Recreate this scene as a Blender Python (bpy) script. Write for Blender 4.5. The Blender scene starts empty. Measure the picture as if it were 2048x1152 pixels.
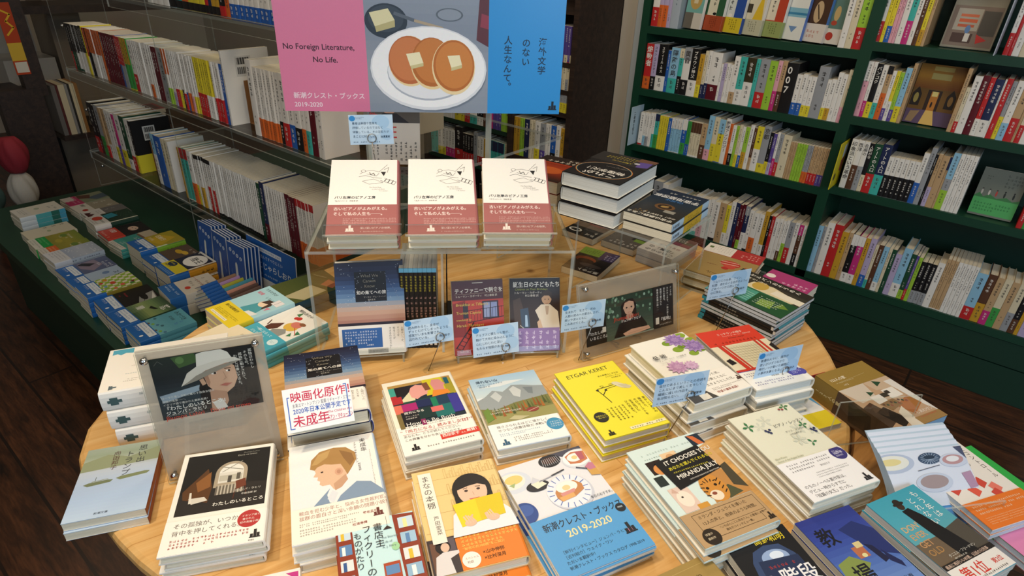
import bpy, math, random, re
from mathutils import Matrix, Vector
S = bpy.context.scene
COL = S.collection
rnd = random.Random(7)
# ------------------------------------------------------------------ camera
cam = bpy.data.cameras.new('camera'); cam.sensor_width = 36.0; cam.lens = 1231.0 / 2048 * 36; cam.clip_start = .02
co = bpy.data.objects.new('camera', cam); COL.objects.link(co)
co.matrix_world = Matrix(((0.77004349, -0.33413739, 0.54349354, 0), (0.63678417, 0.35015314, -0.68694883, 0),
                          (0.03922932, 0.87506856, 0.48240654, 1.4195), (0, 0, 0, 1)))
S.camera = co
S.cycles.transparent_max_bounces = 24
# ------------------------------------------------------------------ light and exposure
S.view_settings.view_transform = 'Standard'; S.view_settings.look = 'None'
S.view_settings.exposure = 0.12; S.view_settings.gamma = 1.0
try: S.view_settings.use_curve_mapping = False
except Exception: pass
wd = bpy.data.worlds.new('world'); S.world = wd; wd.use_nodes = True
wd.node_tree.nodes['Background'].inputs[0].default_value = (.55, .62, .75, 1)
wd.node_tree.nodes['Background'].inputs[1].default_value = .25
def area(name, loc, target, sx, sy, power, col):
    l = bpy.data.lights.new(name, 'AREA'); l.shape = 'RECTANGLE'; l.size = sx; l.size_y = sy; l.energy = power; l.color = col
    o = bpy.data.objects.new(name, l); COL.objects.link(o); o.location = loc
    o.rotation_euler = (Vector(target) - Vector(loc)).to_track_quat('-Z', 'Y').to_euler(); return o
WARM = (1.0, .83, .62)
def spot(name, loc, target, power, angle, blend=.6, col=WARM, r=.05):
    l = bpy.data.lights.new(name, 'SPOT'); l.energy = power; l.spot_size = math.radians(angle); l.spot_blend = blend; l.color = col; l.shadow_soft_size = r
    o = bpy.data.objects.new(name, l); COL.objects.link(o); o.location = loc
    o.rotation_euler = (Vector(target) - Vector(loc)).to_track_quat('-Z', 'Y').to_euler(); return o
# ceiling lamps of the shop (warm), a fill lamp added for the dark far left, and the daylight window behind the camera (cool)
LAMPS = [(-.75, .1, 7), (-.2, .6, 6), (-1.9, -.2, 2), (-3.9, .6, 2.5), (-1.25, 1.75, 11), (.35, 1.8, 6), (-2.8, 1.9, 3.5), (.3, -.6, 7)]
for _x, _y, _e in LAMPS:
    area('ceiling_or_fill_lamp', (_x, _y, 2.68), (_x, _y, 0), .35, .35, _e, WARM)
spot('ceiling_spotlight', (-.95, -.25, 2.66), (-.66, .34, .7), 66, 48, .8)
spot('ceiling_spotlight', (-.35, .1, 2.66), (-.42, .8, .7), 29, 50, .8)
area('window_daylight', (1.95, -.35, 1.75), (0, .9, .9), 1.2, 1.3, 32, (.62, .8, 1.0))
area('window_daylight', (.9, -2.05, 1.75), (-.4, .8, .8), 1.3, 1.2, 13, (.68, .84, 1.0))
# ------------------------------------------------------------------ materials
def lin(c):
    return c / 12.92 if c <= .04045 else ((c + .055) / 1.055) ** 2.4
def rgb(hx):
    return tuple(lin(int(hx[i:i + 2], 16) / 255) for i in (0, 2, 4)) + (1,)
MATS = {}
def paper(hx, rough=.42):
    """printed paper of one colour with a faint procedural mottling"""
    k = (hx, rough)
    if k in MATS: return MATS[k]
    m = bpy.data.materials.new('paper_' + hx); m.use_nodes = True; nt = m.node_tree; b = nt.nodes['Principled BSDF']
    n = nt.nodes.new('ShaderNodeTexNoise'); n.inputs['Scale'].default_value = 60
    mx = nt.nodes.new('ShaderNodeMixRGB'); mx.blend_type = 'MULTIPLY'; mx.inputs[0].default_value = .08
    mx.inputs[1].default_value = rgb(hx); nt.links.new(n.outputs['Color'], mx.inputs[2])
    nt.links.new(mx.outputs[0], b.inputs['Base Color']); b.inputs['Roughness'].default_value = rough
    b.inputs['Specular IOR Level'].default_value = .35
    MATS[k] = m; return m
def plain(name, hx, rough=.5, metal=0.0, spec=.5):
    k = ('plain', name)
    if k in MATS: return MATS[k]
    m = bpy.data.materials.new(name); m.use_nodes = True; nt = m.node_tree; b = nt.nodes['Principled BSDF']
    n = nt.nodes.new('ShaderNodeTexNoise'); n.inputs['Scale'].default_value = 25
    mx = nt.nodes.new('ShaderNodeMixRGB'); mx.blend_type = 'MULTIPLY'; mx.inputs[0].default_value = .15
    mx.inputs[1].default_value = rgb(hx); nt.links.new(n.outputs['Color'], mx.inputs[2]); nt.links.new(mx.outputs[0], b.inputs['Base Color'])
    b.inputs['Roughness'].default_value = rough; b.inputs['Metallic'].default_value = metal; b.inputs['Specular IOR Level'].default_value = spec
    MATS[k] = m; return m
def pages_mat(hx='e6dcc4'):
    k = ('pages', hx)
    if k in MATS: return MATS[k]
    m = bpy.data.materials.new('page_edges'); m.use_nodes = True; nt = m.node_tree; b = nt.nodes['Principled BSDF']
    tc = nt.nodes.new('ShaderNodeTexCoord'); mp = nt.nodes.new('ShaderNodeMapping'); mp.inputs['Scale'].default_value = (3, 3, 1500)
    n = nt.nodes.new('ShaderNodeTexNoise'); n.inputs['Scale'].default_value = 1.0; n.inputs['Detail'].default_value = 1
    cr = nt.nodes.new('ShaderNodeValToRGB'); c = rgb(hx)
    cr.color_ramp.elements[0].position = .3; cr.color_ramp.elements[0].color = (c[0] * .72, c[1] * .70, c[2] * .64, 1)
    cr.color_ramp.elements[1].position = .6; cr.color_ramp.elements[1].color = c
    nt.links.new(tc.outputs['Object'], mp.inputs[0]); nt.links.new(mp.outputs[0], n.inputs['Vector']); nt.links.new(n.outputs[0], cr.inputs[0])
    nt.links.new(cr.outputs[0], b.inputs['Base Color']); b.inputs['Roughness'].default_value = .7; b.inputs['Specular IOR Level'].default_value = .2
    MATS[k] = m; return m
def wood(name, base, dark, light, scale=(1, 1, 1), plank=None, rough=.4, dirz=0.0, knots=True):
    m = bpy.data.materials.new(name); m.use_nodes = True; nt = m.node_tree; N = nt.nodes; L = nt.links; b = N['Principled BSDF']
    tc = N.new('ShaderNodeTexCoord'); mp = N.new('ShaderNodeMapping'); mp.inputs['Rotation'].default_value = (0, 0, dirz)
    L.new(tc.outputs['Object'], mp.inputs[0]); vec = mp.outputs[0]; br = None
    if plank:
        br = N.new('ShaderNodeTexBrick'); br.inputs['Scale'].default_value = 1; br.inputs['Brick Width'].default_value = plank[0]; br.inputs['Row Height'].default_value = plank[1]
        br.inputs['Mortar Size'].default_value = plank[2]; br.inputs['Mortar Smooth'].default_value = 0; br.inputs['Bias'].default_value = 0
        br.inputs['Color1'].default_value = (0, 0, 0, 1); br.inputs['Color2'].default_value = (1, 1, 1, 1); br.inputs['Mortar'].default_value = (.5, .5, .5, 1)
        L.new(vec, br.inputs[0])
        ad = N.new('ShaderNodeVectorMath'); ad.operation = 'MULTIPLY_ADD'; L.new(br.outputs['Color'], ad.inputs[0]); ad.inputs[1].default_value = (3.1, 1.7, 0); L.new(vec, ad.inputs[2]); vec = ad.outputs[0]
    st = N.new('ShaderNodeMapping'); st.inputs['Scale'].default_value = scale; L.new(vec, st.inputs[0])
    n1 = N.new('ShaderNodeTexNoise'); n1.inputs['Scale'].default_value = 3; n1.inputs['Detail'].default_value = 5; n1.inputs['Distortion'].default_value = .8; L.new(st.outputs[0], n1.inputs['Vector'])
    wv = N.new('ShaderNodeTexNoise'); wv.inputs['Scale'].default_value = 14; wv.inputs['Detail'].default_value = 3; L.new(st.outputs[0], wv.inputs['Vector'])
    mul = N.new('ShaderNodeMath'); mul.operation = 'MULTIPLY_ADD'; mul.inputs[1].default_value = .45; L.new(wv.outputs[0], mul.inputs[0]); L.new(n1.outputs[0], mul.inputs[2])
    cr = N.new('ShaderNodeValToRGB'); e = cr.color_ramp.elements
    e[0].position = .45; e[0].color = rgb(dark); e[1].position = .95; e[1].color = rgb(light); x = e.new(.7); x.color = rgb(base)
    L.new(mul.outputs[0], cr.inputs[0]); out = cr.outputs[0]
    if plank:
        mx = N.new('ShaderNodeMixRGB'); mx.blend_type = 'MULTIPLY'; mx.inputs[0].default_value = plank[3]; L.new(out, mx.inputs[1]); L.new(br.outputs['Color'], mx.inputs[2]); out = mx.outputs[0]
        mk = N.new('ShaderNodeMixRGB'); L.new(br.outputs['Fac'], mk.inputs[0]); L.new(out, mk.inputs[1]); mk.inputs[2].default_value = rgb(dark); out = mk.outputs[0]
    if knots:
        vo = N.new('ShaderNodeTexVoronoi'); vo.inputs['Scale'].default_value = 4.2; L.new(mp.outputs[0], vo.inputs['Vector'])
        k = N.new('ShaderNodeValToRGB'); k.color_ramp.elements[0].position = .03; k.color_ramp.elements[0].color = (.22, .12, .06, 1); k.color_ramp.elements[1].position = .07; k.color_ramp.elements[1].color = (1, 1, 1, 1)
        L.new(vo.outputs['Distance'], k.inputs[0]); mm = N.new('ShaderNodeMixRGB'); mm.blend_type = 'MULTIPLY'; mm.inputs[0].default_value = .8; L.new(out, mm.inputs[1]); L.new(k.outputs[0], mm.inputs[2]); out = mm.outputs[0]
    L.new(out, b.inputs['Base Color']); b.inputs['Roughness'].default_value = rough
    bp = N.new('ShaderNodeBump'); bp.inputs['Strength'].default_value = .08; L.new(mul.outputs[0], bp.inputs['Height']); L.new(bp.outputs[0], b.inputs['Normal'])
    return m
def acrylic(name, tint=(.97, .98, .97, 1), gloss=.02, haze=0.0, hazecol=(.7, .68, .62, 1)):
    """clear sheet plastic: see-through with a Fresnel reflection, optionally frosted"""
    m = bpy.data.materials.new(name); m.use_nodes = True; nt = m.node_tree; N = nt.nodes; L = nt.links
    for n in list(N):
        if n.type == 'BSDF_PRINCIPLED': N.remove(n)
    o = [n for n in N if n.type == 'OUTPUT_MATERIAL'][0]
    t = N.new('ShaderNodeBsdfTransparent'); t.inputs[0].default_value = tint
    g = N.new('ShaderNodeBsdfGlossy'); g.inputs['Roughness'].default_value = gloss
    f = N.new('ShaderNodeFresnel'); f.inputs[0].default_value = 1.45
    ge = N.new('ShaderNodeNewGeometry'); sb = N.new('ShaderNodeMath'); sb.operation = 'MULTIPLY_ADD'; L.new(ge.outputs['Backfacing'], sb.inputs[0]); sb.inputs[1].default_value = -1; sb.inputs[2].default_value = 1
    fm = N.new('ShaderNodeMath'); fm.operation = 'MULTIPLY'; L.new(f.outputs[0], fm.inputs[0]); L.new(sb.outputs[0], fm.inputs[1])
    mx = N.new('ShaderNodeMixShader'); L.new(fm.outputs[0], mx.inputs[0]); L.new(t.outputs[0], mx.inputs[1]); L.new(g.outputs[0], mx.inputs[2]); out = mx.outputs[0]
    if haze:
        d = N.new('ShaderNodeBsdfDiffuse'); d.inputs[0].default_value = hazecol
        m2 = N.new('ShaderNodeMixShader'); m2.inputs[0].default_value = haze; L.new(out, m2.inputs[1]); L.new(d.outputs[0], m2.inputs[2]); out = m2.outputs[0]
    L.new(out, o.inputs[0]); return m
CLEAR = acrylic('clear_acrylic'); EDGE = acrylic('acrylic_edge', (.80, .84, .80, 1), .12, .28, (.75, .78, .72, 1))
FROST = acrylic('frosted_acrylic', (.92, .9, .87, 1), .25, .55, (.56, .49, .41, 1))
SLEEVE = acrylic('clear_sleeve', (.96, .97, .99, 1), .04)
METAL = plain('steel_wire', '9a9690', .25, 1.0); CHROME = plain('chrome_screw', 'c8c8c8', .12, 1.0)
GREEN = plain('green_paint', '123f2c', .38); DKGREEN = plain('dark_green_paint', '0f3626', .45)
BROWN = wood('dark_brown_wood', '2e211a', '1d1512', '3d2c22', (1, 14, 14), None, .5, 0, False)
BLACK = plain('black_steel', '1d1a18', .5, .3)
# ------------------------------------------------------------------ mesh builder
class MB:
    def __init__(s): s.v = []; s.f = []; s.mi = []; s.m = []; s.ix = {}
    def mat(s, m):
        if m.name not in s.ix: s.ix[m.name] = len(s.m); s.m.append(m)
        return s.ix[m.name]
    def add(s, vs, fs, m):
        o = len(s.v); i = s.mat(m); s.v += vs
        for f in fs: s.f.append([o + k for k in f]); s.mi.append(i)
    def box(s, x0, y0, z0, x1, y1, z1, m, me=None):
        vs = [(x, y, z) for z in (z0, z1) for y in (y0, y1) for x in (x0, x1)]
        fs = [(0, 2, 3, 1), (4, 5, 7, 6), (0, 1, 5, 4), (2, 6, 7, 3), (0, 4, 6, 2), (1, 3, 7, 5)]
        if me is None: s.add(vs, fs, m); return
        d = (x1 - x0, y1 - y0, z1 - z0); k = d.index(min(d)); big = {2: (0, 1), 1: (2, 3), 0: (4, 5)}[k]
        for q, f in enumerate(fs): s.add([vs[i] for i in f], [(0, 1, 2, 3)], m if q in big else me)
    def tube(s, pts, r, m, n=6):
        pts = [Vector(p) for p in pts]; vs = []; fs = []
        for i, p in enumerate(pts):
            d = (pts[min(i + 1, len(pts) - 1)] - pts[max(i - 1, 0)]).normalized(); a = d.orthogonal().normalized(); b = d.cross(a)
            if i and True:
                a = (pa - d * pa.dot(d)).normalized(); b = d.cross(a)
            pa = a
            for k in range(n):
                t = 2 * math.pi * k / n; vs.append(tuple(p + (a * math.cos(t) + b * math.sin(t)) * r))
        for i in range(len(pts) - 1):
            for k in range(n): fs.append((i * n + k, i * n + (k + 1) % n, (i + 1) * n + (k + 1) % n, (i + 1) * n + k))
        fs.append(tuple(range(n - 1, -1, -1))); fs.append(tuple((len(pts) - 1) * n + k for k in range(n)))
        s.add(vs, fs, m)
    def prism(s, outline, z0, z1, m, ms=None):
        n = len(outline); vs = [(x, y, z0) for x, y in outline] + [(x, y, z1) for x, y in outline]
        s.add(vs, [tuple(range(n - 1, -1, -1)), tuple(range(n, 2 * n))], m); s.add(vs, [(i, (i + 1) % n, n + (i + 1) % n, n + i) for i in range(n)], ms or m)
    def lathe(s, prof, m, n=24):
        vs = []; fs = []
        for r, z in prof:
            for k in range(n): t = 2 * math.pi * k / n; vs.append((r * math.cos(t), r * math.sin(t), z))
        for i in range(len(prof) - 1):
            for k in range(n): fs.append((i * n + k, i * n + (k + 1) % n, (i + 1) * n + (k + 1) % n, (i + 1) * n + k))
        s.add(vs, fs, m)
    def mesh(s, name):
        me = bpy.data.meshes.new(name); me.from_pydata(s.v, [], s.f)
        for m in s.m: me.materials.append(m)
        me.polygons.foreach_set('material_index', s.mi); me.update(); return me
    def build(s, name, parent=None, smooth=False):
        me = s.mesh(name); o = bpy.data.objects.new(name, me); COL.objects.link(o)
        if parent: o.parent = parent
        if smooth: me.polygons.foreach_set('use_smooth', [True] * len(me.polygons))
        return o
LABELS = {}
def tag(o, label, cat, group=None):
    o['label'] = label; o['category'] = cat
    if group: o['group'] = group
    LABELS.setdefault(label, []).append(o.name); return o
def thing(name, label, cat, mat=None, group=None):
    o = bpy.data.objects.new(name, None); o.empty_display_size = .05; COL.objects.link(o)
    if mat is not None: o.matrix_world = mat
    return tag(o, label, cat, group)
def part(name, me, parent):
    o = bpy.data.objects.new(name, me); COL.objects.link(o); o.parent = parent; return o
def struct(o): o['kind'] = 'structure'; return o
def flat(x, y, z, yaw): return Matrix.Translation((x, y, z)) @ Matrix.Rotation(yaw, 4, 'Z')
# ------------------------------------------------------------------ lettering and printed art
GL = {}
def glyphs(text, bold=0.0, italic=0.0):
    """triangles of a line of lettering, em = 1, origin at its left end on the base line"""
    k = (text, bold, italic)
    if k not in GL:
        cu = bpy.data.curves.new('lettering', 'FONT'); cu.body = text; cu.size = 1; cu.offset = bold; cu.shear = italic; cu.resolution_u = 3; cu.fill_mode = 'FRONT'
        ob = bpy.data.objects.new('lettering', cu); COL.objects.link(ob)
        me = bpy.data.meshes.new_from_object(ob.evaluated_get(bpy.context.evaluated_depsgraph_get()))
        vs = [(v.co.x, v.co.y) for v in me.vertices]; fs = [tuple(p.vertices) for p in me.polygons]
        bpy.data.objects.remove(ob); bpy.data.curves.remove(cu); bpy.data.meshes.remove(me)
        w = max([v[0] for v in vs], default=0); GL[k] = (vs, fs, w)
    return GL[k]
STEP = 3e-5
def art_on(mb, items, w, h, face, seed=1):
    """draw printed shapes on a face; face(x, y, lift) -> 3D, x right and y up in metres from the face's centre"""
    r = random.Random(seed); lift = [STEP * 2]
    def P(u, v): return ((u - .5) * w, (.5 - v) * h)
    def put(pts, fs, hx):
        mb.add([face(x, y, lift[0]) for x, y in pts], fs, paper(hx))
    def poly(pts, hx):
        for ax, lim, sg_ in ((0, w / 2, 1), (0, -w / 2, -1), (1, h / 2, 1), (1, -h / 2, -1)):
            out = []
            for i, q in enumerate(pts):
                p = pts[i - 1]; a, b = (lim - p[ax]) * sg_, (lim - q[ax]) * sg_
                if (a < 0) != (b < 0):
                    t = a / (a - b); out.append((p[0] + (q[0] - p[0]) * t, p[1] + (q[1] - p[1]) * t))
                if b >= 0: out.append(q)
            pts = out
            if len(pts) < 3: return
        put(pts, [tuple(range(len(pts) - 1, -1, -1))] if area2(pts) < 0 else [tuple(range(len(pts)))], hx)
    def area2(p): return sum(p[i][0] * p[(i + 1) % len(p)][1] - p[(i + 1) % len(p)][0] * p[i][1] for i in range(len(p)))
    for it in items:
        k = it[0]; lift[0] += STEP
        if k == 'r':
            a = P(it[1], it[2]); b = P(it[3], it[4]); poly([(a[0], b[1]), (b[0], b[1]), (b[0], a[1]), (a[0], a[1])], it[5])
        elif k == 'p': poly([P(*q) for q in it[1]], it[2])
        elif k == 'e':
            c = P(it[1], it[2]); rot = it[6] if len(it) > 6 else 0; n = 30; pts = []
            for i in range(n):
                t = 2 * math.pi * i / n; x = math.cos(t) * it[3] * w; y = math.sin(t) * it[4] * w
                pts.append((c[0] + x * math.cos(rot) - y * math.sin(rot), c[1] + x * math.sin(rot) + y * math.cos(rot)))
            poly(pts, it[5])
        elif k == 'g':      # a printed colour blend in strips, top to bottom
            u0, v0, u1, v1, cs = it[1:6]; n = 14
            for i in range(n):
                t = i / (n - 1) * (len(cs) - 1); j = min(int(t), len(cs) - 2); f = t - j
                hx = ''.join('%02x' % round(int(cs[j][q:q + 2], 16) * (1 - f) + int(cs[j + 1][q:q + 2], 16) * f) for q in (0, 2, 4))
                a = P(u0, v0 + (v1 - v0) * i / n); b = P(u1, v0 + (v1 - v0) * (i + 1) / n); poly([(a[0], b[1]), (b[0], b[1]), (b[0], a[1]), (a[0], a[1])], hx)
        elif k == 'l':      # a drawn line
            pts = [Vector(P(*q)) for q in it[1]]; hw = it[2] / 2000
            for a, b in zip(pts, pts[1:]):
                d = b - a
                if d.length < 1e-6: continue
                d.normalize(); n = Vector((-d.y, d.x)) * hw; a = a - d * hw * .5; b = b + d * hw * .5
                put([tuple(a + n), tuple(a - n), tuple(b - n), tuple(b + n)], [(0, 1, 2, 3)], it[3])
        elif k in 'hH':     # a line of lettering: left, top, size in mm, text, colour (H bold)
            vs, fs, tw = glyphs(it[4], .012 if k == 'H' else 0.0, it[6] if len(it) > 6 else 0.0); x, y = P(it[1], it[2]); s = it[3] / 1000; sl = it[7] if len(it) > 7 else 0
            sx = min(s, max(.3 * s, (w * .485 - x) / max(tw, .01)))
            put([(x + a * sx, y - .82 * s + b * s + a * sx * sl) for a, b in vs], fs, it[5])
        elif k in 'vV':     # lettering set downwards: centre, top, size in mm
            x, y = P(it[1], it[2]); s = it[3] / 1000; s = min(s, (y + h * .49) / (1.04 * len(it[4])))
            for ch in it[4]:
                vs, fs, tw = glyphs(ch, .015 if k == 'V' else 0.0); ox = -.5 * s
                if ch in 'ー―—':
                    put([(x + (b - .36) * s, y - .02 * s - a * s) for a, b in vs], [tuple(reversed(f)) for f in fs], it[5])
                else:
                    dx = .62 * s if ch in '、。' else 0; put([(x + ox + a * s + dx, y - .86 * s + b * s + dx) for a, b in vs], fs, it[5])
                y -= s * (1.04 if ch != '・' else .7)
        elif k in 'xy':     # fine print too small to read: rows (x) or columns (y) of tiny strokes
            u0, v0, u1, v1, nl, hx = it[1:7]; fill = it[7] if len(it) > 7 else .72; a = P(u0, v0); b = P(u1, v1); W = b[0] - a[0]; H = a[1] - b[1]; vs = []; fs = []
            for i in range(nl):
                pit = (H if k == 'x' else W) / nl; s = pit * fill; n = max(1, int((W if k == 'x' else H) / (s * 1.12)))
                if i == nl - 1 and nl > 1: n = max(1, int(n * r.uniform(.55, 1)))
                for j in range(n):
                    if r.random() < .06: continue
                    if k == 'x': x = a[0] + j * s * 1.12; y = a[1] - (i + .5) * pit - s / 2
                    else: x = b[0] - (i + .5) * pit - s / 2; y = a[1] - j * s * 1.12 - s
                    for q in range(r.choice((2, 2, 3))):
                        yy = y + s * (.12 + .76 * (q + r.uniform(.1, .9)) / 3); x0 = x + s * r.uniform(.02, .25); x1 = x + s * r.uniform(.65, .96); o = len(vs)
                        vs += [(x0, yy), (x1, yy), (x1, yy + s * .12), (x0, yy + s * .12)]; fs.append((o, o + 1, o + 2, o + 3))
                    xx = x + s * r.uniform(.2, .7); o = len(vs); vs += [(xx, y + s * .05), (xx + s * .13, y + s * .05), (xx + s * .13, y + s * .92), (xx, y + s * .92)]; fs.append((o, o + 1, o + 2, o + 3))
            if vs: put(vs, fs, hx)
def crest(u, v, s, col='1c1c1c', w=.13, h=.19):
    """the little stepped-tower mark printed on the series' covers; s = width in u"""
    a = s * w / h; out = [('r', u - s / 2, v - a * .12, u + s / 2, v, col)]
    for dx, hh in ((-.3, .35), (0, .85), (.28, .42)): out.append(('r', u + s * (dx - .13), v - a * (hh + .12), u + s * (dx + .13), v - a * .12, col))
    return out
# ------------------------------------------------------------------ books
def profile(w, t, b, ro, off=0.0):
    """outline (x, z) of a jacket seen from its foot, spine at +x"""
    n = 6; pts = [(-w / 2, t + off)]
    for i in range(n + 1):
        a = math.pi / 2 - math.pi * i / n; pts.append((w / 2 - ro + (ro + off) * math.cos(a), t / 2 + (t / 2 + off) * math.sin(a)))
    pts.append((-w / 2, -off)); return pts
def sleeve(mb, w, y0, y1, t, b, ro, off, mf, msp, mi):
    o = profile(w, t, b, ro, off); i = profile(w - 0, t - 2 * b, b, max(ro - b, .0004), 0); i = [(x - (b if 0 < k < len(i) - 1 else 0), z + b) for k, (x, z) in enumerate(i)]
    n = len(o)
    for k in range(n - 1):
        a, c = o[k], o[k + 1]; m = mf if k in (0, n - 2) else msp
        mb.add([(a[0], y0, a[1]), (c[0], y0, c[1]), (c[0], y1, c[1]), (a[0], y1, a[1])], [(0, 1, 2, 3)], m)
        p, q = i[k], i[k + 1]
        mb.add([(p[0], y0, p[1]), (p[0], y1, p[1]), (q[0], y1, q[1]), (q[0], y0, q[1])], [(0, 1, 2, 3)], mi)
        mb.add([(a[0], y0, a[1]), (p[0], y0, p[1]), (q[0], y0, q[1]), (c[0], y0, c[1])], [(0, 1, 2, 3)], m)
        mb.add([(a[0], y1, a[1]), (c[0], y1, c[1]), (q[0], y1, q[1]), (p[0], y1, p[1])], [(0, 1, 2, 3)], m)
    for e in (0, n - 1):
        a, p = o[e], i[e]; mb.add([(a[0], y0, a[1]), (a[0], y1, a[1]), (p[0], y1, p[1]), (p[0], y0, p[1])], [(0, 1, 2, 3)], mf)
MESHES = {}
def book_meshes(key, D, w, h, t, art=True):
    """D: c cover, s spine, art, sart (spine), hard, band=(fraction of height, colour, art, spine colour), pg pages colour, left=True spine on the left"""
    kk = (key, round(w, 4), round(h, 4), round(t, 4), art)
    if kk in MESHES: return MESHES[kk]
    hard = D.get('hard', False); b = .0024 if hard else .0007; ov = .003 if hard else .0004; ro = D.get('ro', min(t * .25, .005) if hard else .0012)
    sg = -1 if D.get('left') else 1
    cov = MB(); sleeve(cov, w, -h / 2, h / 2, t, b, ro, 0, paper(D['c']), paper(D.get('s', D['c'])), paper('efeadd'))
    F = lambda x, y, l: (sg * x, y, t + l) if sg == 1 else (-x, y, t + l)
    if art and D.get('art'): art_on(cov, D['art'], w, h, F, len(key))
    if art and D.get('sart'): art_on(cov, D['sart'], t, h, lambda x, y, l: (w / 2 + l, y, t / 2 - sg * x), 3)
    pg = MB(); pg.box(-w / 2 + ov, -h / 2 + ov, b, w / 2 - b * 1.3 - ro * .4, h / 2 - ov, t - b, pages_mat(D.get('pg', 'e6dcc4')))
    bd = None
    if D.get('band'):
        fr, bc, ba, bs = D['band']; bh = h * fr; bd = MB(); e = .0007
        sleeve(bd, w, -h / 2 + .0006, -h / 2 + bh, t, .0003, ro, e, paper(bc), paper(bs or bc), paper('efeadd'))
        if art and ba:
            cy = -h / 2 + bh / 2; art_on(bd, ba, w, bh, lambda x, y, l: (x if sg == 1 else -x, y + cy, t + e + l), 5)
        if art and D.get('bsart'):
            cy = -h / 2 + bh / 2; art_on(bd, D['bsart'], t, bh, lambda x, y, l: (w / 2 + e + l, y + cy, t / 2 - sg * x), 5)
    out = [('cover', cov)] + ([('paper_band', bd)] if bd else []) + [('page_block', pg)]
    res = []
    for n, m in out:
        me = m.mesh(n)
        if sg == -1:   # mirror so that the spine lies on the left; the lettering above was mirrored beforehand
            me.transform(Matrix.Diagonal((-1, 1, 1, 1))); me.flip_normals()
        res.append((n, me))
    MESHES[kk] = res; return res
def book(name, label, key, D, M, w, h, t, art=True, group=None, cat='book'):
    r = thing(name, label, cat, M, group)
    for n, me in book_meshes(key, D, w, h, t, art): part(n, me, r)
    return r
ORD = ['top', 'second', 'third', 'fourth', 'fifth', 'sixth', 'seventh', 'eighth', 'ninth', 'tenth', 'eleventh', 'twelfth', 'thirteenth']
def stack(name, what, key, D, x, y, yaw, w, h, ztop, zbase, n, group=None, jit=.004, top_art=True, cat='book', names=None, seed=0):
    """n copies lying on each other; the printed cover shows on the top one"""
    t = (ztop - zbase) / n; r = random.Random(len(key) * 13 + seed); group = group or 'stack: ' + what
    for i in range(n):
        z = zbase + i * t; top = i == n - 1; k = n - 1 - i
        dx, dy, da = (0, 0, 0) if top else (r.uniform(-jit, jit), r.uniform(-jit, jit), r.uniform(-.02, .02))
        lab = ('%s, %s' % (what, 'topmost of its stack' if n > 1 else 'lying flat')) if top else '%s from the top, %s' % (ORD[k], what)
        book(name, lab, key, D, flat(x + dx, y + dy, z + .0003, yaw + da), w, h, t - .0008, top_art, group if n > 1 else None, cat)
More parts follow.
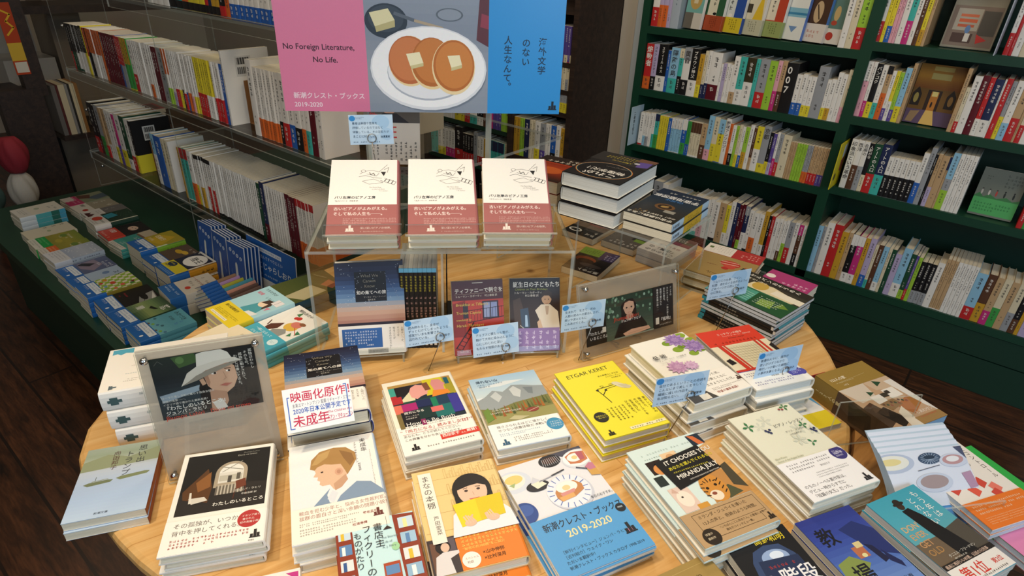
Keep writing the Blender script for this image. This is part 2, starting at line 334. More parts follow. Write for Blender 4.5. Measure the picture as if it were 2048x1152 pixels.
# ------------------------------------------------------------------ measured layout (metres, room axes: X along the shelves, Y away from the viewer)
POS = {
    'omoide': (-0.8663, 0.1563, 1.0001, 0.105, 0.148, 0.7),
    'watashi': (-0.7046, 0.2391, 0.9441, 0.131, 0.189, 0.715),
    'miseinen': (-0.5914, 0.3564, 1.016, 0.131, 0.189, 0.725),
    'whatwe2': (-0.7723, 0.4677, 1.02, 0.131, 0.19, 0.755),
    'ryoho': (-0.6142, 0.5641, 1.0604, 0.1303, 0.1927, 0.72),
    'kaere': (-0.5198, 0.6875, 1.0062, 0.131, 0.191, 0.705),
    'etgar': (-0.4016, 0.8064, 1.0856, 0.131, 0.191, 0.72),
    'teichi': (-0.319, 0.9402, 1.136, 0.132, 0.19, 0.76),
    'mitt': (-0.2441, 1.0617, 1.0265, 0.131, 0.19, 0.755),
    'mana': (-0.4225, 0.4538, 0.9931, 0.131, 0.186, 0.71),
    'catalog': (-0.3202, 0.5709, 1.1238, 0.1444, 0.2175, 0.7),
    'fikry': (-0.4373, 0.3105, 1.0057, 0.106, 0.15, 0.725),
    'it': (-0.185, 0.7034, 1.1032, 0.1331, 0.1914, 0.735),
    'piano': (-0.095, 0.886, 1.0691, 0.1335, 0.1917, 0.735),
    'gold': (-0.1049, 0.5435, 1.1472, 0.1064, 0.084, 0.71),
    'white15': (-0.499, 0.2207, 0.9937, 0.0842, 0.0718, 0.69),
    'thick': (-1.0026, 0.283, -0.5121, 0.133, 0.137, 0.78),
    'cream': (-1.0702, 0.4106, 0.0822, 0.1354, 0.0774, 0.725),
    'konyaku': (-1.0327, 0.5452, -0.0149, 0.1124, 0.1455, 0.715),
    'uchino': (-1.141, 0.5379, -0.0393, 0.1203, 0.1467, 0.725),
    'green': (-1.1447, 0.6754, -0.1147, 0.1314, 0.0855, 0.715),
    'mags': (-0.3285, 1.3258, 2.969, 0.1791, 0.1577, 0.755),
    'magenta': (-0.3021, 1.4261, -1.9448, 0.1057, 0.0603, 0.745),
    'control': (-0.4682, 1.4908, -3.0602, 0.1616, 0.2152, 0.72),
    'butsuri': (-0.7045, 1.2489, -1.5097, 0.2265, 0.1233, 0.97),
    'uchu': (-0.5705, 1.2993, 3.1197, 0.1167, 0.2158, 0.9),
    'orange': (-0.8039, 1.2439, 1.679, 0.1693, 0.0979, 0.93),
    'boku': (-0.7638, 1.3059, -3.0088, 0.0771, 0.1682, 0.69),
    'nou': (-0.7675, 1.5199, 3.1501, 0.1071, 0.1584, 0.69),
    'seigi': (-0.6395, 1.5026, 3.104, 0.1142, 0.1698, 0.715),
    'under': (-0.893, 1.5016, 3.1562, 0.1269, 0.1802, 0.69),
    'mou': (0.1059, 0.8561, 1.1168, 0.0918, 0.1489, 0.725),
    'kai13': (-0.0331, 0.6547, 1.001, 0.1102, 0.1177, 0.715),
    'kyojo': (0.0315, 0.7594, 1.0594, 0.1053, 0.1192, 0.71),
    'okori': (0.1248, 1.0332, 0.8694, 0.1005, 0.1708, 0.71),
    'okori2': (0.1676, 1.0954, 0.8455, 0.0806, 0.1675, 0.69),
    'h123': (-0.0306, 1.1541, 1.1223, 0.1274, 0.1738, 0.72),
    'blue': (-0.0849, 1.1031, 0.9876, 0.0731, 0.0963, 0.665),
    'cataB': (0.0466, 1.0011, 0.6521, 0.1218, 0.1485, 0.7),
    'P1': (-2.7807, 0.5669, 0.0184, 0.1178, 0.1458, 0.475),
    'P2a': (-2.5872, 0.5419, 0.0077, 0.158, 0.1434, 0.45),
    'P2b': (-2.4696, 0.5292, -0.0258, 0.1426, 0.1423, 0.462),
    'P3': (-2.2865, 0.522, 0.022, 0.1169, 0.1415, 0.475),
    'P4': (-2.1742, 0.5169, 0.0071, 0.1057, 0.1348, 0.46),
    'P6': (-1.949, 0.5051, -0.0259, 0.1102, 0.1382, 0.485),
    'P7': (-1.8484, 0.5127, -0.0531, 0.1081, 0.1477, 0.475),
    'P8': (-1.739, 0.5086, -0.0094, 0.1047, 0.1405, 0.477),
    'P9': (-1.6277, 0.5144, -0.0964, 0.1163, 0.1532, 0.475),
    'Q1': (-2.8715, 0.7517, 0.0209, 0.1721, 0.1546, 0.45),
    'Q2': (-2.6916, 0.7493, -0.1525, 0.124, 0.1745, 0.455),
    'Q3': (-2.4758, 0.7263, -0.0202, 0.1759, 0.1944, 0.475),
    'Q4': (-2.3705, 0.7234, -0.0307, 0.115, 0.1775, 0.455),
    'Q5': (-2.2839, 0.7183, 0.0527, 0.1145, 0.1626, 0.455),
    'Q6': (-2.1291, 0.7255, -0.0095, 0.1293, 0.1545, 0.5),
    'Q7': (-1.9689, 0.7032, -0.0254, 0.1024, 0.1407, 0.49),
    'Q8': (-1.8901, 0.7135, -0.0226, 0.1206, 0.1524, 0.5),
    'Q9': (-1.7023, 0.6694, -0.136, 0.0999, 0.1012, 0.49),
    'Q10': (-1.6778, 0.7297, 0.0813, 0.0688, 0.127, 0.52),
}
RECT = {
    'c2': ((-0.7433, 0.6876, 0.7657), 1.0276, 0.2013, 0.0076, 0.095, 0.0545),
    'c3': ((-0.6704, 0.802, 0.7221), 0.9886, 0.2701, 0.016, 0.0969, 0.064),
    'c4': ((-0.5429, 0.9212, 0.7796), 1.0325, 0.0579, -0.0168, 0.0957, 0.062),
    'c5': ((-0.3703, 1.2351, 0.7926), 1.0646, 0.0077, -0.0154, 0.1082, 0.0626),
    'c6': ((-0.2879, 0.8351, 0.7814), 0.9955, 0.029, -0.0195, 0.1012, 0.0577),
    'c7': ((-0.1898, 1.0277, 0.7787), 1.0435, 0.0309, -0.0139, 0.0981, 0.0635),
    'c1': ((-0.9936, 0.7791, 1.0909), 0.9065, 0.0957, 0.0056, 0.0859, 0.0584),
    'lframe': ((-0.7974, 0.291, 0.7861), 1.0524, 0.1004, 0, 0.1689, 0.2294),
    'rframe': ((-0.504, 1.0517, 0.7502), 1.1703, 0.2653, 0, 0.26, 0.162),
    'know': ((-0.8703, 0.6506, 0.7793), 0.8707, 0.3256, 0, 0.1324, 0.1886),
    'tiff': ((-0.7174, 0.8013, 0.7558), 0.8912, 0.3882, 0, 0.105, 0.153),
    'birth': ((-0.6406, 0.8913, 0.7545), 0.8064, 0.4297, 0, 0.105, 0.153),
    'piano0': ((-0.9053, 0.6823, 0.9993), 0.8191, 1.0798, 0, 0.131, 0.188),
    'piano1': ((-0.8005, 0.786, 1.001), 0.8087, 1.059, 0, 0.131, 0.188),
    'piano2': ((-0.7034, 0.8914, 1.0015), 0.7684, 1.0538, 0, 0.131, 0.188),
    'pop': ((-0.6802, 0.396, 0.795), 1.0443, 0.6211, 0.0009, 0.0994, 0.0658),
    'banner': ((-0.9389, 0.8771, 1.22), 0.8054, 0.0457, -0.0017, 0.551, 0.2003),
    'sign': ((-1.5965, 0.8368, 0.5476), 0.0275, 0.129, -0.0263, 0.2525, 0.1332),
    'cat0': ((-1.9234, 0.7956, 0.5509), 0.0313, 0.1324, -0.0012, 0.0819, 0.0997),
    'cat1': ((-1.8087, 0.7872, 0.5545), -0.0286, 0.079, 0.0019, 0.0898, 0.0979),
    'cat2': ((-1.6947, 0.7784, 0.563), 0.0445, 0.0891, 0.0027, 0.0885, 0.0871),
}
WIRE = {'c2': (-0.746, 0.6847, 0.67), 'c3': (-0.6603, 0.8104, 0.67), 'c4': (-0.5431, 0.9211, 0.67), 'c5': (-0.3744, 1.2339, 0.67), 'c6': (-0.2951, 0.8326, 0.67), 'c7': (-0.1968, 1.0264, 0.67), 'c1': (-0.9846, 0.7904, 0.91)}
ROWS = [
    ('upper shelf, left bay', -1.368, 2.612, 1.15, '31Swr40 18Slo45 22Slo45 17Sl 41Fe 96F0 82F1 81F2 78F3 81F4 75F5 79F6 54F7 10- 22Sw 23Sc 32Air35 15Sk'),
    ('upper shelf, right bay', -0.493, 2.612, 1.183, '20Nwr38 12Ny 15Nyb30 11Np 9Np 19Sw 19Stm40 15Nw 13Nh 14Nya30 10Au 39- 150F8 34- 14Swr35 9Sr 19Sw 17Sc'),
    ('second shelf, left bay', -1.372, 2.612, 0.889, '36Sro28:煽動者 26Slk30:スキン・コレクター 44Skw33:スティール・キス 15Nb 41Sst33:隔離の島 20Stk40^c20 34Swk33^e25:黄昏 37Skw35:ブラウン神父 22Nay30 14Scn30 16Swn33 45Swd33 10Bw 16Bl 13Bw 14Bw 24Swu25 28Stw33 37Sjw50 16St 38Ser33 30Si 17Spm40 19Suh40 45Sk:007 22Bwb30 18Bwb30 16Bwy28 18Bwy28 39Se 14Bwy30 17Bwa30 17Nw 17Nw 30Scp30'),
    ('second shelf, right bay', -0.484, 2.612, 0.924, '18Sp^w35 13Swm30 19Sky30:バンコク 18Swt30 17Suo50^k15 13Nwv25 12Nyw40 13Niv25 19Ssy30 12Au 146F9 13Au 12Bcr25 22Sw 21Sd 15Srw30 24Snw30 6Sw 16Sr 13Sey40 20Sws30 22Sur40 8Su 14Scr30 17Sw'),
    ('third shelf, left bay', -1.356, 2.612, 0.634, '22Bwr5 14Bws30 14Bwe30 16Bw 11Bwt40 22Btg40^n20 11By*4 17Bb 13Bsw1^w30*4 23Bbg33^w30 10Bgb33*2 12Bcw5^h30*4 25Buh40 25Ssp25 24Scy40 27Syb1^s33 21Sw:野球アンソロジー 12No 16Nwk30 13Ni 13Ncy30 14Nwb30 18Nia40 16Sw 12Nhu30 27Syw50 29Sey20:京都 15Nky30 13Nvl30 11Nwm40 15Ner33 32Nc 9Bu*3 10Bi*4 11Beo30*2 12Bur30*3 12Buv30*2 14Bua30'),
    ('third shelf, right bay', -0.507, 2.612, 0.652, '47- 23Sw:印象派という革命 21Swh50:西洋 19Swe50:名画の 16Skc35:人騒がせ 28SGr40:アートの入口 31Snt40:アートの入口 17Bwk55*6 18Swb42 17Ae 9Sk 13Sul38 22Su 7Su^n25 21Aei35^s45 13Aw*4 25- 133F10 15- 15Nhr40 11Nug40'),
    ('lowest shelf', -1.236, 2.612, 0.275, '46Ae 28Aw 13Nw*6 26Ns 37Ng 27Swt10 26Swp30 20Sw 18Sw 28Swk8 31Su 20Syw30 19Aw 18An 12Ad 14Adi20 20Anw40^e20 19Swk5 24Swo38 23Sw 19Aaw25 12Sk 13Sr 19Sw 16Sw 13Swh25 14Swi45 22Ser38 18Sw:てくてく 18Shk30^m25 13Sw*2 15Ag^w20 11Aa 21As 11Ae 27Lw 33Lr 25Aa 16Au 0Awk1^w30 23Akw20^w22 24Amw20^w20 17Aa 22Alb25 12Sct20 17Sh 19Ssw20 12Sc 15SG 21Nl 29Asw28 17SGi20 9Svr25 13Si 17Nke30*3 22Sw 12Auw1*3 13Aw*5 32Ssr28 27Sha40 22Sum30 23Scg40 22Su 22Sce40 19Skh30 12Sa 24Sl'),
    ('clear shelf, middle level', -3.015, 0.9, 0.923, '13Nkr40 19NkG40*2 17NwG5^k60*2 15Nw^k55*4 21Ny^k55 22Nw^r60 11Nk^o50*2 24Nw^o50*4 20No 15Nd*9 17Nb^r55 17Ne^r55*2 24Ngy1^a50*2 31Nwr35 14Nw*7 22Nwo25 16Nw*2 23Nd 21Nd 37New1 13Nwi30^o45*2 13Nwl25*2 12Nwr33*2 10Nwy33*2 13Nwk35 12Nwr30 15Nwb33 12Nwo33*2 14Nwp30 14Nwy30*2 14Nyr40*4 13Nyw40*4 12Nwr40*4 19Nb 12Aw 126- 27Aw 13Swo28*8 20Swk33 29Swr33 29Swb33 28Swk33 20Swo33 20Swt33 23Sd 16Nw*2'),
    ('clear shelf, lower level', -3.034, 0.9, 0.58, '43Akr33 27Akd33 46Aeg40 26Aur25 34Auw30 22Aw*2 32Awy33 24Amv40 49Awy33 41AGw20 37Awr30 24Aky35 153- 30Ssw60 54Sb 25Sc*2 14Sw 62- 20Sa 27Stw2^r20*2 29Swo40 18Swy40 16Sw^k8 21Swa40^k8 15Sw^k8*2 18Swr48^k8 15Sw^k8 17Swr45^k8 12Swk5*23 20SG 22Snd30 12Sw*9 14Sd*4 11Swo30^r12*8'),
    ('clear shelf, top level', -2.206, 0.9, 1.229, '37Nkw30*4 40Nsk12 42Ntk12 37Nok12 32Nyk12*3 18Nrk12 19Nnk12 23Nak12*2 28Nkr15 26Nwo30 24Nwb20*9'),
    ('brown case, narrow right bay', -1.942, 2.41, 0.5, '19Sa*2 15Si*2 31Sn 17Sc*2 32Swy30 32Sev30 16Sw*2 32Sbk30 26Swk20 23Sau30'),
    ('brown case, green bay low shelf', -2.542, 2.41, 0.385, '28Btl1^t50*2 29Bwy30*2 24Bwm33*3 57Nkr33 20Bkr33*4 29Ne 23Bwr33*2 37Ba 21Btt1^n35*5 19Bc*2'),
    ('brown case, green bay upper shelf', -2.56, 2.41, 0.6, '32Byw30*4 26Bw*3 39Bky30 31By 19Bwr40*2 26Bwt30*2 22Bkw30*2 22Bh*2 22Bm 19Bv*3 26Bi*2'),
    ('brown case, right bay middle shelf', -1.667, 2.41, 0.757, '18Bey30*4'),
    ('brown case, right bay upper shelf', -1.665, 2.41, 0.98, '17Bvr1*4'),
    ('brown case, right bay second shelf', -1.669, 2.41, 0.86, '20Bc*4'),
]
# ------------------------------------------------------------------ the room
FLOOR = wood('dark_floor_boards', '4a2a17', '22130b', '6b4025', (2.2, 16, 1), (1.6, .145, .004, .45), .33, 0, False)
WALL = plain('wall_paint', 'c9bfae', .7); PALE = plain('pale_wall_panel', 'c3ced4', .6); CEIL = plain('ceiling_paint', 'd8d0c2', .8)
def slab(name, x0, y0, z0, x1, y1, z1, m):
    b = MB(); b.box(x0, y0, z0, x1, y1, z1, m); return struct(b.build(name))
slab('floor', -6.2, -2.4, -.05, 2.4, 3.1, 0, FLOOR)
slab('ceiling', -6.2, -2.4, 2.8, 2.4, 3.1, 2.86, CEIL)
slab('wall_back', -6.2, 2.95, 0, 2.4, 3.05, 2.8, WALL)
slab('wall_left', -6.2, -2.4, 0, -6.1, 2.95, 2.8, WALL)
def wall_with_window(name, axis, at, lo, hi, w0, w1, z0, z1, n):
    b = MB(); th = .1
    def q(a0, a1, c0, c1, m=WALL, d0=0, d1=th):
        if axis == 'x': b.box(at + d0, a0, c0, at + d1, a1, c1, m)
        else: b.box(a0, at - d1, c0, a1, at - d0, c1, m)
    q(lo, hi, 0, z0); q(lo, hi, z1, 2.8); q(lo, w0, z0, z1); q(w1, hi, z0, z1); struct(b.build(name))
    b = MB(); f = plain('window_frame_paint', '4a443e', .5)
    for k in range(3): a = w0 + (w1 - w0 - .04) * k / 2; q(a, a + .04, z0, z1, f, .02, .07)
    q(w0, w1, z0, z0 + .04, f, .02, .07); q(w0, w1, z1 - .04, z1, f, .02, .07); q(w0, w1, (z0 + z1) / 2 - .02, (z0 + z1) / 2 + .02, f, .02, .07)
    fr = struct(b.build('window_%d' % n)); b = MB(); q(w0, w1, z0, z1, CLEAR, .04, .046); b.build('window_glass', fr)
wall_with_window('wall_right', 'x', 2.3, -2.3, 2.95, -1.05, .45, 1.0, 2.45, 1)
wall_with_window('wall_front', 'y', -2.3, -6.1, 2.3, -.1, 1.8, 1.0, 2.45, 2)
slab('trim_1', -1.525, 2.765, 0, -1.415, 2.949, 2.8, PALE)
slab('trim_2', -1.598, 2.765, 0, -1.526, 2.949, 2.8, WALL)
slab('baseboard_back', -6.1, 2.935, 0, 2.3, 2.952, .08, BROWN)
# ------------------------------------------------------------------ round pine table
PINE = wood('pine_boards', 'd3a564', 'b98748', 'dfb87c', (.9, 13, 1), (3.2, .105, .0007, .10), .42, math.radians(-70))
def circ(cx, cy, r, n=96): return [(cx + r * math.cos(2 * math.pi * i / n), cy + r * math.sin(2 * math.pi * i / n)) for i in range(n)]
TZ = .67; TC = (-.8095, .9012)
TABLE_EDGE = [(0.785, -0.000), (0.783, 0.055), (0.777, 0.109), (0.768, 0.163), (0.755, 0.216), (0.738, 0.269), (0.717, 0.319), (0.693, 0.369), (0.666, 0.416), (0.635, 0.461), (0.601, 0.505), (0.565, 0.545), (0.525, 0.583), (0.483, 0.619), (0.439, 0.651), (0.393, 0.680), (0.344, 0.706), (0.294, 0.728), (0.243, 0.747), (0.190, 0.762), (0.136, 0.773), (0.082, 0.781), (0.027, 0.785), (-0.027, 0.785), (-0.082, 0.781), (-0.136, 0.773), (-0.190, 0.762), (-0.243, 0.747), (-0.294, 0.728), (-0.344, 0.706), (-0.393, 0.680), (-0.439, 0.651), (-0.483, 0.619), (-0.525, 0.583), (-0.556, 0.538), (-0.554, 0.461), (-0.517, 0.335), (-0.476, 0.179), (-0.457, 0.021), (-0.456, -0.121), (-0.458, -0.239), (-0.450, -0.341), (-0.424, -0.444), (-0.375, -0.556), (-0.310, -0.658), (-0.247, -0.726), (-0.190, -0.759), (-0.136, -0.773), (-0.082, -0.781), (-0.027, -0.785), (0.027, -0.785), (0.082, -0.781), (0.136, -0.773), (0.190, -0.762), (0.243, -0.747), (0.294, -0.728), (0.344, -0.706), (0.393, -0.680), (0.439, -0.651), (0.483, -0.619), (0.525, -0.583), (0.565, -0.545), (0.601, -0.505), (0.635, -0.461), (0.666, -0.416), (0.693, -0.369), (0.717, -0.319), (0.738, -0.269), (0.755, -0.216), (0.768, -0.163), (0.777, -0.109), (0.783, -0.055)]
tb = thing('round_table', 'large pine table with a rounded edge carrying the book display', 'table', Matrix.Translation((TC[0], TC[1], 0)))
b = MB(); n = len(TABLE_EDGE)
def ring_at(k, z): return [(x * k, y * k, z) for x, y in TABLE_EDGE]
R_ = [ring_at(.988, TZ), ring_at(.996, TZ - .003), ring_at(1, TZ - .010), ring_at(1, TZ - .022), ring_at(.995, TZ - .029), ring_at(.985, TZ - .032)]
b.add(R_[0], [tuple(range(n))], PINE); b.add(R_[-1], [tuple(range(n - 1, -1, -1))], PINE)
b.add(sum(R_, []), [(q * n + i, (q + 1) * n + i, (q + 1) * n + (i + 1) % n, q * n + (i + 1) % n) for q in range(5) for i in range(n)], PINE); b.build('table_top', tb)
b = MB(); b.lathe([(.06, TZ - .032), (.055, .5), (.05, .1), (.12, .04), (.30, .02), (.31, .0)], BROWN, 28); b.build('pedestal', tb, True)
# low bench on the near right, its end under the round top
BENCHW = wood('brown_bench_boards', 'b07a40', '7c4f26', 'c48d50', (1.2, 15, 1), (2.9, .105, .0008, .15), .45, math.radians(-80))  # browner tone than the round table's pine boards
bn = thing('bench', 'brown wooden side table fitted against the right of the round table', 'side table', Matrix.Translation((.05, .92, 0)))
bn.name = 'side_table'
BO = [(TC[0] + .790 * math.cos(math.radians(-23 + 47 * i / 13)), TC[1] + .790 * math.sin(math.radians(-23 + 47 * i / 13))) for i in range(14)] + [(-.055, 1.235), (.02, 1.235), (.10, 1.16), (.17, 1.07), (.20, .97), (.18, .86), (.12, .76), (.05, .66), (-.04, .575)]
BO = [(x - .05, y - .92) for x, y in BO]; BO = BO if sum(BO[i][0] * BO[(i + 1) % len(BO)][1] - BO[(i + 1) % len(BO)][0] * BO[i][1] for i in range(len(BO))) > 0 else BO[::-1]
b = MB(); b.prism(BO, TZ - .03, TZ - .0005, BENCHW); b.build('table_top', bn)
for x, y in ((-.05, .24), (.09, .12), (.08, -.08), (-.03, -.22)):
    b = MB(); b.box(x - .018, y - .018, 0, x + .018, y + .018, TZ - .03, BENCHW); b.build('leg', bn)
# ------------------------------------------------------------------ green wall bookcase
bc = thing('wall_bookcase', 'tall dark green bookcase with two bays along the right', 'bookcase')
YF, YB = 2.605, 2.905; X0, X1, X2 = -1.41, -.503, .44
def bpart(nm, x0, z0, x1, z1, m=GREEN, y0=YF, y1=YB):
    b = MB(); b.box(x0, y0, z0, x1, y1, z1, m); b.build(nm, bc)
bpart('upright', X0, .0, X0 + .035, 2.4); bpart('upright', X1 - .02, .22, X1 + .02, 2.4); bpart('upright', X2 - .035, 0, X2, 2.4)
for z in (1.15, .889, .634): bpart('shelf', X0 + .035, z - .03, X1 - .02, z)
for z in (1.183, .924, .652): bpart('shelf', X1 + .02, z - .03, X2 - .035, z)
bpart('shelf', X0 + .035, 1.42, X1 - .02, 1.45); bpart('shelf', X1 + .02, 1.45, X2 - .035, 1.48)
bpart('shelf', X0 + .035, .245, X2 - .035, .275); bpart('back_panel', X0 + .035, .275, X2 - .035, 2.4, DKGREEN, YB - .012, YB)
bpart('top_panel', X0 + .035, 2.37, X2 - .035, 2.4)
bpart('drawer_front', X0 + .035, .146, X2 - .035, .242, DKGREEN, YF + .004, YF + .03); bpart('plinth', X0 + .035, 0, X2 - .035, .141, DKGREEN, YF + .006, YB)
# ------------------------------------------------------------------ dark brown bookcase at the back with a green-shelved bay
bw = thing('brown_bookcase', 'dark brown bookcase at the back beside the pale wall', 'bookcase')
def wpart(nm, x0, y0, z0, x1, y1, z1, m=BROWN):
    b = MB(); b.box(x0, y0, z0, x1, y1, z1, m); b.build(nm, bw)
wpart('side_panel', -1.625, 2.40, 0, -1.60, 2.76, 2.2); wpart('divider', -1.975, 2.40, 0, -1.945, 2.76, 2.2); wpart('side_panel', -2.59, 2.40, 0, -2.565, 2.76, 2.2)
wpart('back_panel', -2.565, 2.745, .02, -1.625, 2.76, 2.2)
for z in (.5, .757, .86, .98, 1.2): wpart('shelf', -1.945, 2.41, z - .022, -1.625, 2.745, z)
for z in (.385, .6, .82, 1.02): wpart('shelf', -2.565, 2.41, z - .022, -1.975, 2.745, z, DKGREEN)
# ------------------------------------------------------------------ clear acrylic shop shelving on a green plinth
GY = .88
go = thing('acrylic_shelving', 'clear acrylic shelf unit on a dark green plinth, left of the table', 'shelf unit')
def gp(nm, x0, y0, z0, x1, y1, z1, m=CLEAR, me=EDGE, par=None):
    b = MB(); b.box(x0, y0, z0, x1, y1, z1, m, me); return b.build(nm, par or go)
b = MB(); b.box(-3.05, .405, .385, -1.50, 1.95, .42, GREEN); b.build('plinth_top', go)
b = MB(); b.box(-3.0, .46, 0, -1.55, 1.9, .385, DKGREEN); b.build('plinth', go)
for z, x0, x1 in ((.58, -3.06, -1.62), (.923, -3.05, -1.06), (1.229, -2.45, -1.2)):
    sh = gp('shelf', x0, GY, z - .008, x1, 1.55, z); gp('front_lip', x0, GY - .005, z - .03, x1, GY, z + .004, CLEAR, EDGE, sh)
def divider(x, z0, z1, sz):
    d = gp('divider', x - .004, GY + .004, z0, x + .004, 1.08, z1)
    for z in sz:
        b = MB(); b.lathe([(0, .006), (.005, .005), (.007, 0), (0, 0)], CHROME, 10); o = b.build('screw', d, True); o.location = (x + .004, GY + .03, z); o.rotation_euler = (0, math.pi / 2, 0)
for x in (-3.07, -2.18, -1.70): divider(x, .421, .571, (.505,))
for x in (-3.07, -2.18): divider(x, .582, .914, (.75,)); divider(x, .925, 1.42, (1.08, 1.3))
# ------------------------------------------------------------------ far left: rack of dark boards, wash basin, column
b = MB(); b.box(-4.26, 1.03, 0, -4.2, 1.075, 1.6, BLACK); tag(b.build('steel_post'), 'slim black upright post at the far left', 'post')
rk = thing('wooden_rack', 'dark brown wooden rack with sale goods at the far left edge', 'rack')
b = MB(); b.box(-4.0, .80, 0, -3.92, .99, .70, BROWN); b.build('side_panel', rk)
b = MB(); b.box(-4.45, .55, .62, -4.0, .99, .65, BROWN); b.build('shelf', rk)
b = MB(); b.box(-4.18, 1.04, .40, -3.98, 1.62, .425, BROWN); b.build('shelf', rk)
b = MB(); b.box(-4.6, .72, 1.01, -4.27, 1.9, 1.05, BROWN); b.build('top_board', rk)
b = MB(); b.box(-4.0, .93, .66, -3.93, 1.02, 1.2, BROWN); b.build('side_panel', rk)
b = MB(); b.box(-3.929, .91, .77, -3.925, .97, 1.1, paper('b8431e')); 
art_on(b, [('r', 0, .55, 1, .8, 'd9b23a'), ('r', .1, .82, .95, .97, 'd8cfbd'), ('l', [(.25, .1), (.8, .16), (.4, .25), (.8, .34), (.25, .44)], 8, 'e6b52c')], .06, .33, lambda x, y, l: (-3.925 + l, .94 + x, .935 + y))
tag(b.build('price_sign'), 'narrow red and yellow sign on the dark rack at the far left', 'sign')
ba = thing('wash_basin', 'white ceramic wash basin with a tap behind the dark post', 'basin'); CER = plain('white_ceramic', 'b9b4aa', .3)
b = MB(); b.box(-4.95, 1.02, .60, -4.6, 1.28, .74, CER); b.box(-4.95, 1.02, .74, -4.9, 1.28, 1.0, CER); b.build('bowl', ba)
b = MB(); b.tube([(-4.86, 1.2, .74), (-4.86, 1.2, .83), (-4.80, 1.2, .85), (-4.74, 1.2, .82)], .012, CHROME, 8); b.build('tap', ba, True)
b = MB(); b.box(-4.9, 1.05, 0, -4.65, 1.25, .60, CER); b.build('pedestal', ba)
slab('trim_3', -4.9, 1.30, 0, -4.6, 1.47, 2.8, plain('grey_column', '8d8070', .7))
ct = thing('counter', 'grey low counter under the shelf of tall standing books', 'counter'); b = MB(); b.box(-4.55, 1.1, 0, -4.30, 1.55, .37, plain('grey_counter', '867a69', .6)); b.build('counter_body', ct)
b = MB(); b.box(-4.57, 1.09, .37, -4.28, 1.57, .385, BROWN); b.build('counter_top', ct)
x = -4.16
for k, (t, hx, nm) in enumerate([(.022, '6f6a64', 'grey'), (.012, '5a2b28', 'dark red'), (.030, 'cdbf9e', 'cream'), (.014, '8c8a86', 'pale grey'), (.010, '33302c', 'black'), (.022, 'd2c4a2', 'ivory'), (.016, '9b6c3c', 'tan')]):
    M = Matrix(((0, 0, 1, -4.08), (1, 0, 0, 0), (0, 1, 0, .426), (0, 0, 0, 1))); y = 1.05 + k * .020
    b = MB(); b.box(-4.17, 1.05 + sum((.022, .012, .030, .014, .010, .022, .016)[:k]), .4255, -4.0, 1.05 + sum((.022, .012, .030, .014, .010, .022, .016)[:k + 1]) - .0008, .69, paper(hx)); 
    tag(b.build('large_book'), 'tall %s book standing upright beside the black post' % nm, 'book', 'large books by the post')
def loose_mag(x, y, z, w, d, t, hx, label, art=None):
    b = MB(); b.box(x, y, z + .0003, x + w, y + d, z + t - .0003, pages_mat('cfc8b8')); b.box(x, y, z + t - .0005, x + w, y + d, z + t, paper(hx))
    if art: art_on(b, art, w, d, lambda u, v, l: (x + w / 2 + u, y + d / 2 + v, z + t + l))
    tag(b.build('magazine'), label, 'magazine')
for k in range(4):
    loose_mag(-4.17 + .006 * (k % 2), 1.235 + .004 * k, .4253 + .026 * k, .17, .165, .0255, ('7d766a', '8f887a', '6d675e', 'cfc6b2')[k], ('lowest magazine', 'third magazine down', 'second magazine down', 'white topmost magazine')[k] + ' in the left pile on the far rack shelf', [('r', .1, .1, .9, .55, 'a9803c'), ('r', .1, .6, .6, .9, '6f5a3a')] if k == 3 else None)
for k in range(3):
    loose_mag(-4.16 - .005 * (k % 2), 1.425 + .004 * k, .4253 + .024 * k, .17, .165, .0235, ('857d70', '6d675e', '9c3a38')[k], ('lowest magazine', 'middle magazine', 'red topmost magazine')[k] + ' in the right pile on the far rack shelf', [('r', .1, .1, .9, .5, '5a3a30')] if k == 2 else None)
r = random.Random(4)
for k, (hx, nm) in enumerate([('2b3550', 'navy'), ('9a2834', 'red'), ('4d6a62', 'grey green'), ('c9c2b4', 'white'), ('3b2c3c', 'purple'), ('5f8a8c', 'teal')]):
    b = MB(); n = 26; m_ = 13; cy = (.60, .74, .58, .73, .60, .76)[k]; zb = .002 + .178 * (2 - k // 2); vs = []; ph = r.uniform(0, 6)
    for i in range(m_):
        f = i / (m_ - 1)
        for j in range(n):
            t = 2 * math.pi * j / n; rr = .078 * (math.sin(math.pi * (f * .86 + .07)) ** .5) * (1 + .10 * math.sin(3 * t + ph + 2 * f) + .07 * math.sin(7 * t + 5 * f + k))
            vs.append((-3.72 + rr * math.cos(t) * .75, cy + rr * .80 * math.sin(t), zb + .172 * f))
    b.add(vs, [(i * n + j, i * n + (j + 1) % n, (i + 1) * n + (j + 1) % n, (i + 1) * n + j) for i in range(m_ - 1) for j in range(n)] + [tuple(range(n - 1, -1, -1)), tuple(range((m_ - 1) * n, m_ * n))], plain('cloth_' + nm.replace(' ', '_'), hx, .8))
    tag(b.build('cloth_bag', None, True), '%s cloth bag in the pile at the far left edge' % nm, 'bag', 'cloth bags at the left edge')
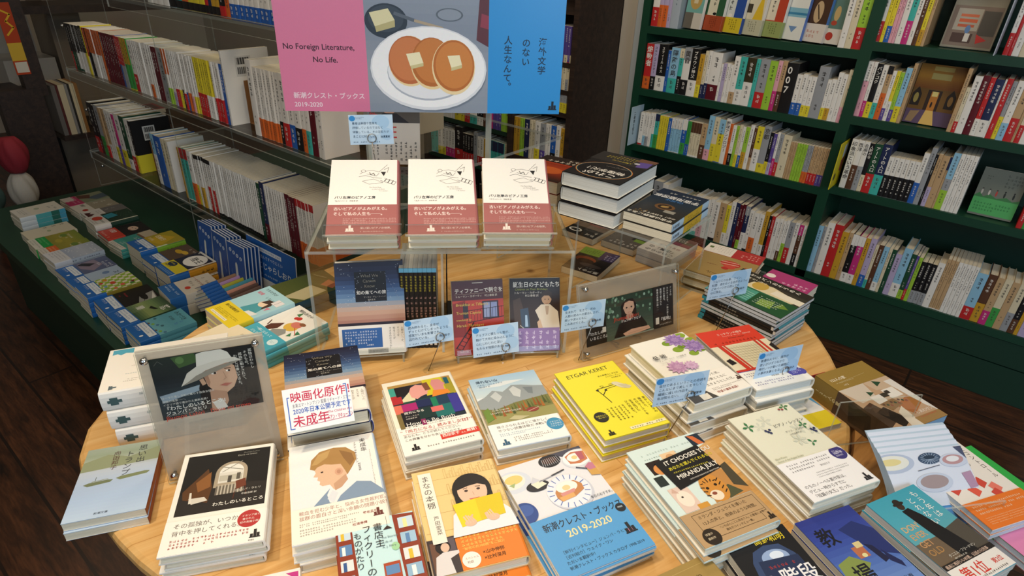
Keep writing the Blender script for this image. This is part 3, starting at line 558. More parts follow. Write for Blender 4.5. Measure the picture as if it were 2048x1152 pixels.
# ------------------------------------------------------------------ spines on the shelves
CO = {'w': ('e9e4da', 'white'), 'c': ('dccfae', 'cream'), 'k': ('1b1a1b', 'black'), 'r': ('c02a2a', 'red'), 'd': ('5e1722', 'maroon'), 'o': ('d9682a', 'orange'), 'y': ('e2cf35', 'yellow'),
      'a': ('c99a2e', 'amber'), 'g': ('3f9c48', 'green'), 'G': ('1f4a33', 'pine-green'), 't': ('43b3a6', 'teal'), 'b': ('2a5fae', 'blue'), 'n': ('232c50', 'navy'), 's': ('8fbfd8', 'sky-blue'),
      'p': ('e3a6b0', 'pink'), 'm': ('c5327a', 'magenta'), 'v': ('5c4a92', 'violet'), 'l': ('b7a9c8', 'lilac'), 'e': ('9a9c9e', 'grey'), 'h': ('5b3b28', 'brown'), 'u': ('bf9e74', 'tan'),
      'i': ('9cc63e', 'lime'), 'j': ('3a3320', 'olive')}
HT = {'B': (.152, .106), 'N': (.174, .110), 'S': (.190, .130), 'A': (.208, .146), 'L': (.232, .165)}
DARK = set('krdbnvGhjm')
TOK = re.compile(r'^(-?\d+)([BNSALJ])(\w)(?:([a-zA-Z])(\d+))?(?:\^([a-zA-Z])(\d+))?(?::([^*]+))?(?:\*(\d+))?$')
def stand_spine(x, y, z, h, w, dy=0.0):
    """spine towards -Y, cover towards -X; y = plane of the spines"""
    return Matrix(((0, 0, -1, x), (-1, 0, 0, y + w / 2 + dy), (0, 1, 0, z + h / 2), (0, 0, 0, 1)))
def spine_design(c, bl, bp_, tl, tp, title, t, h, k):
    D = {'c': CO[c][0], 'hard': t > .02, 'ro': .0012, 'pg': 'e4dbc6'}
    ink = 'efe9dd' if c in DARK else '3a3532'; sa = []
    if tl: sa.append(('r', 0, 0, 1, tp / 100, CO[tl][0]))
    lo = 1 - (bp_ / 100 if bl else .08)
    if title:
        n = len(title); s = min(t * 1000 * .78, (lo - .08) * h * 1000 / (n * 1.05)); sa.append(('V', .5, .05, s, title, ink))
    else:
        ik = ('efe9dd' if tl in DARK else '3a3532') if tl and tp > 40 else ink
        sa.append(('y', .26, .05 + .02 * (k % 3), .74, min(lo - .05, .42 + .07 * (k % 4)), 1, ik, .95)); 
        if lo > .62: sa.append(('y', .34, lo - .2, .66, lo - .04, 1, ik, .9))
    D['sart'] = sa
    if bl:
        D['band'] = (max(bp_, 2) / 100, CO[bl][0], None, None)
        if bp_ > 15: D['bsart'] = [('y', .28, .15, .72, .8, 1, 'efe9dd' if bl in DARK else '4a443e', .95)]
    return D
FACE = {}
ROWNAME = {'upper shelf, left bay': 'green case left, upper shelf', 'upper shelf, right bay': 'green case right, upper shelf', 'second shelf, left bay': 'green case left, second shelf',
           'second shelf, right bay': 'green case right, second shelf', 'third shelf, left bay': 'green case left, third shelf', 'third shelf, right bay': 'green case right, third shelf',
           'lowest shelf': 'green case, lowest shelf', 'brown case, green bay low shelf': 'brown case, low green shelf', 'brown case, green bay upper shelf': 'brown case, upper green shelf',
           'brown case, right bay middle shelf': 'brown case right, middle shelf', 'brown case, right bay upper shelf': 'brown case right, top shelf', 'brown case, right bay second shelf': 'brown case right, second shelf'}
def face_out(name, label, D, x, y, z, w, h, t, yaw=0.0, tilt=.12, group=None):
    c, s = math.cos(yaw), math.sin(yaw); ct, st = math.cos(tilt), math.sin(tilt)
    X = Vector((c, s, 0)); N0 = Vector((s, -c, 0)); Y = Vector((0, 0, 1)) * ct - N0 * st; N = N0 * ct + Vector((0, 0, 1)) * st
    base = Vector((x, y, z)) + Y * (h / 2) - N * t
    M = Matrix(((X.x, Y.x, N.x, base.x), (X.y, Y.y, N.y, base.y), (X.z, Y.z, N.z, base.z), (0, 0, 0, 1)))
    return book(name, label, label, D, M, w, h, t, True, group)
used = {}
def fill(rowname, x0, y, z, spec):
    rn = ROWNAME.get(rowname, rowname); items = []; x = x0 - (.042 if rowname.startswith('brown case, right bay') else 0)
    for tk in spec.split():
        if tk.endswith('-'): x += int(tk[:-1]) / 1000; items.append(None); continue
        mF = re.match(r'^(\d+)F(\w+)$', tk)
        if mF: items.append(('F', mF.group(2), x, int(mF.group(1)) / 1000)); x += int(mF.group(1)) / 1000; continue
        m = TOK.match(tk); t = int(m.group(1)) / 1000; n = int(m.group(9) or 1)
        if t < .003: continue
        items.append(('S', m, x, t, n)); x += t * n
    def desc(it):
        m = it[1]; c = CO[m.group(3)][1]; b = m.group(4); tp = m.group(6)
        s = c
        if b and int(m.group(5)) > 8: s += ' %s-banded' % CO[b][1].replace(' ', '-')
        elif tp and int(m.group(7)) > 30: s += ' %s-topped' % CO[tp][1].replace(' ', '-')
        return s
    for q, it in enumerate(items):
        if it is None: continue
        def nb(d):
            j = q + d
            if j < 0 or j >= len(items) or items[j] is None: return None
            o = items[j]
            if o[0] == 'F': return 'face-out'
            m = o[1]; return CO[m.group(3)][1]
        a, c = nb(-1), nb(1)
        if it[0] == 'F':
            FACE_SPOTS.append((it[1], it[2], y, z, it[3])); continue
        m, x, t, n = it[1:]; h, w = HT[m.group(2)]; d = desc(it); title = m.group(8)
        where = 'between %s and %s ones' % (a, c) if a and c else ('beside a gap, next to a %s one' % (a or c) if (a or c) else 'on its own')
        if n > 1: lab = 'one of %d %s books, %s, %s' % (n, d, ('after a %s one' % a) if a else 'at the row start', rn)
        elif title: lab = '%s book titled %s beside a %s one, %s' % (d, title, a or c, rn)
        else: lab = '%s book %s, %s' % (d, where, rn)
        used[lab] = used.get(lab, 0) + 1
        if used[lab] > 1: lab = '%s %s' % (ORD[used[lab] - 1], lab)
        for k in range(n):
            tt = t - .0006; hh = h + (rnd.uniform(-.004, .004) if n == 1 else 0); key = m.group(0).split('*')[0] + str(k % 3)
            D = spine_design(m.group(3), m.group(4), int(m.group(5) or 0), m.group(6), int(m.group(7) or 0), title, tt, hh, len(key) + k)
            nm = 'pocket_book' if rowname.startswith('clear') else ('paperback' if m.group(2) in 'BN' else 'book')  # clear-shelf books share one name, larger formats too
            book(nm, lab, key, D, stand_spine(x + k * t + t, y, z + .0004, hh, w, rnd.uniform(0, .004)), w, hh, tt, True, ('run of %s books, %s' % (d, rn)) if n > 1 else None, nm.replace('_', ' '))
FACE_SPOTS = []
for R in ROWS: fill(R[0], R[1], R[2], R[3], R[4])
LAST = [o for o in bpy.data.objects if o.get('label', '').startswith('one of') and o['label'].endswith('clear shelf, middle level')][-1]
# the small books shown cover outwards
F = {
 '0': ({'c': '78b0a6', 's': 'e8e4da', 'art': [('e', .5, .3, .34, .44, 'c2a05a'), ('r', .38, .2, .62, .4, 'dccfa8'), ('r', 0, .62, .5, 1, '6d675c'), ('r', .5, .62, 1, 1, 'cfc8ba')]}, 'teal book with a gold oval'),
 '1': ({'c': '2e5a3c', 's': 'e8e4da', 'art': [('r', .1, .05, .6, .66, 'd9d2b8'), ('y', .3, .1, .55, .5, 1, '333333'), ('e', .5, .6, .1, .06, '1c1c1c')], 'band': (.36, 'a5492a', [('y', .3, .1, .7, .9, 4, '5a2212')], None)}, 'green book with a rust band'),
 '2': ({'c': 'cfd3cc', 's': 'e8e4da', 'art': [('r', .5, 0, 1, .66, '2c4f9a'), ('e', .3, .6, .1, .08, 'e6e2d8'), ('y', .1, .1, .4, .5, 1, '333333')], 'band': (.36, 'd3bd2e', [('y', .3, .1, .75, .9, 4, '5a4c12')], '2c4f9a')}, 'white and blue book with a yellow band'),
 '3': ({'c': 'd8d0b4', 's': 'e8e4da', 'art': [('p', [(.45, .64), (.8, 0), (.95, .64)], 'dcb830'), ('r', .1, .3, .35, .5, '40382a')], 'band': (.36, 'bdbb9e', [('y', .3, .1, .75, .9, 4, '6a6852')], None)}, 'cream book with yellow drawing'),
 '4': ({'c': 'b8442c', 's': 'e8e4da', 'art': [('r', .1, .02, .55, .62, 'ddd4bc'), ('y', .25, .1, .45, .5, 1, '333333')], 'band': (.36, '93a060', [('y', .3, .1, .75, .9, 4, '4f5a2c')], None)}, 'red book with an olive band'),
 '5': ({'c': 'dfe0d8', 's': '5a7cc0', 'art': [('r', 0, .3, 1, .5, '7fb2c4'), ('r', 0, .4, 1, .45, '3c7fa2'), ('p', [(.3, .7), (.7, .7), (.5, .84)], '6f8fb8')]}, 'white book with a blue sea stripe'),
 '6': ({'c': '4a3426', 's': '4f7fbe', 'art': [('e', .5, .35, .2, .42, 'c2a67e'), ('l', [(.4, .2), (.6, .5)], 4, '2a1c12')], 'band': (.4, 'd9cfc2', [('x', .2, .3, .8, .8, 2, 'c07a6a')], None)}, 'brown book with a pale band'),
 '7': ({'c': '5f7d72', 's': 'e9e4da', 'art': [('e', .5, .35, .16, .36, 'c4a66c'), ('e', .45, .55, .16, .12, 'b04a34')], 'band': (.33, 'd5cdbf', [('e', .4, .5, .2, .2, 'b03a2c')], None)}, 'grey green book with a red seal'),
}
for f, x, y, z, w in FACE_SPOTS:
    if f == 'e':
        book('book', 'silver grey book beside the face-out teal one, green case upper shelf', 'silver', {'c': 'aab4bc', 'sart': [('y', .35, .1, .65, .6, 1, '445566')]}, stand_spine(x + w - .002, y, z + .0004, .19, .13), .13, .19, w - .003); continue
    if f in F:
        D, nm = F[f]; ww = .088 if f != '7' else .07
        face_out('book', nm + ' facing out, green case, left bay, upper shelf', D, x + w / 2, y + .02, z + .006, ww, .16, .018, -.26, .10, 'books facing out on the upper shelf')
face_out('picture_book', 'grey book with a street cafe photo facing out, upper shelf, right bay', {'c': '8d8878', 'art': [('r', .03, .38, .97, .97, '7d6d62'), ('r', .12, .42, .6, .74, 'a8a294'), ('r', .2, .5, .55, .54, 'c86a48'), ('r', .2, .57, .55, .62, 'c8603c'), ('r', .2, .65, .52, .69, 'b85a3c'), ('r', .62, .44, .95, .8, '4e4a44'), ('r', .15, .78, .55, .92, '4a3632'), ('e', .42, .72, .05, .09, '5c7fae'), ('r', .4, .78, .5, .9, 'd2cdc4'), ('p', [(.62, .78), (.85, .86), (.66, .92)], 'c2302c'), ('x', .1, .08, .6, .28, 3, '6d685c')]}, -.222, YF + .05, 1.187, .146, .21, .014, -.05, .2)
face_out('picture_book', 'orange book with a glowing church photo facing out, second shelf', {'c': '6a4a18', 'art': [('g', 0, 0, 1, .4, ['8a5c16', 'a2711e', '7a4712']), ('r', .3, .03, .72, .1, 'a88f4a'), ('r', .3, .14, .72, .24, 'a89858'), ('p', [(.02, .7), (.02, .5), (.12, .38), (.22, .5), (.22, .7)], '20140c'), ('p', [(.76, .7), (.76, .5), (.86, .38), (.96, .5), (.96, .7)], '20140c'), ('e', .12, .57, .05, .12, '9c8a48'), ('e', .86, .57, .05, .12, '8a6a38'), ('r', .34, .42, .64, .76, '2a1a10'), ('r', .42, .44, .58, .76, 'b07028'), ('r', .44, .44, .56, .52, 'd8c67a'), ('e', .49, .66, .022, .07, '201410'), ('r', 0, .76, 1, 1, '5a4660'), ('p', [(.42, .76), (.58, .76), (.68, 1), (.36, 1)], 'd8b060'), ('p', [(.1, .8), (.3, .78), (.2, .98), (.05, .98)], '9a7c58')]}, -.257, YF + .045, .928, .142, .20, .014, 0, .16)
face_out('picture_book', 'grey and green book with small dancers facing out, third shelf', {'c': '6f7468', 'art': [('x', .55, .06, .95, .36, 4, '4d5248'), ('x', .12, .14, .3, .24, 2, '4d5248'), ('r', 0, .6, 1, .96, '4fa85c'), ('p', [(0, .6), (.1, .52), (.2, .6), (.33, .53), (.5, .6), (.7, .54), (.85, .6), (1, .55), (1, .62), (0, .62)], '3c7a44')] + [('e', u, .5, .022, .07, c) for u, c in ((.14, 'b8b2a6'), (.3, 'c8c2b6'), (.46, 'b04038'), (.64, '262a24'), (.84, '1f231e'))] + [('e', u, .43, .02, .02, c) for u, c in ((.14, '4a4640'), (.3, '4a4640'), (.46, '4a3a34'), (.64, '262a24'), (.84, '2b2b26'))] + [('x', .06, .7, .9, .9, 3, '2f7a40')]}, .03, YF + .045, .656, .13, .165, .014, 0, .16)
# index cards that stand out from the shelf edge
def index_card(x, z0, z1, y0, hx, label, art=None):
    b = MB(); b.box(x, y0, z0, x + .0025, YF + .06, z1, paper(hx))
    w, h = YF + .06 - y0, z1 - z0
    if art: art_on(b, art, w, h, lambda u, v, l: (x + .0025 + l, (y0 + YF + .06) / 2 + u, (z0 + z1) / 2 + v))
    tag(b.build('index_card'), label, 'shelf card')
index_card(-1.3735, .6345, .81, 2.555, 'b9d0dc', 'pale blue card reading 二輪車を駆る at the left end of third shelf', [('V', .3, .14, 17, '二輪車を駆る', '22303c')])
index_card(-.132, 1.184, 1.40, 2.55, 'b4bac6', 'grey white card standing out beside the street cafe book, upper shelf')
index_card(-.480, .6525, .83, 2.545, 'dccb22', 'yellow card standing out at the middle upright, third shelf', [('V', .2, .08, 9, '印象派', '6a5a10'), ('p', [(.55, .1), (.95, .06), (.95, .3), (.6, .4)], 'c8d2d8'), ('p', [(.55, .42), (.95, .34), (.9, .7), (.6, .66)], 'a05848'), ('e', .25, .75, .12, .12, '4a4420')])
# the far side of the clear shelving: magazines lying behind the spines, and two boards that face the table
r = random.Random(12)
for z, xa, xb, nm in ((.923, -2.95, -1.5, 'middle'), (1.229, -2.35, -1.4, 'top')):
    x = xa; i = 0
    while x < xb:
        c = r.choice('uce'); ww = r.uniform(.16, .2)
        lab = 'faded magazine lying behind the spines on the %s clear shelf' % nm
        book('magazine', lab, 'far' + c + str(i), {'c': ('8f8670', '9a8f78', 'a39a84')[i % 3], 'art': [('r', .1, .1, .9, .3, CO[r.choice('wekuc')][0]), ('x', .15, .4, .85, .8, 3, '5a5248')]}, flat(x + ww / 2, 1.22 + r.uniform(0, .03), z + .0005, 0), ww * .96, .24, r.choice((.03, .045, .06)), True, 'magazines behind the %s clear shelf' % nm, 'magazine'); x += ww; i += 1
face_out('magazine', 'leaflet with a smiling man portrait and red characters, end of clear shelf', {'c': 'd4d0c8', 'art': [('r', 0, 0, 1, .46, '57534f'), ('e', .42, .2, .2, .2, '2a2624'), ('e', .42, .22, .18, .19, 'c99a80'), ('e', .36, .2, .02, .014, '2a2220'), ('e', .48, .2, .02, .014, '2a2220'), ('p', [(.36, .28), (.5, .27), (.44, .31)], 'e6dcd2'), ('p', [(.1, .46), (.3, .34), (.56, .34), (.8, .46)], '26242a'), ('v', .9, .03, 14, '飯塚', 'd4d0c8'), ('H', .04, .34, 20, '欲', 'c8322c'), ('H', .04, .5, 34, '熱狂', 'c8322c'), ('y', .3, .7, .96, .97, 7, '4a4642', .6), ('y', .06, .7, .22, .97, 2, '4a4642', .6)]}, -1.19, 1.0, .926, .13, .19, .012, .75, .2)
# book ends and the backs of the last books of two rows on the clear shelving
def add_back_print(pred, w, h, x, art):
    o = [q for q in bpy.data.objects if pred(q.get('label', ''))][0]; b = MB(); b.box(-w / 2, -h / 2, -.0006, w / 2, h / 2, -.0002, paper('d6d2ca'))
    art_on(b, art, w, h, lambda u, v, l: (-u, v, -.0006 - l)); q = b.build('barcode_label', o); q.location = (x[0], x[1], 0)
BAR = [('r', .1 + .8 * i / 16, .08, .1 + .8 * i / 16 + .02 + .015 * (i % 3), .42, '2a2826') for i in range(16)] + [('r', .1 + .8 * i / 14, .55, .1 + .8 * i / 14 + .02 + .02 * ((i + 1) % 2), .9, '2a2826') for i in range(14)]
def bookend_at(x, y, z, hx, h, label):
    b = MB(); n = 8; o = [(-.03, 0), (.03, 0), (.03, h - .015)] + [(.015 + .015 * math.cos(a), h - .015 + .015 * math.sin(a)) for a in [i * math.pi / 16 for i in range(1, 9)]] + [(-.03, h)]
    vs = [(0, p, q) for p, q in o] + [(.002, p, q) for p, q in o]; m = len(o)
    b.add(vs, [tuple(range(m - 1, -1, -1)), tuple(range(m, 2 * m))] + [(i, (i + 1) % m, m + (i + 1) % m, m + i) for i in range(m)], plain('tan_leatherette', hx, .5)); b.box(0, -.03, 0, .06, .03, .0015, plain('tan_leatherette', hx, .5))
    o = b.build('bookend'); o.location = (x, y, z); tag(o, label, 'bookend')
bookend_at(-1.798, .985, .9235, '8a5f36', .125, 'brown bookend on the middle clear shelf, beside the barcoded white back')
bookend_at(-2.603, .985, .5805, '84512f', .12, 'brown bookend on the lower clear shelf, beside the black and yellow back')
b = MB(); b.box(-.001, -.05, 0, .001, .05, .15, paper('2a2c4a')); art_on(b, [('r', 0, .3, 1, 1, '4f7a3a'), ('V', .5, .36, 18, 'この本', 'd6dccc')], .1, .15, lambda x, y, l: (.001 + l, x, .075 + y))
o = b.build('index_card'); o.matrix_world = Matrix.Translation((-1.735, 1.0, .924)) @ Matrix.Rotation(math.radians(14), 4, 'Y'); tag(o, 'navy and green card leaning beside the brown bookend, middle clear shelf', 'shelf card')
add_back_print(lambda l: l.startswith('white book beside a gap, next to a blue') and l.endswith('clear shelf, middle level'), .05, .055, (.01, .06), BAR)
add_back_print(lambda l: l.startswith('black yellow-banded book') and l.endswith('clear shelf, lower level'), .045, .055, (.01, .05), BAR)
# ------------------------------------------------------------------ books lying on the round table
W0 = 'ece7dc'
def put(key, what, D, n, zb=TZ, name='book', cat='book', w=None, h=None, dx=0, dy=0, yaw=None, zt=None, jit=.004):
    x, y, a, pw, ph, z = POS[key]
    stack(name, what, key, D, x + dx, y + dy, a if yaw is None else yaw, w or pw, h or ph, zt or z, zb, n, 'copies in the ' + what + ' stack', jit, True, cat)
D = {'c': W0, 'hard': True, 'art': [
    ('r', .055, .035, .955, .655, '1f1d1b'), ('p', [(.055, .655), (.055, .45), (.3, .36), (.955, .42), (.955, .655)], '2c2825'), ('p', [(.08, .42), (.3, .2), (.38, .4), (.36, .56), (.1, .5)], '5a3a20'), ('p', [(.2, .34), (.34, .24), (.36, .4), (.24, .44)], '8a5a30'),
    ('e', .56, .27, .17, .17, 'a89a84'), ('r', .39, .27, .73, .42, 'a89a84'), ('e', .56, .27, .13, .13, 'e4e2d8'), ('r', .43, .27, .69, .38, 'd6d2c6'), ('l', [(.44, .2), (.68, .26)], 1.5, '8d897e'), ('l', [(.46, .26), (.66, .16)], 1.2, '8d897e'), ('r', .44, .3, .68, .36, 'b9b4a4'), ('r', .53, .31, .57, .38, '4a453e'), ('r', .62, .29, .66, .36, '5d574d'),
    ('r', .42, .41, .72, .5, '6a6256')] + [('r', .44 + .035 * i, .4, .455 + .035 * i, .5, 'b8b0a0') for i in range(8)] + [('p', [(.62, .38), (.72, .36), (.74, .44), (.64, .47)], '6d3a28'), ('l', [(.63, .46), (.62, .56)], 1.2, '5a3022'), ('l', [(.73, .44), (.75, .54)], 1.2, '5a3022'), ('p', [(.16, .5), (.32, .5), (.36, .54), (.2, .56)], 'cfc9bb'), ('p', [(.16, .44), (.18, .44), (.2, .55), (.17, .55)], 'd8d2c4'),
    ('h', .66, .06, 4.2, 'Jhumpa Lahiri', '8d8a80'), ('h', .6, .085, 4.6, 'Dove mi trovo', 'b9b5a8'), ('h', .62, .47, 4.6, 'ジュンパ・ラヒリ', 'dedad0'), ('h', .7, .515, 4.0, '中嶋浩郎 訳', 'dedad0'), ('H', .42, .575, 7.6, 'わたしのいるところ', 'ece8de')],
    'band': (.30, 'efebe2', [('h', .08, .1, 9.2, 'その孤独が、いつか', '55504a'), ('h', .08, .32, 9.2, '背中を押してくれる。', '55504a'), ('x', .08, .56, .86, .84, 3, 'b0504a', .8), ('e', .82, .27, .115, .115, 'b23a38'), ('h', .745, .14, 4.0, 'イタリア語で', 'efe6da'), ('h', .755, .24, 4.0, '書かれた', 'efe6da'), ('h', .735, .34, 4.0, '初の長篇小説', 'efe6da'), ('h', .84, .92, 2.6, '新潮社', '55504a')] + crest(.9, .88, .11, '33302c', .131, .057), None)}
put('watashi', 'white hardcover with a dark arched window photo', D, 3)
D = {'c': 'a9c0d6', 's': '8a3a1c', 'art': [('g', 0, 0, 1, .34, ['9aa596', '8f9c86', 'a9b0a0', 'b3bcc2']), ('p', [(0, .2), (.3, .12), (.6, .2), (1, .1), (1, .3), (0, .34)], '8c9474'), ('g', 0, .34, 1, 1, ['b4bfcc', 'a5b9d4', 'a9bfdc', 'b6cbe2']),
     ('p', [(.1, .53), (.16, .51), (.4, .5), (.47, .51), (.44, .54), (.16, .56)], '6d7658'), ('p', [(.5, .5), (.56, .48), (.86, .46), (.93, .47), (.9, .5), (.56, .53)], '77805c'), ('l', [(.24, .5), (.24, .44)], .8, '55594a'), ('l', [(.2, .5), (.4, .49)], 1.2, '8a8f6c'),
     ('v', .76, .05, 13, '思い出', '3a3a3c'), ('v', .6, .12, 13, 'トランプ', '3a3a3c'), ('v', .42, .09, 10, '向田邦子', '5a3634'), ('h', .36, .93, 4.5, '新潮文庫', '55606c')]}
put('omoide', 'pale blue paperback with two boats on a lake', D, 2, name='paperback', cat='paperback', jit=.003)
D = {'c': 'ece9e2', 's': 'b4c6dc', 'hard': True, 'art': [('g', .02, .03, .9, .7, ['e9e9e6', 'e4e6e6', 'e2e4e4']), ('p', [(.24, .68), (.34, .6), (.44, .52), (.62, .5), (.86, .55), (.98, .66), (.98, .71), (.22, .71)], '8196ae'), ('p', [(.38, .6), (.46, .47), (.66, .44), (.74, .5), (.52, .63), (.46, .7), (.4, .68)], 'e3e4e4'), ('p', [(.44, .56), (.5, .6), (.44, .69), (.38, .64)], 'd6dade'),
     ('p', [(.26, .3), (.3, .22), (.6, .22), (.66, .36), (.6, .45), (.56, .52), (.46, .56), (.42, .5), (.34, .5), (.31, .48), (.32, .45), (.29, .43), (.3, .4), (.25, .39), (.28, .35)], 'd9b596'), ('p', [(.46, .5), (.6, .42), (.62, .48), (.54, .55), (.47, .57)], 'c29a7c'),
     ('p', [(.22, .3), (.24, .2), (.34, .12), (.5, .1), (.64, .12), (.74, .2), (.74, .28), (.68, .36), (.62, .43), (.6, .38), (.56, .3), (.46, .29), (.38, .27), (.3, .29), (.27, .32)], 'a9824e'), ('p', [(.24, .26), (.32, .15), (.46, .12), (.42, .2), (.3, .26)], 'bd9a62'), ('p', [(.56, .14), (.7, .2), (.72, .28), (.66, .34), (.6, .24)], '8f6a40'), ('e', .53, .38, .045, .055, 'd0a184'), ('e', .53, .38, .022, .032, 'b98a6e'), ('p', [(.33, .35), (.36, .345), (.36, .36), (.34, .362)], '4a3a30'),
     ('v', .84, .05, 10, '未成年', '2f2c2a'), ('v', .745, .08, 4.6, 'イアン・マキューアン', '4a4744'), ('v', .765, .33, 4.0, '村松潔訳', '4a4744'), ('h', .92, .99, 3, ' ', '777777')] + [('v', .91, .2, 3.0, 'TheChildrenAct IanMcEwan'.replace(' ', '・'), '8a8782')],
     'band': (.31, 'efe9dc', [('h', .08, .08, 8.0, '輸血を拒む少年と、悩める女性裁判官。', 'a07064'), ('h', .08, .24, 8.0, '抜群の面白さと深い余韻の問題小説！', 'a07064'), ('x', .08, .44, .72, .56, 2, '9a958c', .7), ('H', .72, .48, 5, '養老孟司', '9a6258'), ('x', .08, .6, .66, .82, 3, '9a958c', .7), ('H', .6, .76, 5, '松浦寿輝', '9a6258')] + crest(.88, .68, .11, '6a3a34', .131, .059), None)}
put('miseinen', 'white hardcover with a fair boy in profile', D, 3)
KNOW = [('g', 0, 0, 1, .66, ['1f2136', '26304f', '3a5580', '6d8eb0', 'c7a58e', 'a87a6c']), ('r', 0, .645, 1, .68, '2c2430'), ('r', .28, .1, .74, .42, '17161a')] + [('e', rnd.uniform(.02, .98), rnd.uniform(.02, .5), .003 + .003 * rnd.random(), .004, 'c4cad6') for _ in range(70)] + [('l', [(.72 + .02 * i + rnd.uniform(0, .02), .12 + .03 * i), (.74 + .02 * i, .13 + .03 * i)], .7, '8a93a8') for i in range(10)] + [
    ('h', .37, .12, 8.4, 'What We', '8f8878'), ('h', .4, .175, 8.4, 'Cannot', '8f8878'), ('h', .42, .23, 8.4, 'Know', '8f8878'), ('H', .3, .3, 8.2, '知の果てへの旅', 'e9e6df'), ('h', .4, .36, 3.6, 'マーカス・デュ・ソートイ', 'b9b5ac'), ('h', .46, .39, 3.4, '冨永星 訳', 'b9b5ac')]
DK = {'c': '22283f', 's': '2a3a7a', 'hard': True, 'art': KNOW, 'band': (.325, 'eae7e0', [('v', .94, .1, 5.0, '人間はいつか、', '55524c'), ('v', .88, .1, 5.0, 'すべてを', '55524c'), ('v', .82, .1, 5.0, '知ることが', '55524c'), ('v', .76, .1, 5.0, 'できるのだろうか？', '55524c'), ('r', .05, .1, .64, .76, '3562a2'), ('x', .09, .16, .6, .64, 5, 'd4dcea', .74), ('H', .4, .64, 3.6, '山本貴光', 'd4dcea'), ('r', .42, .8, .72, .95, 'a9a8a4'), ('x', .44, .83, .7, .93, 2, '5a5854', .8)], None)}
put('whatwe2', 'night sky hardcover behind the handwritten card', DK, 3, jit=.005)
D = {'c': 'ece5d2', 's': 'e6dfcb', 'hard': True, 'art': [('r', .06, .06, .94, .68, '6a5a40'), ('r', .06, .1, .94, .68, '1c2a36'), ('r', .06, .06, .94, .1, 'b08c4a'), ('r', .06, .1, .17, .22, '3f9a8c'), ('r', .06, .22, .2, .34, 'b02c30'), ('r', .14, .1, .38, .24, '1a1518'), ('r', .54, .06, .82, .3, 'd0c224'), ('r', .82, .1, .94, .36, 'a2962c'), ('r', .84, .08, .9, .18, '1f5a6a'),
     ('p', [(.2, .29), (.32, .2), (.38, .28), (.36, .35), (.2, .36)], 'd9d3ae'), ('p', [(.32, .2), (.36, .14), (.44, .11), (.52, .13), (.55, .18), (.6, .22), (.56, .24), (.56, .27), (.46, .29), (.4, .32), (.33, .28)], 'dd9c92'), ('p', [(.52, .11), (.6, .1), (.62, .22), (.54, .22)], '7a4a30'), ('p', [(.64, .14), (.68, .08), (.78, .09), (.81, .14), (.84, .17), (.81, .19), (.8, .24), (.84, .31), (.62, .32), (.66, .24)], 'd28a86'), ('p', [(.64, .24), (.84, .26), (.86, .32), (.6, .33)], 'e0862e'),
     ('r', .2, .33, .9, .36, '1f4a3c'), ('r', .16, .36, .36, .46, 'a8246c'), ('r', .36, .34, .56, .44, '1e2850'), ('r', .56, .34, .64, .46, '1d7a56'), ('r', .64, .33, .8, .46, '1e3a52'), ('r', .8, .34, .94, .6, '3a3590'), ('r', .06, .36, .16, .48, 'd8705a'), ('r', .12, .47, .34, .66, '17181c'), ('r', .34, .46, .56, .6, '16302e'), ('r', .56, .46, .8, .62, '1c6a66'), ('r', .52, .47, .68, .54, 'd86a66'), ('r', .34, .6, .4, .68, '8a2a5c'), ('r', .06, .48, .12, .68, '7a6a3c'),
     ('H', .16, .47, 7.0, '両方になる', 'ece6dc'), ('h', .16, .525, 4.0, 'アリ・スミス', 'e2dcd2'), ('h', .16, .555, 3.6, '木原善彦 訳', 'e2dcd2'), ('h', .14, .605, 12.5, 'How to Be Both', 'ece8e0')],
     'band': (.345, 'efece4', [('h', .06, .03, 4.0, '読んだ後、興奮してたくさんの人に連絡してしまいました。', '4a4540'), ('H', .04, .13, 8.4, '“「両方になる」読みましたか？”', 'b0463e'), ('l', [(.06, .29), (.74, .29)], .7, 'b0463e'), ('h', .06, .32, 6.2, 'あなたも、どうか読んでください。', '4a4540'), ('h', .06, .45, 6.2, 'この興奮を分かち合いたいのです。', '4a4540'), ('r', .5, .54, 1.0, .72, 'cf3a2c'), ('H', .52, .55, 7.4, '西加奈子', 'f2ece4'), ('h', .76, .6, 4.6, 'さん', 'f2ece4'), ('H', .84, .55, 7.2, '絶賛！', 'f2ece4'), ('x', .3, .8, .92, .87, 1, '77726a', .8), ('l', [(.76, .3), (.84, .14)], .6, 'b0463e'), ('x', .84, .14, .99, .27, 2, 'b0463e', .8)] + crest(.16, .88, .11, '1f1d1c', .13, .066), None)}
put('ryoho', 'cream hardcover with two painted heads', D, 3)
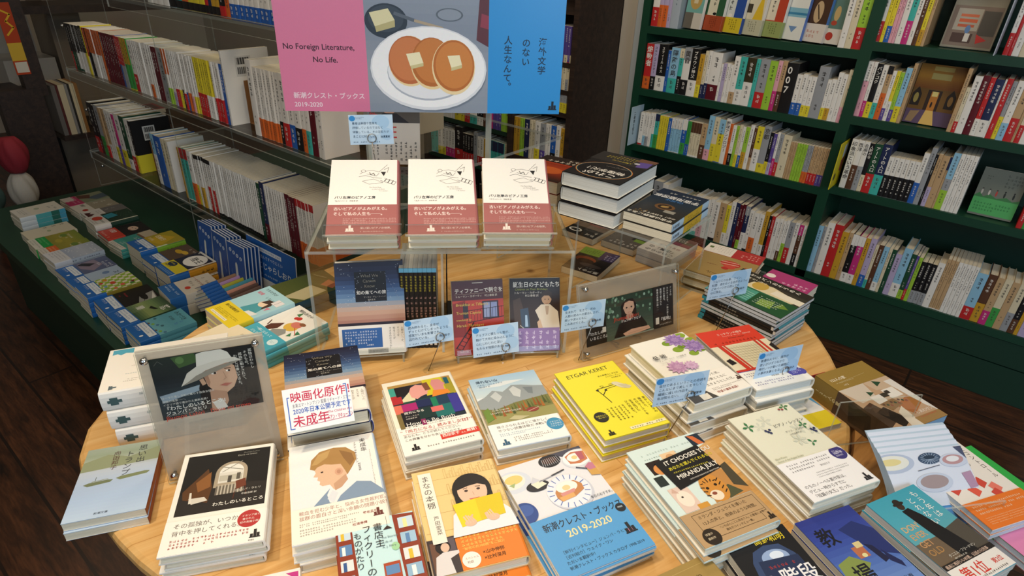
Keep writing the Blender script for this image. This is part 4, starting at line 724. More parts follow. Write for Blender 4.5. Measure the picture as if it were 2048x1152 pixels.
D = {'c': 'dfe6e8', 's': 'd3dde2', 'hard': True, 'art': [('g', 0, 0, 1, .3, ['a9c9e0', 'bcd4e2', 'c8d6da']), ('p', [(.05, .16), (.5, .1), (.8, .12), (.4, .17)], 'dfe6e8'), ('p', [(0, .34), (.12, .3), (.26, .22), (.4, .26), (.56, .18), (.7, .2), (.86, .24), (1, .26), (1, .5), (0, .5)], '98a0a2'), ('p', [(.2, .3), (.3, .24), (.36, .33), (.28, .4)], 'c2c8c8'), ('p', [(.5, .24), (.58, .2), (.66, .28), (.6, .38), (.52, .34)], 'c9cecd'), ('p', [(.7, .24), (.84, .26), (.8, .36), (.74, .34)], '7d868a'),
     ('p', [(0, .46), (.2, .5), (.5, .44), (1, .4), (1, .69), (0, .69)], '7a7a48'), ('p', [(0, .6), (.3, .58), (1, .56), (1, .69), (0, .69)], '97945c')] + [('p', [(u, .40 + .1 * (1 - u) + d), (u + .022, .53 + .08 * (1 - u) + d), (u - .022, .53 + .08 * (1 - u) + d)], c) for u, d, c in [(.04 + .048 * i, .02 * ((i * 7) % 3) - .02, ('9a5a2e', 'a8682f', '5f6a38', '8a4c28', '4a5630')[(i * 3) % 5]) for i in range(20)]] + [('p', [(.02, .5), (.1, .46), (.13, .62), (.02, .66)], '6d8a3c'), ('e', .68, .58, .09, .045, '8f4038'), ('l', [(.6, .6), (.78, .56)], 1.2, 'c8b09a'), ('p', [(.4, .62), (.6, .66), (.44, .69), (.3, .66)], 'bcb68c'),
     ('H', .08, .05, 8.4, '帰れない山', '3a4a5c'), ('h', .08, .105, 5, 'パオロ・コニェッティ', '3f6f96'), ('h', .1, .14, 4, '関口英子 訳', '4a6a86'), ('h', .14, .5, 5, 'Paolo Cognetti', 'e6e4d6'), ('h', .1, .535, 5.6, 'LE OTTO MONTAGNE', 'e6e4d6')],
     'band': (.31, 'efefec', [('h', .1, .1, 7.2, '揺さぶられるほどに懐かしく、', '4f4e4a'), ('h', .1, .25, 7.2, 'せつない読書体験だった。', '4f4e4a'), ('H', .62, .26, 5, '松家仁之', '4f4e4a'), ('x', .1, .42, .66, .56, 2, '8fb4cc', .75), ('x', .26, .62, .8, .84, 3, '77746e', .72), ('e', .87, .42, .115, .115, '3f8fb8'), ('h', .8, .3, 4.2, 'イタリアで', 'eef2f2'), ('h', .8, .39, 4.2, '３０万部の', 'eef2f2'), ('h', .79, .48, 4.2, 'ベストセラー', 'eef2f2')] + crest(.14, .9, .11, '2a5a78', .129, .06), None)}
put('kaere', 'white hardcover with a mountain and autumn forest', D, 2)
D = {'c': 'e9dc3a', 's': 'd9cb2c', 'hard': True, 'art': [('l', [(.5 + .03 * math.cos(a), .34 + .02 * math.sin(a)) for a in (0, 2, 4, 6)], .8, '2c2a1e'), ('h', .12, .07, 14.5, 'ETGAR KERET', '3a3618', 0, .06), ('h', .56, .175, 5.0, 'あの素晴らしき七年', '3a3618'), ('h', .66, .21, 4.2, 'エトガル・ケレット', '3a3618'), ('h', .74, .24, 3.8, '秋元孝文 訳', '3a3618'),
     ('l', [(.4, .38), (.43, .46), (.46, .58)], 1.6, '2c2a1e'), ('l', [(.43, .46), (.52, .4)], 1.6, '2c2a1e'), ('l', [(.38, .38), (.42, .365), (.72, .35)], 1.4, '2c2a1e'), ('l', [(.5, .4), (.54, .385), (.78, .37)], 1.0, '2c2a1e'), ('e', .40, .38, .02, .02, '2c2a1e'), ('e', .52, .4, .02, .02, '2c2a1e'),
     ('p', [(.66, .33), (.7, .31), (.76, .32), (.84, .38), (.92, .42), (.86, .45), (.76, .42), (.7, .37)], 'd6cfae'), ('p', [(.74, .36), (.86, .38), (.9, .44), (.8, .43)], 'c4bd9c'), ('l', [(.62, .33), (.68, .335)], 1.0, '8a8440'),
     ('v', .93, .6, 6.4, '愛おしい息子の', '3a3618'), ('v', .86, .6, 6.4, '誕生から、', '3a3618'), ('v', .79, .6, 6.4, 'ホロコーストを', '3a3618'), ('v', .72, .6, 6.4, '生き延びた', '3a3618'), ('v', .65, .6, 6.4, '父の死まで。', '3a3618'), ('y', .3, .64, .6, .86, 5, '7a7228', .6), ('e', .17, .73, .1, .1, '2c2a22'), ('h', .1, .705, 4, '世界の人々が', 'e0d44a'), ('h', .12, .73, 4, '笑い泣く！', 'e0d44a'), ('r', .42, .93, .96, .965, 'ece4b8'), ('x', .44, .935, .94, .96, 1, '6a6428', .9)] + crest(.14, .97, .1, '2c2a1e', .131, .191)}
put('etgar', 'yellow hardcover with a slingshot and white bird', D, 3, jit=.006)
def lily(u, v, r0, c1, c2, sq=.62):
    o = []
    for ring, (rr, n, c) in enumerate(((1, 12, c1), (.72, 10, c2), (.42, 8, c1))):
        for i in range(n):
            a = 2 * math.pi * (i + ring * .5) / n; x = r0 * rr; s = x * .22
            o.append(('p', [(u, v), (u + .6 * x * math.cos(a) - s * math.sin(a), v + sq * (.6 * x * math.sin(a) + s * math.cos(a))), (u + x * math.cos(a), v + sq * x * math.sin(a)), (u + .6 * x * math.cos(a) + s * math.sin(a), v + sq * (.6 * x * math.sin(a) - s * math.cos(a)))], c))
    return o
D = {'c': 'ebe9e0', 's': 'e4e0d4', 'hard': True, 'art': [('e', u, v, r_, r_ * .72, c) for u, v, r_, c in ((.55, .12, .09, '7d9a34'), (.86, .05, .09, '8aa63a'), (.6, .25, .09, '86a238'), (.7, .22, .07, '6d8a2e'), (.8, .2, .09, '9ab042'), (.94, .16, .1, '8aa63a'), (.92, .32, .1, '7d9a34'), (.98, .26, .08, '9ab042'), (.76, .36, .08, '86a238'))] + lily(.71, .1, .19, 'a98cc0', '8d70aa') + lily(.88, .26, .19, 'a98cc0', '8d70aa') + lily(.3, .5, .17, 'c9a2c4', 'b58ab2') + lily(.5, .53, .12, 'c9a2c4', 'd4b4d0') + [
     ('H', .08, .28, 13, '低 地', '2f2d2a'), ('h', .12, .36, 4.4, 'ジュンパ・ラヒリ　小川高義 訳', '55524c'), ('h', .12, .4, 3.4, 'The Lowland', 'a9a59a')],
     'band': (.34, 'efebe2', [('h', .46, .08, 7.6, 'い合った弟。', '55514a'), ('h', .42, .26, 7.6, 'その妻とともに', '55514a'), ('h', .4, .44, 7.6, '生きようとした兄。', '55514a'), ('x', .42, .64, .95, .76, 2, '8a7f78', .75), ('H', .44, .8, 6.4, '待望の最新長篇！', 'a05a50'), ('p', [(0, .7), (.3, .62), (.4, 1), (0, 1)], '4d4a46'), ('r', .16, .76, .3, .98, 'ddd6c6')] + crest(.94, .62, .09, '4a3630', .132, .065), None)}
put('teichi', 'white hardcover with purple water lilies', D, 4, jit=.006)
D = {'c': 'e6e0d2', 's': 'e6e0d2', 'hard': True, 'pg': 'd9dcd8', 'art': [('r', 0, 0, 1, .3, 'd6402c'), ('r', 0, .28, 1, .72, 'e3d9bd'), ('h', .3, .07, 7.6, 'ミッテランの帽子', 'efe2d4'), ('h', .36, .12, 4, 'アントワーヌ・ローラン　吉田洋之訳', 'efe2d4'), ('h', .42, .155, 6, 'Antoine Laurain', '3a2018', .25), ('x', .1, .21, .92, .26, 1, '8a2418', .8),
     ('r', .24, .3, .78, .66, 'd9d2b4')] + [('l', [(.26 + .05 * i, .32), (.3 + .05 * i, .64)], .4, '8d866c') for i in range(10)] + [('l', [(.25, .34 + .04 * i), (.77, .36 + .04 * i)], .4, 'a19a80') for i in range(7)] + [('p', [(.12, .27), (.19, .27), (.26, .71), (.19, .71)], 'c83a2a'), ('p', [(.21, .27), (.24, .27), (.31, .71), (.28, .71)], 'c83a2a'), ('p', [(.76, .27), (.8, .27), (.8, .71), (.77, .71)], 'c83a2a'), ('p', [(.83, .27), (.87, .27), (.89, .71), (.85, .71)], 'c83a2a'), ('p', [(.92, .4), (1, .36), (1, .5), (.94, .52)], '262020'), ('p', [(.02, .52), (.1, .5), (.14, .58), (.04, .6)], '262020'), ('r', 0, .69, 1, .72, 'c83a2a')],
     'band': (.29, 'efeee8', [('r', 0, 0, .5, .06, '5a56a8'), ('x', .05, .14, .6, .36, 2, '6a6690', .7), ('x', .08, .62, .9, .84, 2, '7a76a4', .75), ('e', .84, .46, .1, .1, '5450a4'), ('e', .77, .52, .07, .07, '5450a4'), ('e', .92, .54, .07, .07, '5450a4'), ('x', .76, .4, .94, .62, 3, 'cfcde8', .8), ('h', .42, .44, 4.4, '大臣官房', '55524c')] + crest(.94, .2, .09, '33302e', .131, .055), None)}
put('mitt', 'red and cream hardcover with a sketched room', D, 4, jit=.006)
def girl(u, v, s, hairc='1d1a1a'):
    return [('e', u, v, .165 * s, .18 * s, hairc), ('r', u - .16 * s, v, u + .16 * s, v + .12 * s, hairc), ('e', u, v + .01 * s, .125 * s, .155 * s, 'e2bda2'), ('p', [(u - .13 * s, v - .01 * s), (u - .1 * s, v - .1 * s), (u + .1 * s, v - .1 * s), (u + .13 * s, v - .01 * s), (u + .06 * s, v - .035 * s), (u - .02 * s, v - .03 * s)], hairc), ('e', u - .05 * s, v + .005 * s, .016 * s, .012 * s, '3a2c28'), ('e', u + .055 * s, v + .005 * s, .016 * s, .012 * s, '3a2c28'), ('l', [(u - .07 * s, v - .012 * s), (u - .035 * s, v - .016 * s)], .9 * s, '4a3a32'), ('l', [(u + .035 * s, v - .016 * s), (u + .075 * s, v - .012 * s)], .9 * s, '4a3a32'), ('l', [(u, v + .02 * s), (u + .006 * s, v + .045 * s)], .6 * s, 'c49a80'), ('p', [(u - .045 * s, v + .068 * s), (u + .045 * s, v + .068 * s), (u + .02 * s, v + .09 * s), (u - .02 * s, v + .09 * s)], 'c8605a')]
D = {'c': 'e6c788', 's': 'dcbc7c', 'hard': True, 'art': [('l', [(.02, .12 + .17 * q), (.98, .12 + .17 * q)], .5, 'b99a5c') for q in range(4)] + [('l', [(x_, y_ + .005), (x_, y_ - .1 + .03 * ((i * 5) % 3)), (x_ + .025, y_ - .1 + .03 * ((i * 5) % 3)), (x_ + .025, y_)], .4, 'b99a5c') for q in range(4) for i, (x_, y_) in enumerate([(.36 + .036 * i, .12 + .17 * q) for i in range(17)])] + [('r', .06, .04, .21, .74, 'ece6d8'), ('v', .135, .07, 12.5, 'まなの本棚', '35302a'), ('v', .155, .49, 8, '芦田愛菜', '4a443c'),
     ('p', [(.28, .72), (.34, .52), (.44, .46), (.86, .46), (.97, .56), (1, .72)], 'dfe3e8')] + girl(.62, .3, 1.35) + [('p', [(.36, .42), (.62, .4), (.62, .62), (.4, .645)], 'e5cf28'), ('p', [(.62, .4), (.92, .39), (.9, .6), (.62, .62)], 'd8c120'), ('e', .5, .62, .065, .045, 'e0b89c'), ('e', .76, .61, .065, .045, 'e0b89c')] + [('l', [(.47 + .03 * i, .62), (.44 + .025 * i, .545 + .008 * abs(i - 1))], 2.2, 'e4bea2') for i in range(4)] + [('l', [(.78 - .03 * i, .61), (.74 - .02 * i, .535 + .01 * i)], 2.2, 'e4bea2') for i in range(4)] + [('l', [(.5, .6), (.54, .55)], 2.4, 'e0b89c'), ('l', [(.71, .6), (.68, .56)], 2.4, 'e0b89c')],
     'band': (.31, 'dd7c2a', [('r', 0, 0, .29, 1, '3c3436'), ('r', .02, .1, .1, .9, '6a4a3a'), ('r', .18, .04, .28, .5, '5a5058'), ('e', .15, .26, .08, .08, '201c1e'), ('e', .17, .28, .045, .055, 'd8b8a0'), ('p', [(.06, .5), (.14, .4), (.3, .42), (.3, .5), (.2, .6), (.22, 1), (.02, 1)], 'd6d2d2'), ('x', .34, .06, .97, .4, 3, 'f0d06a', .8), ('h', .34, .4, 5.2, '“秘密の約100冊”をご紹介', 'f0d06a'), ('e', .4, .76, .095, .095, 'ece6de'), ('h', .335, .68, 3.8, 'スペシャル', '9a6a3a'), ('h', .35, .78, 4.4, '対談', '6a4a2a'), ('H', .53, .58, 6.6, '×山中伸弥', '5a3414'), ('H', .53, .74, 6.6, '×辻村深月', '5a3414')], None)}
put('mana', 'beige book with a girl behind a yellow book', D, 2, jit=.012)
D = {'c': 'e6e6e6', 'art': [('r', 0, 0, 1, .53, 'dedfe4'), ('p', [(.62, 0), (1, 0), (1, .1), (.9, .14)], '4a4a58'), ('e', .08, .15, .2, .15, 'cfd6e2'), ('e', .07, .14, .15, .11, 'e6e4dc'), ('e', .1, .13, .1, .06, 'e0c87a'), ('p', [(.02, .17), (.1, .16), (.06, .2)], '9fb27a'), ('e', .58, .06, .13, .09, '26262c'), ('e', .58, .055, .09, .045, '4a2c22')] + [('l', [(.5 + .022 * i, .03), (.48 + .026 * i, .1)], .8, 'b9b9c0') for i in range(9)] + [
     ('e', .9, .12, .2, .14, 'd2d6de'), ('e', .88, .11, .165, .115, 'eceef0'), ('p', [(.76, .07), (.86, .04), (1, .06), (.99, .15), (.88, .17), (.77, .15)], 'c27a54'), ('e', .86, .1, .09, .06, 'efeee8'), ('e', .86, .1, .035, .028, 'e8c88a'), ('p', [(.9, .05), (.98, .06), (.96, .14), (.9, .14)], 'b0606a'), ('e', .3, .25, .13, .07, '2b2b32'), ('p', [(.24, .22), (.36, .21), (.4, .255), (.28, .275)], 'e4e2cc'), ('p', [(.24, .22), (.3, .16), (.36, .21)], 'c9ccd6'), ('l', [(.34, .22), (.62, .19)], 2.2, '9a9ca6'), ('l', [(.5, .2), (.66, .18)], 2.6, '3a3a42'),
     ('e', .58, .39, .25, .23, 'c6cad6'), ('e', .57, .375, .24, .22, 'e4e6ee')] + [('l', [(.57 + .17 * math.cos(a), .375 + .11 * math.sin(a)), (.57 + .225 * math.cos(a), .375 + .15 * math.sin(a))], 1.3, '5a74b4') for a in [i * math.pi / 9 for i in range(18)]] + [('p', [(.42, .36), (.5, .3), (.68, .3), (.74, .35), (.73, .4), (.6, .44), (.44, .45), (.41, .41)], 'c08450'), ('p', [(.43, .41), (.6, .4), (.6, .44), (.44, .45)], 'dba868'), ('e', .57, .34, .12, .075, 'ecebe4'), ('e', .56, .345, .045, .034, 'e6cb96'), ('p', [(.46, .38), (.64, .37), (.62, .4), (.47, .41)], 'd0908a'), ('e', .03, .44, .12, .13, '2f4a8c'), ('e', .04, .42, .08, .07, '3f5ca0'), ('p', [(.9, .23), (.96, .22), (1, .24), (1, .33), (.9, .31)], 'cc9e54'), ('p', [(.89, .22), (.96, .19), (1, .2), (1, .26), (.92, .26)], 'c07a90'), ('l', [(.8, .2), (.9, .24)], 2.2, '4a4a58'),
     ('r', 0, .53, 1, 1, '549ad0'), ('h', .73, .48, 6.0, '本日のおすすめ。', '2c2c2e'), ('H', .09, .58, 15.0, '新潮クレスト・ブックス', '22262c'), ('H', .28, .665, 17, '2019-2020', 'e8d8a0'), ('e', .94, .65, .055, .055, '23282e'), ('h', .91, .635, 4, 'FREE', 'cfe0ea'), ('h', .12, .81, 6.0, '［新刊インタビュー］ジュンパ・ラヒリ', '24343e'), ('h', .12, .85, 6.0, '［近刊紹介］ウェイク・ワン', '24343e'), ('h', .12, .89, 6.0, 'ただいま翻訳中！', '24343e'), ('h', .12, .93, 6.0, '新潮クレスト・ブックス カタログ 1998-2019', '24343e'), ('e', .88, .84, .04, .03, 'd890b0')] + crest(.88, .86, .13, '22262c', .145, .21)}
put('catalog', 'blue and white catalogue with breakfast plates', D, 8, name='catalogue', cat='catalogue', w=.147, h=.212, jit=.003)
D = {'c': 'b9dbe0', 's': 'd6a04a', 'art': [('r', .2, 0, .72, .8, 'c2e2e6'), ('p', [(0, .04), (.2, .0), (.23, .8), (0, .9)], '8a3a26'), ('p', [(.72, 0), (1, .02), (1, .95), (.76, .8)], '8a3a26'), ('p', [(.2, .8), (.76, .8), (1, .95), (1, 1), (0, 1), (0, .9)], 'd88a4a')] + [('r', .03, .06 + .16 * i, .18, .17 + .16 * i, ('c2d6e4', '5f86b4', 'd9dede', '8fb2cc', 'a8c4d8')[i]) for i in range(5)] + [('r', .06, .08 + .16 * i, .1, .17 + .16 * i, ('d8b83a', 'e4e8e8', '3a5a90', 'd8b83a', 'efefe8')[i]) for i in range(5)] + [('r', .78, .05 + .17 * i, .97, .17 + .17 * i, ('c2d6e4', '9fc0d6', 'd9dede', '8fb2cc', 'b9d0dc')[i]) for i in range(5)] + [('r', .84, .07 + .17 * i, .89, .17 + .17 * i, ('e8e0a0', '5f86b4', 'd8b83a', 'efefe8', '3a5a90')[i]) for i in range(5)] + [
     ('r', .52, .5, .72, .78, 'a8482c'), ('r', .54, .53, .7, .62, '5f86b4'), ('r', .54, .66, .7, .75, 'd9dede'), ('l', [(.64, 0), (.64, .12)], .5, '555555'), ('p', [(.58, .15), (.64, .11), (.7, .15)], '3a2c28'), ('e', .7, .35, .05, .06, '9fd0a0'), ('p', [(.24, .8), (.3, .7), (.36, .72), (.38, .86), (.26, .9)], 'c2562f'),
     ('v', .52, .06, 13, '書店主', '2e2c2a'), ('v', .38, .06, 13, 'フィクリーの', '2e2c2a'), ('v', .26, .12, 11.5, 'ものがたり', '2e2c2a'), ('h', .54, .22, 4.6, 'The Storied', '6a7a7c'), ('h', .56, .27, 4.6, 'Life of', '6a7a7c'), ('h', .54, .32, 4.6, 'A. J. Fikry', '6a7a7c'), ('h', .45, .9, 5.4, 'ガブリエル・ゼヴィン', '4a3020')]}
put('fikry', 'pale blue paperback with drawn bookshop shelves', D, 3, name='paperback', cat='paperback')
D = {'c': 'cfe0dc', 's': 'c2d2cc', 'hard': True, 'art': [('x', .12, .07, .86, .1, 1, '9ab0aa', .8), ('x', .12, .12, .6, .145, 1, '9ab0aa', .8), ('r', .1, .16, .3, .3, '2a1c18'), ('e', .22, .26, .08, .08, 'd08a4a'), ('r', .34, .12, .55, .26, 'e0c29a'), ('e', .45, .18, .06, .06, 'c89a6a'), ('r', .82, .02, 1, .14, '1f2c3a'), ('p', [(.84, .02), (.92, .04), (.98, .14), (.9, .14)], 'c86a3a'), ('p', [(.72, .2), (1, .16), (1, .7), (.5, .7), (.56, .5)], 'b9854a'), ('p', [(.8, .18), (1, .14), (1, .4), (.88, .44)], 'cba06a'), ('p', [(.9, .4), (1, .38), (1, .66), (.86, .6)], '4a4434'), ('p', [(.6, .62), (.8, .58), (.9, .68), (.7, .7)], '4f5138'),
     ('r', .06, .32, .18, .42, '26302e'), ('r', .1, .46, .34, .7, 'd9c2b4'), ('e', .22, .58, .09, .11, 'ecdccc'), ('p', [(.12, .5), (.16, .46), (.2, .52)], 'c9a898'), ('e', .2, .56, .014, .012, '2a2422'), ('r', .28, .66, .42, .73, 'c9923c')] + [('e', .62, .57, .15, .2, 'c98a3c'), ('e', .58, .64, .08, .07, 'e6d8c0'), ('e', .54, .56, .02, .018, '231a12'), ('e', .66, .55, .02, .018, '231a12'), ('e', .57, .62, .03, .022, '8a4a3a')] + [('l', [(.5 + .05 * i, .47 + .02 * abs(i - 2)), (.53 + .035 * i, .51)], 1.6, '2a2018') for i in range(5)] + [('l', [(.74, .5 + .04 * i), (.7, .52 + .04 * i)], 1.6, '2a2018') for i in range(4)] + [('l', [(.47, .54 + .04 * i), (.51, .55 + .04 * i)], 1.6, '2a2018') for i in range(3)] + [
     ('p', [(.2, .19), (.86, .14), (.9, .42), (.24, .5)], '1b1a1a'), ('H', .3, .2, 11.5, 'IT CHOOSES YOU', 'e9e4d8', 0, .07), ('H', .3, .275, 7.2, 'あなたを選んでくれるもの', 'd3c630', 0, .07), ('x', .32, .325, .84, .345, 1, 'c9bf3a', .85), ('H', .32, .36, 11.5, 'MIRANDA JULY', 'e9e4d8', 0, .07), ('h', .44, .43, 3.2, 'WITH PHOTOGRAPHS BY BRIGITTE SIRE', 'e0dbd0', 0, .07)],
     'band': (.295, 'b3946c', [('l', [(.12, .1), (.94, .1), (.94, .62), (.86, .62), (.86, .84), (.12, .84), (.12, .1)], .7, '4a3a28'), ('l', [(.12, .56), (.94, .56)], .5, '4a3a28'), ('h', .17, .16, 6.6, 'ミランダ・ジュライを導いた', '3c2f20'), ('h', .17, .34, 6.6, '12人の声と、奇跡のような時間。', '3c2f20'), ('h', .3, .6, 4.2, '「いちばんここに似合う人」の著者による、', '4a3a28'), ('h', .36, .71, 4.2, '胸を打つインタビュー集。', '4a3a28'), ('e', .16, .78, .1, .1, '2c241c'), ('h', .1, .66, 4.2, '待望の', 'd9c8a8'), ('h', .1, .78, 4.2, '最新作', 'd9c8a8')] + crest(.93, .9, .09, '2c241c', .133, .056), None)}
put('it', 'pale blue hardcover with a tiger and black title box', D, 4, jit=.007)
def leafy(u, v, s, c, n=5):
    return [('p', [(u, v), (u + s * math.cos(a - .35), v + .7 * s * math.sin(a - .35)), (u + 1.5 * s * math.cos(a), v + 1.05 * s * math.sin(a)), (u + s * math.cos(a + .35), v + .7 * s * math.sin(a + .35))], c) for a in [i * 2 * math.pi / n for i in range(n)]]
D = {'c': 'dfdfcb', 's': 'd6d5c2', 'hard': True, 'art': leafy(.28, .18, .06, 'cdd0c0') + leafy(.42, .13, .07, 'cdd0c0') + leafy(.74, .3, .07, 'cdd0c0') + leafy(.9, .36, .06, 'cdd0c0') + leafy(.6, .42, .07, 'cdd0c0', 6) + leafy(.14, .15, .06, '3f7a4a', 4) + leafy(.86, .03, .05, '4a7a44', 4) + leafy(.84, .28, .045, '3f7a4a', 4) + leafy(.72, .48, .045, '3f7a4a', 3) + [('e', .3 + .02 * i, .24 + .018 * (i % 3), .018, .018, '34385c') for i in range(4)] + [('e', .88 + .016 * i, .35 + .018 * (i % 3), .018, .018, '34385c') for i in range(4)] + [('e', .76, .05, .018, .016, '9a3a30'), ('e', .8, .06, .018, .016, '9a3a30'),
     ('h', .45, .2, 8.0, 'ピアノ・レッスン', '3c3a34'), ('h', .52, .3, 5.0, 'アリス・マンロー', '4a4840'), ('h', .54, .34, 4.0, '小竹由美子 訳', '4a4840'), ('h', .05, .535, 4.6, 'Alice Munro', '8a8a5c'), ('h', .05, .565, 4.6, 'Dance of the Happy Shades', '8a8a5c')],
     'band': (.405, 'ebebec', [('x', .1, .06, .74, .3, 3, '77767a', .66), ('h', .5, .27, 4, '津村記久子', '66656a'), ('x', .34, .4, .84, .56, 3, '8a898c', .62), ('h', .06, .62, 7.0, 'のちのノーベル賞作家は、', '4f4e54'), ('h', .06, .74, 7.0, 'デビュー時からすでに', '4f4e54'), ('h', .06, .86, 7.0, '「短篇の女王」だった。', '4f4e54'), ('e', .87, .14, .105, .105, '3f3a78'), ('h', .8, .06, 3.6, 'デビュー', 'd9d8ea'), ('H', .8, .1, 6, '50周年', 'd9d8ea'), ('h', .8, .19, 3.6, '記念刊行', 'd9d8ea')] + crest(.88, .92, .11, '2c2c30', .134, .078), None)}
put('piano', 'pale green hardcover with leaves and berries', D, 4, jit=.007)
put('gold', 'khaki covered book at the bottom edge of the table', {'c': '9a8046', 'hard': True, 'art': [('h', .55, .12, 12, '入り', '4a3a1c'), ('l', [(.06, .05), (.94, .05)], .6, 'b89e62')]}, 2, w=.118, h=.17, dx=.028, dy=-.012)
put('white15', 'white paperback with a magenta corner at the bottom edge', {'c': 'e9e3da', 'art': [('p', [(.82, .03), (.97, .03), (.97, .12)], 'c23a86'), ('x', .1, .1, .6, .4, 4, '9a938a')]}, 1, name='paperback', cat='paperback', w=.105, h=.148, dx=-.004, dy=-.052)
# thick white books, their spines towards the viewer
D = {'c': 'e6e2d9', 's': 'e4e1da', 'hard': True, 'ro': .004, 'pg': 'e0dacb', 'art': [('p', [(.02, .8), (.14, .8), (.12, .86), (.16, .9), (.12, .93), (.14, .97), (.02, .97)], '4f9fb8'), ('y', .1, .1, .3, .76, 3, '9a958c', .5), ('y', .4, .2, .48, .8, 2, 'a9a59c', .5), ('y', .56, .2, .66, .84, 2, '9fb8c0', .5), ('y', .74, .1, .82, .84, 2, 'a9a59c', .5)] + crest(.9, .93, .09, '5a6a70', .128, .188),
     'sart': [('x', .12, .22, .88, .44, 4, '8fbcc6', .7), ('x', .2, .5, .8, .58, 1, 'a9b4b4', .6), ('x', .2, .66, .8, .72, 1, 'a9b4b4', .6), ('r', .3, .87, .7, .93, '3f5a5c'), ('r', .42, .84, .58, .95, '3f5a5c')]}
for i in range(3):
    t = .0365; book('book', ['thick white book at the bottom of the left edge stack', 'thick white book in the middle of the left edge stack', 'thick white book topmost in the stack behind the hat portrait'][i], 'thick', D, flat(-.983 + .006 * (2 - i), .304 + .002 * (2 - i), TZ + .0003 + i * t, math.radians(-31 + i)), .128, .188, t - .0006, True, 'thick white books at the left edge')
D = {'c': 'e6dabc', 'art': [('h', .6, .1, 6, '近藤 誠', '6a6048'), ('e', .5, .55, .13, .11, '3a2a22'), ('e', .5, .57, .09, .075, 'd9b898'), ('r', .02, .72, 1, 1, 'dcd6cc')]}
put('cream', 'cream paperback with a dark haired face near the grey frame', D, 3, name='paperback', cat='paperback', w=.106, h=.148, yaw=.08, dx=.01)
D = {'c': 'e9e6de', 's': '7fb8b8', 'art': [('p', [(.1, .1), (.5, .05), (.7, .3), (.3, .45)], 'eceae2'), ('e', .62, .42, .16, .14, 'd8b04a'), ('e', .64, .34, .13, .1, 'cf7a6a'), ('e', .48, .22, .06, .06, 'c23a30'), ('e', .42, .24, .05, .05, 'c23a30'), ('e', .72, .28, .08, .05, '8a5a3c'), ('p', [(.3, .18), (.36, .08), (.42, .2)], '4a7a4a'), ('p', [(.84, .42), (.98, .44), (.92, .52)], '3f7a54'), ('p', [(.8, .5), (.9, .56), (.82, .6)], '3f7a54'), ('l', [(.7, .4), (.92, .5)], 1.6, 'c2463c'), ('p', [(.42, .62), (.62, .5), (.74, .56), (.72, .74), (.6, .8), (.46, .72)], '8f908c'), ('p', [(.22, .56), (.4, .42), (.46, .56), (.36, .68), (.24, .66)], '5a3428'), ('l', [(.2, .6), (.12, .5)], 2.5, '5a3428'), ('h', .2, .05, 9.5, '婚約迷走中', '3a3a36', 0, 0)],
     'band': (.33, '4aa6bc', [('h', .14, .14, 8, '一緒になるって', 'e0f0f2'), ('h', .14, .38, 8, 'どんなこと？', 'e0f0f2'), ('e', .84, .4, .1, .1, 'cfe6ea'), ('x', .78, .34, .9, .48, 2, '5a9aa8')], '4aa6bc')}
put('konyaku', 'white paperback with fruit and a grey cat', D, 4, name='paperback', cat='paperback', w=.106, h=.148)
D = {'c': 'a4cdd6', 'art': [('H', .08, .05, 9, 'うちの子が', '3a4a4c'), ('H', .08, .17, 10, '結婚', 'd0506a'), ('h', .4, .18, 9, 'しないので', '3a4a4c'), ('p', [(.4, .62), (.5, .36), (.66, .36), (.8, .46), (.86, .66)], '4f9aa4'), ('e', .62, .34, .12, .11, 'ead0b4'), ('p', [(.52, .34), (.56, .22), (.72, .2), (.8, .3), (.78, .46), (.72, .4), (.7, .3)], '4a382e'), ('r', .7, .12, .92, .26, 'e2dede'), ('l', [(.8, .12), (.8, .26)], .8, '555555'), ('p', [(.8, .36), (.9, .34), (.86, .44)], 'd87a8c'), ('p', [(.64, .58), (.9, .54), (.86, .66), (.6, .66)], 'dfe0dc')],
     'band': (.36, 'e2c92e', [('H', .1, .12, 8.6, '娘の結婚相手', '3a3414'), ('x', .1, .46, .9, .7, 3, '7a6c1c'), ('r', .1, .76, .7, .88, 'ece4c0'), ('x', .12, .78, .68, .86, 1, '3f6a9a')], None)}
put('uchino', 'blue paperback with a woman and yellow band', D, 3, name='paperback', cat='paperback', w=.106, h=.148)
D = {'c': '39401f', 's': '1f4a5c', 'art': [('g', 0, 0, 1, 1, ['2c3a20', '3f4a22', '4f5528']), ('p', [(.5, .4), (.9, .3), (.98, .7), (.6, .9)], 'a9a07c'), ('p', [(.5, .1), (.8, .06), (.9, .2), (.6, .28)], '96503a'), ('l', [(.1, .2), (.4, .1)], .6, 'c9c9b4')]}
put('green', 'dark green paperback seen through the riser leg', D, 2, name='paperback', cat='paperback', w=.11, h=.15)
